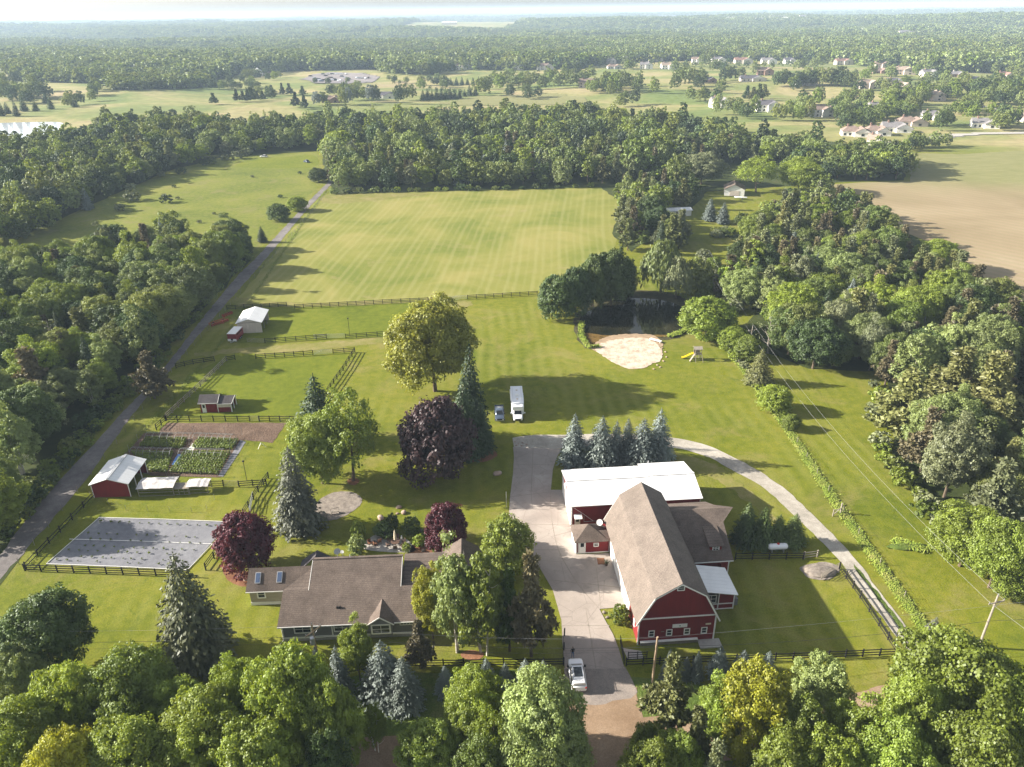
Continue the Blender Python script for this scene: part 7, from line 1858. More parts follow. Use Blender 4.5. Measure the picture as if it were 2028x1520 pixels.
# white suv, rear toward the house, nose up the drive
p = G(1141, 1343)
t = thing('white_suv', 'white SUV with a dark sunroof standing in the driveway gate', 'car', (p.x + .1, p.y - .1, L4), math.radians(2))
loft(t, 'body', M['carwhite'], [(-2.35, [(.80, .35), (.90, .6), (.86, .95), (.75, 1.0)]), (-2.1, [(.90, .3), (.98, .6), (.95, 1.05), (.85, 1.12)]), (-1.0, [(.93, .28), (1.0, .6), (.97, 1.05), (.88, 1.15)]),
                                (1.0, [(.93, .28), (1.0, .6), (.96, 1.02), (.88, 1.12)]), (2.0, [(.88, .3), (.96, .6), (.90, .95), (.78, 1.02)]), (2.4, [(.70, .38), (.80, .6), (.74, .82), (.6, .88)])])
loft(t, 'cabin', M['carwhite'], [(-2.15, [(.84, 1.08), (.80, 1.3), (.72, 1.5)]), (-1.7, [(.88, 1.1), (.80, 1.5), (.68, 1.68)]), (-.2, [(.89, 1.1), (.80, 1.5), (.68, 1.72)]), (.45, [(.88, 1.1), (.80, 1.45), (.66, 1.68)]), (1.25, [(.86, 1.08), (.82, 1.12), (.74, 1.16)])])
m = MB(); m.add([(-.70, 1.22, 1.2), (.70, 1.22, 1.2), (.60, .55, 1.675), (-.60, .55, 1.675)], [(0, 1, 2, 3)]); m.build('windshield', M['glass'], t)
m = MB(); m.add([(-.66, -2.17, 1.18), (.66, -2.17, 1.18), (.6, -1.86, 1.62), (-.6, -1.86, 1.62)], [(0, 1, 2, 3)]); m.build('rear_window', M['glass'], t)
MB().box(-.52, -1.3, 1.70, .52, .2, 1.745).build('sunroof', M['glass'], t)
for s in (-1, 1):
    m = MB(); x = s * .90; m.add([(x, -1.9, 1.15), (x, .95, 1.13), (s * .80, .35, 1.5), (s * .80, -1.7, 1.5)], [(0, 1, 2, 3)]); m.build('side_window', M['glass'], t)
    MB().box(s * .74 - .12, 2.22, .68, s * .74 + .12, 2.34, .82).build('headlight', M['lamp'], t); MB().box(s * .8 - .1, -2.38, .8, s * .8 + .1, -2.28, 1.0).build('taillight', M['lightred'], t)
    MB().bar((s * .72, -1.6, 1.74), (s * .72, .3, 1.74), .04, .04).build('roof_rail', M['black'], t)
wheels(t, (-1.45, 1.45), .9); mirrors(t, .85, 1.06, 1.15, 'black')
# blue-grey pickup facing the viewer
p = G(989, 838)
t = thing('pickup_truck', 'old grey-blue pickup truck parked beside the motorhome', 'pickup truck', (p.x, p.y + 2.7, 0), PI + math.radians(2))
loft(t, 'body', M['carblue'], [(-2.7, [(.85, .45), (.92, .7), (.92, 1.05)]), (-.5, [(.88, .4), (.95, .7), (.93, 1.08)]), (1.1, [(.88, .4), (.95, .7), (.92, 1.08)]), (2.4, [(.86, .42), (.93, .7), (.85, 1.02)]), (2.7, [(.8, .5), (.85, .7), (.78, .95)])])
MB().box(-.78, -2.6, 1.06, .78, -.65, 1.09).build('truck_bed', M['steel'], t)
for q in ((-.92, -2.68, -.84, -.6), (.84, -2.68, .92, -.6), (-.92, -2.72, .92, -2.64)): MB().box(q[0], q[1], 1.05, q[2], q[3], 1.28).build('bed_side', M['carblue'], t)
loft(t, 'cab', M['carblue'], [(-.62, [(.84, 1.05), (.76, 1.5), (.66, 1.72)]), (.5, [(.84, 1.05), (.76, 1.5), (.66, 1.74)]), (1.25, [(.84, 1.05), (.8, 1.1), (.7, 1.14)])])
m = MB(); m.add([(-.68, 1.2, 1.19), (.68, 1.2, 1.19), (.6, .6, 1.70), (-.6, .6, 1.70)], [(0, 1, 2, 3)]); m.build('windshield', M['glass'], t)
m = MB(); m.add([(-.6, -.64, 1.2), (.6, -.64, 1.2), (.56, -.64, 1.6), (-.56, -.64, 1.6)], [(0, 1, 2, 3)]); m.build('rear_window', M['glass'], t)
MB().box(-.86, 2.66, .45, .86, 2.8, .62).build('bumper', M['steel'], t); MB().box(-.5, 2.68, .66, .5, 2.73, .86).build('grille', M['black'], t)
for s in (-1, 1): MB().box(s * .66 - .12, 2.66, .68, s * .66 + .12, 2.74, .84).build('headlight', M['lamp'], t)
wheels(t, (-1.7, 1.65), .88, .38); mirrors(t, .95, 1.02, 1.2, 'black')
# motorhome
p = G(1025, 838)
t = thing('motorhome', 'white motorhome parked on the grass with its nose toward the driveway', 'motorhome', (p.x, p.y + 5.2, 0), PI + math.radians(1.5))
rv = M['carwhite']
b = MB().box(-1.28, -5.3, .55, 1.28, 2.6, 3.15).build('coach_body', rv, t); q = b.modifiers.new('soft', 'BEVEL'); q.width = .12; q.segments = 3
b = MB().box(-1.24, 2.55, 2.0, 1.24, 3.9, 3.05).build('overcab', rv, t); q = b.modifiers.new('soft', 'BEVEL'); q.width = .25; q.segments = 3
loft(t, 'cab', rv, [(2.5, [(.98, .5), (1.0, 1.1), (.95, 2.0)]), (3.3, [(.98, .5), (1.0, 1.1), (.9, 1.95)]), (4.1, [(.96, .5), (.98, 1.05), (.84, 1.28)]), (5.0, [(.9, .5), (.9, .95), (.72, 1.12)]), (5.25, [(.82, .55), (.8, .85), (.66, 1.0)])])
m = MB(); m.add([(-.78, 4.06, 1.32), (.78, 4.06, 1.32), (.72, 3.5, 1.9), (-.72, 3.5, 1.9)], [(0, 1, 2, 3)]); m.build('windshield', M['glass'], t)
MB().box(-.55, 5.2, .62, .55, 5.3, .9).build('grille', M['black'], t)
for s in (-1, 1): MB().box(s * .68 - .11, 5.14, .7, s * .68 + .11, 5.24, .9).build('headlight', M['lamp'], t)
MB().box(-.35, -1.2, 3.15, .35, -.4, 3.4).build('roof_air_conditioner', M['white'], t)
for y in (.8, -3.2): MB().box(-.2, y - .2, 3.15, .2, y + .2, 3.28).build('roof_vent', M['cream'], t)
MB().bar((-.9, -4.8, 3.22), (-.9, 1.6, 3.22), .04, .06).bar((.9, -4.8, 3.22), (.9, 1.6, 3.22), .04, .06).build('roof_rail', M['steel'], t)
MB().box(-1.36, -2.8, 1.0, -1.285, .6, 2.8).build('slide_out', rv, t)
MB().tube([(1.32, -4.2, 2.85), (1.32, .8, 2.85)], .09, 8).build('awning_roll', M['white'], t)
for y in (-3.4, -.8): MB().box(1.285, y - .4, 1.7, 1.30, y + .4, 2.3).build('side_window', M['glass'], t)
wheels(t, (-3.2, 4.0), .95, .42); mirrors(t, 3.9, 1.4, 1.6, 'carwhite')
# red horse trailer
p = G(461, 680)
t = thing('horse_trailer', 'red horse trailer with a white roof and white nose beside the cream shed', 'trailer', (p.x, p.y + 2.6, 0), math.radians(-3))
b = MB().box(-1.1, -2.3, .45, 1.1, 2.6, 2.35).build('body', M['carred'], t)
b = MB().box(-1.12, -2.35, 2.35, 1.12, 2.65, 2.45).build('roof', M['white'], t); MB().box(-1.12, -2.34, .4, 1.12, -2.31, 1.0).build('nose_panel', M['white'], t)
MB().tube([(-.0, -2.45, .85), (0, -2.36, .85)], .28, 14).build('spare_wheel', M['rubber'], t)
MB().bar((-.6, -2.3, .45), (0, -3.4, .45), .08, .1).bar((.6, -2.3, .45), (0, -3.4, .45), .08, .1).build('drawbar', M['steel'], t)
for z in (1.9,): MB().box(1.105, -1.6, z - .15, 1.115, 1.9, z + .15).build('slat_window', M['black'], t)
wheels(t, (.1, .95), 1.08, .34)
# disc implement
p = G(436, 642)
t = thing('farm_implement', 'rusty orange disc implement in the shade beside the lane', 'farm machine', (p.x, p.y, 0), math.radians(52))
MB().bar((-2.6, 0, .7), (2.6, 0, .7), .12, .12).bar((-2.6, 1.3, .7), (2.6, 1.3, .7), .12, .12).bar((-1, 0, .7), (-1, 1.3, .7), .1, .1).bar((1, 0, .7), (1, 1.3, .7), .1, .1).bar((-.8, 0, .7), (0, -1.8, .55), .1, .1).bar((.8, 0, .7), (0, -1.8, .55), .1, .1).build('frame', M['orange'], t)
dm = MB().tube([(-.03, 0, 0), (.03, 0, 0)], .36, 12).mesh('disc', M['orange'])
for i in range(9):
    share('disc', dm, t, (-2.4 + i * .6, 0, .36), (0, 0, .25)); share('disc', dm, t, (-2.4 + i * .6, 1.3, .36), (0, 0, -.25))
wheels(t, (.65,), 1.5, .42)
t = thing('hay_rake', 'dark folded implement behind the orange one', 'farm machine', (*G(452, 626).xy, 0), math.radians(60))
MB().bar((-1.6, 0, .8), (1.6, 0, .8), .1, .1).bar((0, 0, .8), (0, -1.2, 1.6), .08, .08).build('frame', M['black'], t)
for i in range(4): share('wheel', MB().tube([(-.03, 0, 0), (.03, 0, 0)], .5, 12).mesh('wheel', M['orange']), t, (-1.4 + i * .9, .2, .5), (0, 0, .5))
# white car and van by the mown patch and by the hidden house
def simple_car(px, py, rz, mat, label, name='parked_car', s=1.0):
    p = G(px, py); t = thing(name, label, 'car', (p.x, p.y, 0), rz)
    loft(t, 'body', M[mat], [(-2.2, [(.8, .35), (.85, .8)]), (-.9, [(.85, .3), (.9, .9)]), (1.0, [(.85, .3), (.9, .9)]), (2.2, [(.78, .35), (.8, .75)])])
    loft(t, 'cabin', M['glass'], [(-1.8, [(.78, .85), (.72, .95)]), (-1.1, [(.8, .88), (.66, 1.4)]), (.4, [(.8, .88), (.66, 1.42)]), (1.2, [(.78, .85), (.72, .92)])])
    MB().box(-.62, -1.05, 1.38, .62, .35, 1.45).build('car_roof', M[mat], t); wheels(t, (-1.35, 1.35), .8, .32)
simple_car(523, 312, 1.4, 'carwhite', 'white car parked at the top of the left meadow')
simple_car(607, 322, .8, 'carblue', 'dark car at the edge of the mown patch near the willow')
p = G(1467, 396)
t = thing('boat_trailer', 'long low pale boat on a trailer in front of the hidden garage', 'boat', (p.x, p.y, 0), PI / 2 - .25)
loft(t, 'hull', M['carwhite'], [(-2.6, [(.5, .7), (.9, 1.2)]), (0, [(.5, .6), (1.0, 1.2)]), (2.0, [(.3, .7), (.6, 1.25)]), (2.9, [(.04, .95), (.08, 1.3)])]); wheels(t, (-.6,), .9, .32)
MB().bar((0, -2.4, .55), (0, 3.6, .55), .1, .1).build('drawbar', M['steel'], t)

# ------------------------------------------------------------------ propane tank, playset, dock
p = G(1541, 1099)
t = thing('propane_tank', 'white propane tank with a red dome beside the black fence', 'tank', (p.x, p.y + .6, .15), math.radians(3))
pts = [(-1.55, 0, .95), (-1.5, 0, .95), (-1.35, 0, .95), (-1.1, 0, .95), (1.1, 0, .95), (1.35, 0, .95), (1.5, 0, .95), (1.55, 0, .95)]
MB().tube(pts, [.08, .25, .42, .5, .5, .42, .25, .08], 20).build('tank_body', M['carwhite'], t, smooth=False)
MB().ell((0, 0, 1.45), (.22, .22, .2), 10, 6).build('dome', M['lightred'], t)
for x in (-.9, .9): MB().box(x - .08, -.35, 0, x + .08, .35, .5).build('leg', M['steel'], t)
p = G(1380, 712)
t = thing('playset', 'wooden climbing tower with a small roof, a plank ramp and a yellow slide', 'playset', (p.x, p.y, 0), math.radians(2))
for x in (-.7, .7):
    for y in (-.7, .7): MB().box(x - .06, y - .06, 0, x + .06, y + .06, 3.0).build('post', M['greywood'], t)
MB().box(-.8, -.8, 1.4, .8, .8, 1.5).build('platform', M['greywood'], t)
for y in (-.78, .74): MB().box(-.7, y, 1.55, .7, y + .05, 2.1).build('guard_panel', M['greywood'], t)
MB().slab([(-1.0, -.95, 2.9), (1.0, -.95, 2.9), (1.0, 0, 3.35), (-1.0, 0, 3.35)], .05).build('roof_panel', M['greywood'], t)
MB().slab([(-1.0, .95, 2.9), (1.0, .95, 2.9), (1.0, 0, 3.35), (-1.0, 0, 3.35)], .05).build('roof_panel', M['greywood'], t)
m = MB(); P = [(-.8, .2, 1.5), (-1.3, .3, 1.35), (-2.2, .45, .75), (-3.0, .6, .3), (-3.5, .7, .22)]
for i in range(4):
    a, b = Vector(P[i]), Vector(P[i + 1]); s = Vector((.12, .5, 0)).normalized() * .3
    m.add([a - s, a + s, b + s, b - s, a - s + Vector((0, 0, .2)), a + s + Vector((0, 0, .2)), b + s + Vector((0, 0, .2)), b - s + Vector((0, 0, .2))], [(0, 1, 2, 3), (0, 3, 7, 4), (1, 5, 6, 2)])
o = m.build('slide', M['yellow'], t); q = o.modifiers.new('thick', 'SOLIDIFY'); q.thickness = .05
MB().slab([(-.8, -.6, 1.45), (-.8, .0, 1.45), (-2.0, -.7, .05), (-2.0, -1.3, .05)], .06).build('ramp', M['greywood'], t)
MB().bar((-.6, -.8, 1.9), (-.8, -2.0, .0), .08, .08).bar((.8, -.8, 1.9), (1.0, -2.0, .0), .08, .08).bar((-.7, -1.3, 1.1), (.9, -1.3, 1.1), .06, .06).build('swing_frame', M['greywood'], t)
p = G(1298, 677)
t = thing('dock', 'small white plank dock at the edge of the pond', 'dock', (p.x, p.y, 0), math.radians(140))
for k in range(7): MB().box(-1.6 + k * .46, -.5, .45, -1.18 + k * .46, .5, .5).build('plank', M['white'], t)
for x in (-1.5, 1.4):
    for y in (-.4, .4): MB().box(x - .05, y - .05, -.1, x + .05, y + .05, .45).build('leg', M['white'], t)

# ------------------------------------------------------------------ garden beds
M['fabric'] = mottled('landscape_fabric', [(0.35, (0.13, 0.132, 0.15)), (0.5, (0.175, 0.177, 0.195)), (0.66, (0.23, 0.232, 0.245))], 0.15, 0.9, 6, 0.15, rough=0.6, bump=0.06, bump_scale=1.2)
sheet('landscape_fabric', [(197, 1026), (463, 1035), (432, 1062), (372, 1130), (93, 1118), (150, 1068)], L3, M['fabric'], curve=False, step=1.0, jit=.05)
for a, b, lab in (((197, 1026), (463, 1035), 'white pipe along the far edge of the grey fabric bed'), ((138, 1069), (424, 1079), 'white pipe across the middle of the grey fabric bed'), ((92, 1118), (197, 1026), 'white pipe along the lane side of the grey fabric bed'), ((92, 1118), (372, 1130), 'white pipe along the near side of the grey fabric bed'), ((463, 1035), (372, 1130), 'white pipe along the house side of the grey fabric bed')):
    a, b = G(*a), G(*b); o = MB().tube([(a.x, a.y, .1), ((a.x + b.x) / 2, (a.y + b.y) / 2 + .1, .1), (b.x, b.y, .1)], .05, 6).build('pipe', M['white']); tag(o, lab, 'pipe')
sq = quads_mesh('seedling', crown_round(5, 5, 2, 7, .3, R=.5, z0=0.1), LM['maple'])
A, B_, C_, D_ = G(197, 1026), G(463, 1035), G(372, 1130), G(93, 1118)
for v in (.1, .36, .48, .62, .72, .84, .92):
    for k in range(13):
        if RR.random() < (.2 if v != .1 else .0): continue
        u = (k + .7) / 14 + RR.uniform(-.008, .008)
        p = A.lerp(B_, u).lerp(D_.lerp(C_, u), v); s = RR.uniform(.22, .42) * (1.5 if v == .1 and k < 4 else 1)
        o = share('seedling', sq, None, (p.x, p.y, L3), (0, 0, RR.uniform(0, 6)), (s, s, s)); tag(o, 'small squash seedling growing through the grey fabric', 'plant', 'seedlings on the grey fabric bed')
# plots with hoops
sheet('garden_plot', [(286, 858), (478, 866), (484, 878), (436, 946), (300, 943), (232, 915)], L2 + .002, M['soil'], curve=False, step=1, jit=.1)
sheet('path_fabric', [(476, 872), (487, 876), (442, 945), (432, 943)], L3, M['fabric'], curve=False, step=1, jit=.05)
o = sheet('blue_tarp', [(352, 900), (364, 901), (354, 922), (340, 921)], L4, M['bluetarp'], curve=False, step=.6, jit=.05, kind=None, label='bright blue tarp lying between the planted plots', cat='tarp')
o = sheet('white_tarp', [(381, 879), (392, 880), (382, 893), (370, 892)], L4, M['white'], curve=False, step=.6, jit=.05, kind=None, label='white sheet lying between the farther planted plots', cat='tarp')
def crops(pts, rows, per, h, seed):
    a, b, c, d = [G(*q) for q in pts]; rg = np.random.default_rng(seed); out = []
    for r in range(rows):
        for k in range(per):
            p = a.lerp(b, (k + .5) / per).lerp(d.lerp(c, (k + .5) / per), (r + .5) / rows)
            n = 26; ld = rnd_dirs(rg, n, .5)
            C = np.array([p.x, p.y, h * .45]) + ld * np.array([.34, .34, h * .5]) * rg.uniform(.4, 1.1, (n, 1)); out.append(cards(C, ld + np.array([0, 0, .4]), rg.uniform(.2, .36, n), rg))
    o = bpy.data.objects.new('crop_plants', quads_mesh('crop_plants', np.concatenate(out), LM['bright'])); link(o); tag(o, kind='stuff')
crops([(290, 868), (372, 870), (362, 890), (276, 886)], 6, 16, .8, 1); crops([(395, 870), (474, 873), (460, 892), (378, 890)], 6, 15, .8, 2)
crops([(258, 896), (345, 898), (330, 938), (300, 936)], 9, 13, .9, 3); crops([(366, 896), (458, 898), (432, 942), (336, 938)], 10, 18, .9, 4)
M['hoopsteel'] = plain('dull_hoop_steel', (0.24, 0.25, 0.25), .6, .2)
M['oldtarp'] = plain('weathered_tarp', (0.46, 0.44, 0.43), .8, 0, .3, 1.5)
def hoops(a, b, c, label):
    a, b, c = G(*a), G(*b), G(*c); t = thing('hoop_frame', label, 'hoop frame', (a.x, a.y, 0)); w = c - a; L = b - a; h = 1.9
    for i in range(7):
        o_ = L * (i / 6); P = []
        for k in range(9):
            th = PI * k / 8; P.append(o_ + w * (.5 - .5 * math.cos(th)) + Vector((0, 0, h * math.sin(th))))
        MB().tube(P, .03, 5).build('hoop', M['hoopsteel'], t)
    for f in (.25, .5, .75): MB().tube([w * f + Vector((0, 0, h * math.sin(math.acos(1 - 2 * f)))), L + w * f + Vector((0, 0, h * math.sin(math.acos(1 - 2 * f))))], .025, 5).build('ridge_bar', M['hoopsteel'], t)
hoops((287, 882), (375, 884), (302, 866), 'bare hoop tunnel frame over the farthest plot on the lane side')
hoops((381, 882), (455, 885), (397, 868), 'bare hoop tunnel frame over the farthest plot on the lawn side')
hoops((257, 912), (336, 914), (272, 896), 'bare hoop tunnel frame nearest the red steel shed')
hoops((353, 914), (437, 916), (368, 898), 'bare hoop tunnel frame over the nearest large plot')
def coop(px, py, w, d, h, label, mat='oldtarp'):
    p = G(px, py); t = thing('poultry_pen', label, 'animal pen', (p.x, p.y, 0), math.radians(2))
    for x in (0, w):
        for y in (0, d): MB().box(x - .05, y - .05, 0, x + .05, y + .05, h + (.3 if y else 0)).build('post', M['greywood'], t)
    m = MB(); n = 8; rr = random.Random(int(w * 10))
    for i in range(n + 1):
        z = rr.uniform(-.06, .1); m.v += [(-.2 + (w + .4) * i / n, -.25, h + z), (-.2 + (w + .4) * i / n, d * .5, h + .35 + z), (-.2 + (w + .4) * i / n, d + .2, h + .2 + z)]
        if i:
            for j in (0, 1): m.f.append((3 * i - 3 + j, 3 * i + j, 3 * i + j + 1, 3 * i - 2 + j)); m.m.append(0)
    o = m.build('tarp_roof', M[mat], t); q = o.modifiers.new('thick', 'SOLIDIFY'); q.thickness = .03
    for z in (.1, .8, 1.3): MB().bar((0, -.02, z), (w, -.02, z), .05, .08).bar((0, d, z), (w, d, z), .05, .08).build('rail', M['greywood'], t)
coop(276, 984, 6.0, 2.8, 1.7, 'poultry pen under a wrinkled white tarp beside the red steel shed'); coop(374, 978, 3.4, 1.8, 1.5, 'smaller poultry pen under a striped white tarp')
t = thing('pen_frame', 'open grey wooden frame between the two tarp-roofed pens', 'animal pen', (*G(345, 981).xy, 0), .03)
for x in (0, .9, 1.8, 2.7): MB().box(x, -.04, 0, x + .08, .04, 1.3).build('post', M['greywood'], t)
for z in (.1, .7, 1.25): MB().box(0, -.045, z - .04, 2.78, -.03, z + .04).build('rail', M['greywood'], t)
MB().slab([(0, 0, 1.3), (2.78, 0, 1.3), (2.78, 1.6, 1.5), (0, 1.6, 1.5)], .04).build('mesh_top', M['greywood'], t)

# ------------------------------------------------------------------ patio, stones, mulch
sheet('patio', [(720, 1088), (735, 1064), (752, 1060), (765, 1070), (800, 1068), (812, 1075), (818, 1094)], L2, M['concrete2'], step=.4, jit=.05)
sheet('stone_circle', [(636, 988), (662, 976), (690, 974), (712, 982), (717, 992), (708, 1006), (680, 1024), (652, 1032), (632, 1028), (622, 1010)], L2, M['stone'], step=.5, jit=.08)
sheet('mulch_bed', [(566, 1044), (582, 1034), (612, 1034), (626, 1048), (612, 1060), (582, 1062)], L2, M['mulch'], step=.4, jit=.06)
sheet('mulch_bed', [(688, 952), (700, 946), (712, 952), (704, 961), (692, 960)], L2, M['mulch'], step=.3, jit=.04)
sheet('mulch_bed', [(900, 892), (960, 886), (985, 900), (960, 915), (905, 912)], L2, M['mulch'], step=.4, jit=.1)
sheet('mulch_bed', [(912, 1296), (930, 1288), (958, 1294), (950, 1306), (922, 1306)], L2, M['mulch'], step=.3, jit=.04)
sheet('mulch_bed', [(1118, 925), (1130, 914), (1320, 906), (1336, 920), (1260, 932), (1130, 936)], L2, M['mulch'], step=.4, jit=.1)
sheet('mulch_bed', [(812, 1090), (830, 1062), (860, 1074), (905, 1082), (915, 1098), (830, 1100)], L2, M['mulch'], step=.4, jit=.1)
sheet('mulch_bed', [(440, 1120), (470, 1130), (512, 1135), (515, 1160), (480, 1162), (450, 1148)], L2, M['mulch'], step=.4, jit=.1)
o = sheet('gravel_patch', [(1584, 1126), (1600, 1118), (1640, 1114), (1662, 1124), (1655, 1140), (1630, 1150), (1600, 1144)], L2, M['stone'], step=.4, jit=.1)
p = G(1625, 1133)
m = MB(); rr = random.Random(8)
m.ell((0, 0, 0), (2.4, 1.4, .6), 20, 10, 0, 0, .08, rr); o = m.build('gravel_mound', M['stone'], None, True, (p.x, p.y, 0)); tag(o, 'grey gravel mound in the shade beside the track fence', 'gravel mound')
p = G(1800, 1084); m = MB(); m.ell((0, 0, 0), (3.2, .9, .5), 20, 8, 0, 0, .15, rr); o = m.build('weedy_mound', M['scrub'], None, True, (p.x, p.y, 0)); tag(o, 'low weedy soil mound on the neighbour lawn', 'mound')
def rock(px, py, w, label, mat='boulder', hz=.55):
    p = G(px, py); s = w / ppm(p) / 2; rr = random.Random(px)
    me = bpy.data.meshes.new('boulder'); bm = bmesh.new(); bmesh.ops.create_icosphere(bm, subdivisions=2, radius=1)
    for v in bm.verts: v.co *= rr.uniform(.82, 1.12)
    bm.to_mesh(me); bm.free(); me.materials.append(M[mat]); me.shade_smooth()
    o = share('boulder', me, None, (p.x, p.y, s * hz * .5), (0, 0, rr.uniform(0, 3)), (s, s * .75, s * hz)); tag(o, label, 'boulder')
for q in [(985, 940, 18, 'flat pale boulder on the shaded lawn beside the driveway', 'boulder'), (790, 1006, 12, 'pinkish boulder standing alone above the patio'), (800, 1017, 14, 'flat pink stone beside the tuft of grass'), (787, 1018, 7, 'smallest pale stone above the patio'),
          (754, 1028, 18, 'rounded pink boulder in the small lawn bed'), (776, 1026, 9, 'grey stone at the end of the small lawn bed'), (764, 1050, 14, 'flat grey stepping stone above the patio', 'stone'), (752, 1069, 13, 'grey boulder at the patio corner', 'stone'),
          (829, 1078, 13, 'large pink boulder between the patio and the red tree'), (835, 1052, 10, 'grey boulder behind the patio shrubs', 'stone'), (841, 1082, 6, 'small pale stone beside the large pink boulder'), (838, 1092, 9, 'low stone at the edge of the house roof', 'stone'),
          (486, 1150, 9, 'pale boulder at the corner of the house wing'), (1196, 1214, 9, 'grey stone in the grass corner by the barn bush', 'stone'), (1203, 1224, 9, 'second grey stone in the grass corner by the barn', 'stone'), (1110, 1345, 10, 'brown stone beside the white car', 'boulder'), (884, 898, 8, 'small stone in the shade by the spruces', 'stone')]:
    rock(*q)
for i, (px, py) in enumerate([(1020, 876), (1027, 880), (1035, 878), (1043, 881), (1033, 884), (1023, 883), (1302, 724), (1314, 716), (1320, 708), (1318, 698), (1308, 728), (1312, 690), (1295, 732)]):
    rock(px, py, 5, 'small pale rock edging the beach' if i > 5 else 'small rock lying at the upper end of the driveway', 'boulder'); bpy.data.objects[-1] if False else COL.objects[-1].__setitem__('group', 'rocks edging the beach' if i > 5 else 'rocks at the upper end of the driveway')
t = thing('stone_step', 'grey stone steps climbing from the patio into the garden', 'steps', (*G(768, 1062).xy, 0), .05)
for k in range(3): MB().box(-.9 + k * .1, k * .45, 0, .9 - k * .1, k * .45 + .42, .14 + k * .13).build('step', M['stone'], t)
def chair(x, y, rz, label, mat='brown'):
    t = thing('patio_chair', label, 'chair', (x, y, L2), rz)
    MB().box(-.28, -.28, .42, .28, .28, .47).build('seat', M[mat], t); MB().box(-.28, .24, .5, .28, .29, 1.0).build('backrest', M[mat], t)
    for a in (-.24, .24):
        for b in (-.24, .24): MB().box(a - .02, b - .02, 0, a + .02, b + .02, .42).build('leg', M[mat], t)
        MB().box(a - .03, -.26, .64, a + .03, .26, .67).build('armrest', M[mat], t)
c = G(784, 1080)
t = thing('patio_table', 'round brown patio table under the closed parasol', 'table', (c.x, c.y, L2))
MB().tube([(0, 0, .70), (0, 0, .74)], .75, 20).build('tabletop', M['brown'], t)
for a in (0, 1.57, 3.14, 4.71): MB().bar((math.cos(a) * .5, math.sin(a) * .5, 0), (math.cos(a) * .4, math.sin(a) * .4, .7), .05, .05).build('leg', M['brown'], t)
t = thing('parasol', 'closed beige parasol standing in the patio table', 'parasol', (c.x, c.y, L2))
MB().tube([(0, 0, 0), (0, 0, 2.8)], .03, 6).build('pole', M['brown'], t); MB().tube([(0, 0, 1.1), (0, 0, 1.7), (0, 0, 2.4), (0, 0, 2.9)], [.24, .22, .14, .03], 10).build('canopy', M['canvas'], t)
for i, a in enumerate((.3, 1.5, 2.6, 3.7, 4.8, 5.7)):
    chair(c.x + math.cos(a) * 1.25, c.y + math.sin(a) * 1.25, a - PI / 2, ['brown chair on the red-tree side of the patio table', 'brown chair behind the patio table', 'brown chair at the back of the table, nearer the steps', 'brown chair between the table and the lounge chairs', 'brown chair on the house side of the table', 'brown chair at the front of the table by the shrubs'][i])
for i, (px, py, a) in enumerate([(733, 1080, .6), (744, 1083, 2.2), (752, 1077, 3.6)]):
    p = G(px, py); chair(p.x, p.y, a, ['reddish lounge chair nearest the grey-green shrub', 'reddish lounge chair in the middle of the patio group', 'reddish lounge chair next to the dining table'][i], 'mulch')
p = G(742, 1078); t = thing('fire_pit', 'low round stone fire pit between the lounge chairs', 'fire pit', (p.x, p.y, L2)); MB().tube([(0, 0, 0), (0, 0, .35)], .45, 14).build('ring', M['stone'], t); MB().tube([(0, 0, .34), (0, 0, .36)], .34, 12).build('ash', M['dark'], t)
t = thing('white_statue', 'small white statue at the edge of the patio', 'statue', (*G(796, 1071).xy, 0)); MB().tube([(0, 0, 0), (0, 0, .3), (0, 0, .6), (0, 0, .8), (0, 0, .95)], [.16, .14, .17, .07, .09], 10).build('figure', M['white'], t)
t = thing('garden_cart', 'metal bench frame standing on the grey stone circle', 'bench', (*G(664, 1018).xy, L2), .4)
MB().box(-.7, -.2, .4, .7, .2, .45).build('seat', M['greywood'], t); MB().bar((-.7, .2, .45), (-.7, .3, .9), .05, .05).bar((.7, .2, .45), (.7, .3, .9), .05, .05).bar((-.7, .3, .9), (.7, .3, .9), .05, .08).build('backrest', M['greywood'], t)
for x in (-.6, .6): MB().box(x - .04, -.2, 0, x + .04, .2, .4).build('leg', M['greywood'], t)
# concrete pad with dark frame beside the front fence
o = sheet('concrete_pad', [(1233, 1284), (1270, 1290), (1275, 1306), (1243, 1306)], L2, M['concrete2'], curve=False, step=0, jit=0)
# driveway joints
def joint(pts, name='driveway_joint'):
    W_ = [G(*q) for q in pts]; P = smooth_poly([Vector((w.x, w.y, 0)) for w in W_], 1.0, 0, random.Random(1), False); m = MB()
    for i, p in enumerate(P):
        q = P[min(i + 1, len(P) - 1)] - P[max(i - 1, 0)]; s = Vector((-q.y, q.x, 0)).normalized() * .07
        m.v += [(p.x - s.x, p.y - s.y, L5 + .004), (p.x + s.x, p.y + s.y, L5 + .004)]
        if i: m.f.append((2 * i - 2, 2 * i, 2 * i + 1, 2 * i - 1)); m.m.append(0)
    o = m.build(name, M['stainjoint']); tag(o, kind='structure')
M['stainjoint'] = plain('driveway_joint', (0.25, 0.215, 0.185), .9)
joint([(1090, 975), (1091, 1010), (1096, 1050), (1106, 1090), (1124, 1125), (1150, 1165), (1187, 1206)])
for a, b in (((1011, 985), (1091, 975)), ((1009, 1040), (1135, 1040)), ((1016, 920), (1098, 922)), ((1050, 1090), (1106, 1090)), ((1092, 1150), (1232, 1165)), ((1112, 1240), (1207, 1240)), ((1116, 1290), (1226, 1290)), ((1052, 975), (1056, 888)), ((1160, 1205), (1180, 1324)), ((1178, 1099), (1190, 1206))):
    joint([a, ((a[0] + b[0]) / 2, (a[1] + b[1]) / 2), b])

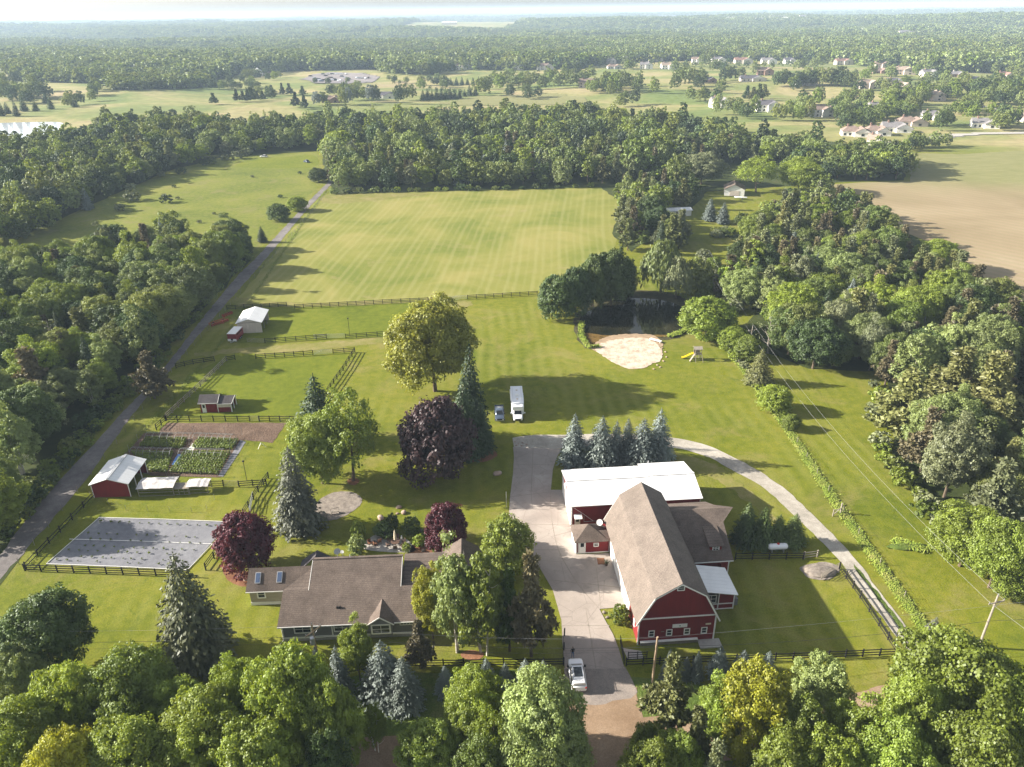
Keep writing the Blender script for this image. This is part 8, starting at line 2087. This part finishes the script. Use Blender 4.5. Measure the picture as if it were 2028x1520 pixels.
# ------------------------------------------------------------------ person walking from the car
def person():
    p = G(1134, 1303); t = thing('person', 'person in a black top and blue jeans standing in front of the white car', 'person', (p.x, p.y, L5), math.radians(10))
    J = {'pel': (0, 0, .98), 'bel': (0, .01, 1.12), 'che': (0, .02, 1.35), 'nec': (0, .03, 1.52), 'hea': (0, .01, 1.66), 'top': (0, .01, 1.74),
         'hL': (-.10, 0, .92), 'kL': (-.12, -.06, .50), 'aL': (-.13, .05, .09), 'tL': (-.14, -.10, .04), 'hR': (.10, 0, .92), 'kR': (.11, -.10, .51), 'aR': (.12, -.12, .09), 'tR': (.12, -.27, .04),
         'sL': (-.19, .02, 1.43), 'eL': (-.27, .03, 1.16), 'wL': (-.26, -.10, .92), 'sR': (.19, .02, 1.43), 'eR': (.26, .05, 1.16), 'wR': (.24, -.06, .91)}
    Rd = dict(pel=.14, bel=.125, che=.15, nec=.055, hea=.095, top=.07, hL=.10, kL=.062, aL=.045, tL=.04, hR=.10, kR=.062, aR=.045, tR=.04, sL=.062, eL=.042, wL=.03, sR=.062, eR=.042, wR=.03)
    E = [('pel', 'bel'), ('bel', 'che'), ('che', 'nec'), ('nec', 'hea'), ('hea', 'top'), ('pel', 'hL'), ('hL', 'kL'), ('kL', 'aL'), ('aL', 'tL'), ('pel', 'hR'), ('hR', 'kR'), ('kR', 'aR'), ('aR', 'tR'), ('che', 'sL'), ('sL', 'eL'), ('eL', 'wL'), ('che', 'sR'), ('sR', 'eR'), ('eR', 'wR')]
    V = list(J); R_ = dict(Rd)
    for s, w in (('L', 'wL'), ('R', 'wR')):            # five fingers on each hand
        wx, wy, wz = J[w]; sg = -1 if s == 'L' else 1
        J['p' + s] = (wx, wy - .02, wz - .06); R_['p' + s] = .028; V.append('p' + s); E.append((w, 'p' + s))
        for f in range(5):
            if f == 4: q = (wx - sg * .035, wy - .05, wz - .08)
            else: q = (wx, wy - .045 + f * .022, wz - .15 + abs(f - 1.4) * .008)
            J['f%d%s' % (f, s)] = q; R_['f%d%s' % (f, s)] = .009; V.append('f%d%s' % (f, s)); E.append(('p' + s, 'f%d%s' % (f, s)))
    me = bpy.data.meshes.new('body'); me.from_pydata([J[k] for k in V], [(V.index(a), V.index(b)) for a, b in E], [])
    o = bpy.data.objects.new('body', me); link(o, t)
    sk = o.modifiers.new('skin', 'SKIN')
    me.skin_vertices.new(name='skin') if not me.skin_vertices else None
    for i, k in enumerate(V): me.skin_vertices[0].data[i].radius = (R_[k], R_[k] * .85)
    me.skin_vertices[0].data[0].use_root = True
    sb = o.modifiers.new('smooth', 'SUBSURF'); sb.levels = 1; sb.render_levels = 1
    n = NT('clothed_body'); z = n.xyz(n.co.outputs['Object'])[2]; x = n.xyz(n.co.outputs['Object'])[0]
    jeans = (0.03, 0.08, 0.20); black = (0.012, 0.012, 0.014); skin = (0.45, 0.27, 0.19)
    c = n.mix(n.math('GREATER_THAN', z, .99), jeans, black); c = n.mix(n.math('GREATER_THAN', z, 1.54), c, skin)
    hand = n.math('MULTIPLY', n.math('GREATER_THAN', n.math('ABSOLUTE', x), .205), n.math('LESS_THAN', z, .96))
    c = n.mix(hand, c, skin); c = n.mix(n.math('LESS_THAN', z, .09), c, (0.03, .03, .03)); me.materials.append(n.done(c, .85))
    m = MB(); m.ell((0, .03, 1.71), (.105, .115, .085), 14, 10, 0, -.2); m.build('hair', M['brown'], t, smooth=True)
person()
t = thing('hitch_frame', 'low black frame gate standing beside the concrete pad by the driveway', 'gate', (*G(1243, 1308).xy, 0), math.radians(2))
for x in (0, 1.2, 2.4): MB().box(x, 0, 0, x + .1, .1, 1.4).build('post', M['black'], t)
for z in (.5, .9, 1.3): MB().box(0, -.03, z - .06, 2.5, -.005, z + .06).build('rail', M['black'], t)
# ------------------------------------------------------------------ air
def haze():
    m = MB().box(-9300, -700, -45, 9300, 12700, 100)
    mt = bpy.data.materials.new('haze'); mt.use_nodes = True
    t = mt.node_tree; t.nodes.remove(t.nodes['Principled BSDF'])
    v = t.nodes.new('ShaderNodeVolumePrincipled')
    v.inputs['Color'].default_value = (0.62, 0.80, 1.0, 1)
    v.inputs['Density'].default_value = 0.00013
    v.inputs['Anisotropy'].default_value = 0.0
    t.links.new(v.outputs['Volume'], t.nodes['Material Output'].inputs['Volume'])
    o = m.build('haze', mt)
    tag(o, kind='stuff')
haze()
for _o in list(COL.objects):
    _l = _o.get('label')
    if _l and len(_l.split()) > 16: print('LONG', _o.name, _l)
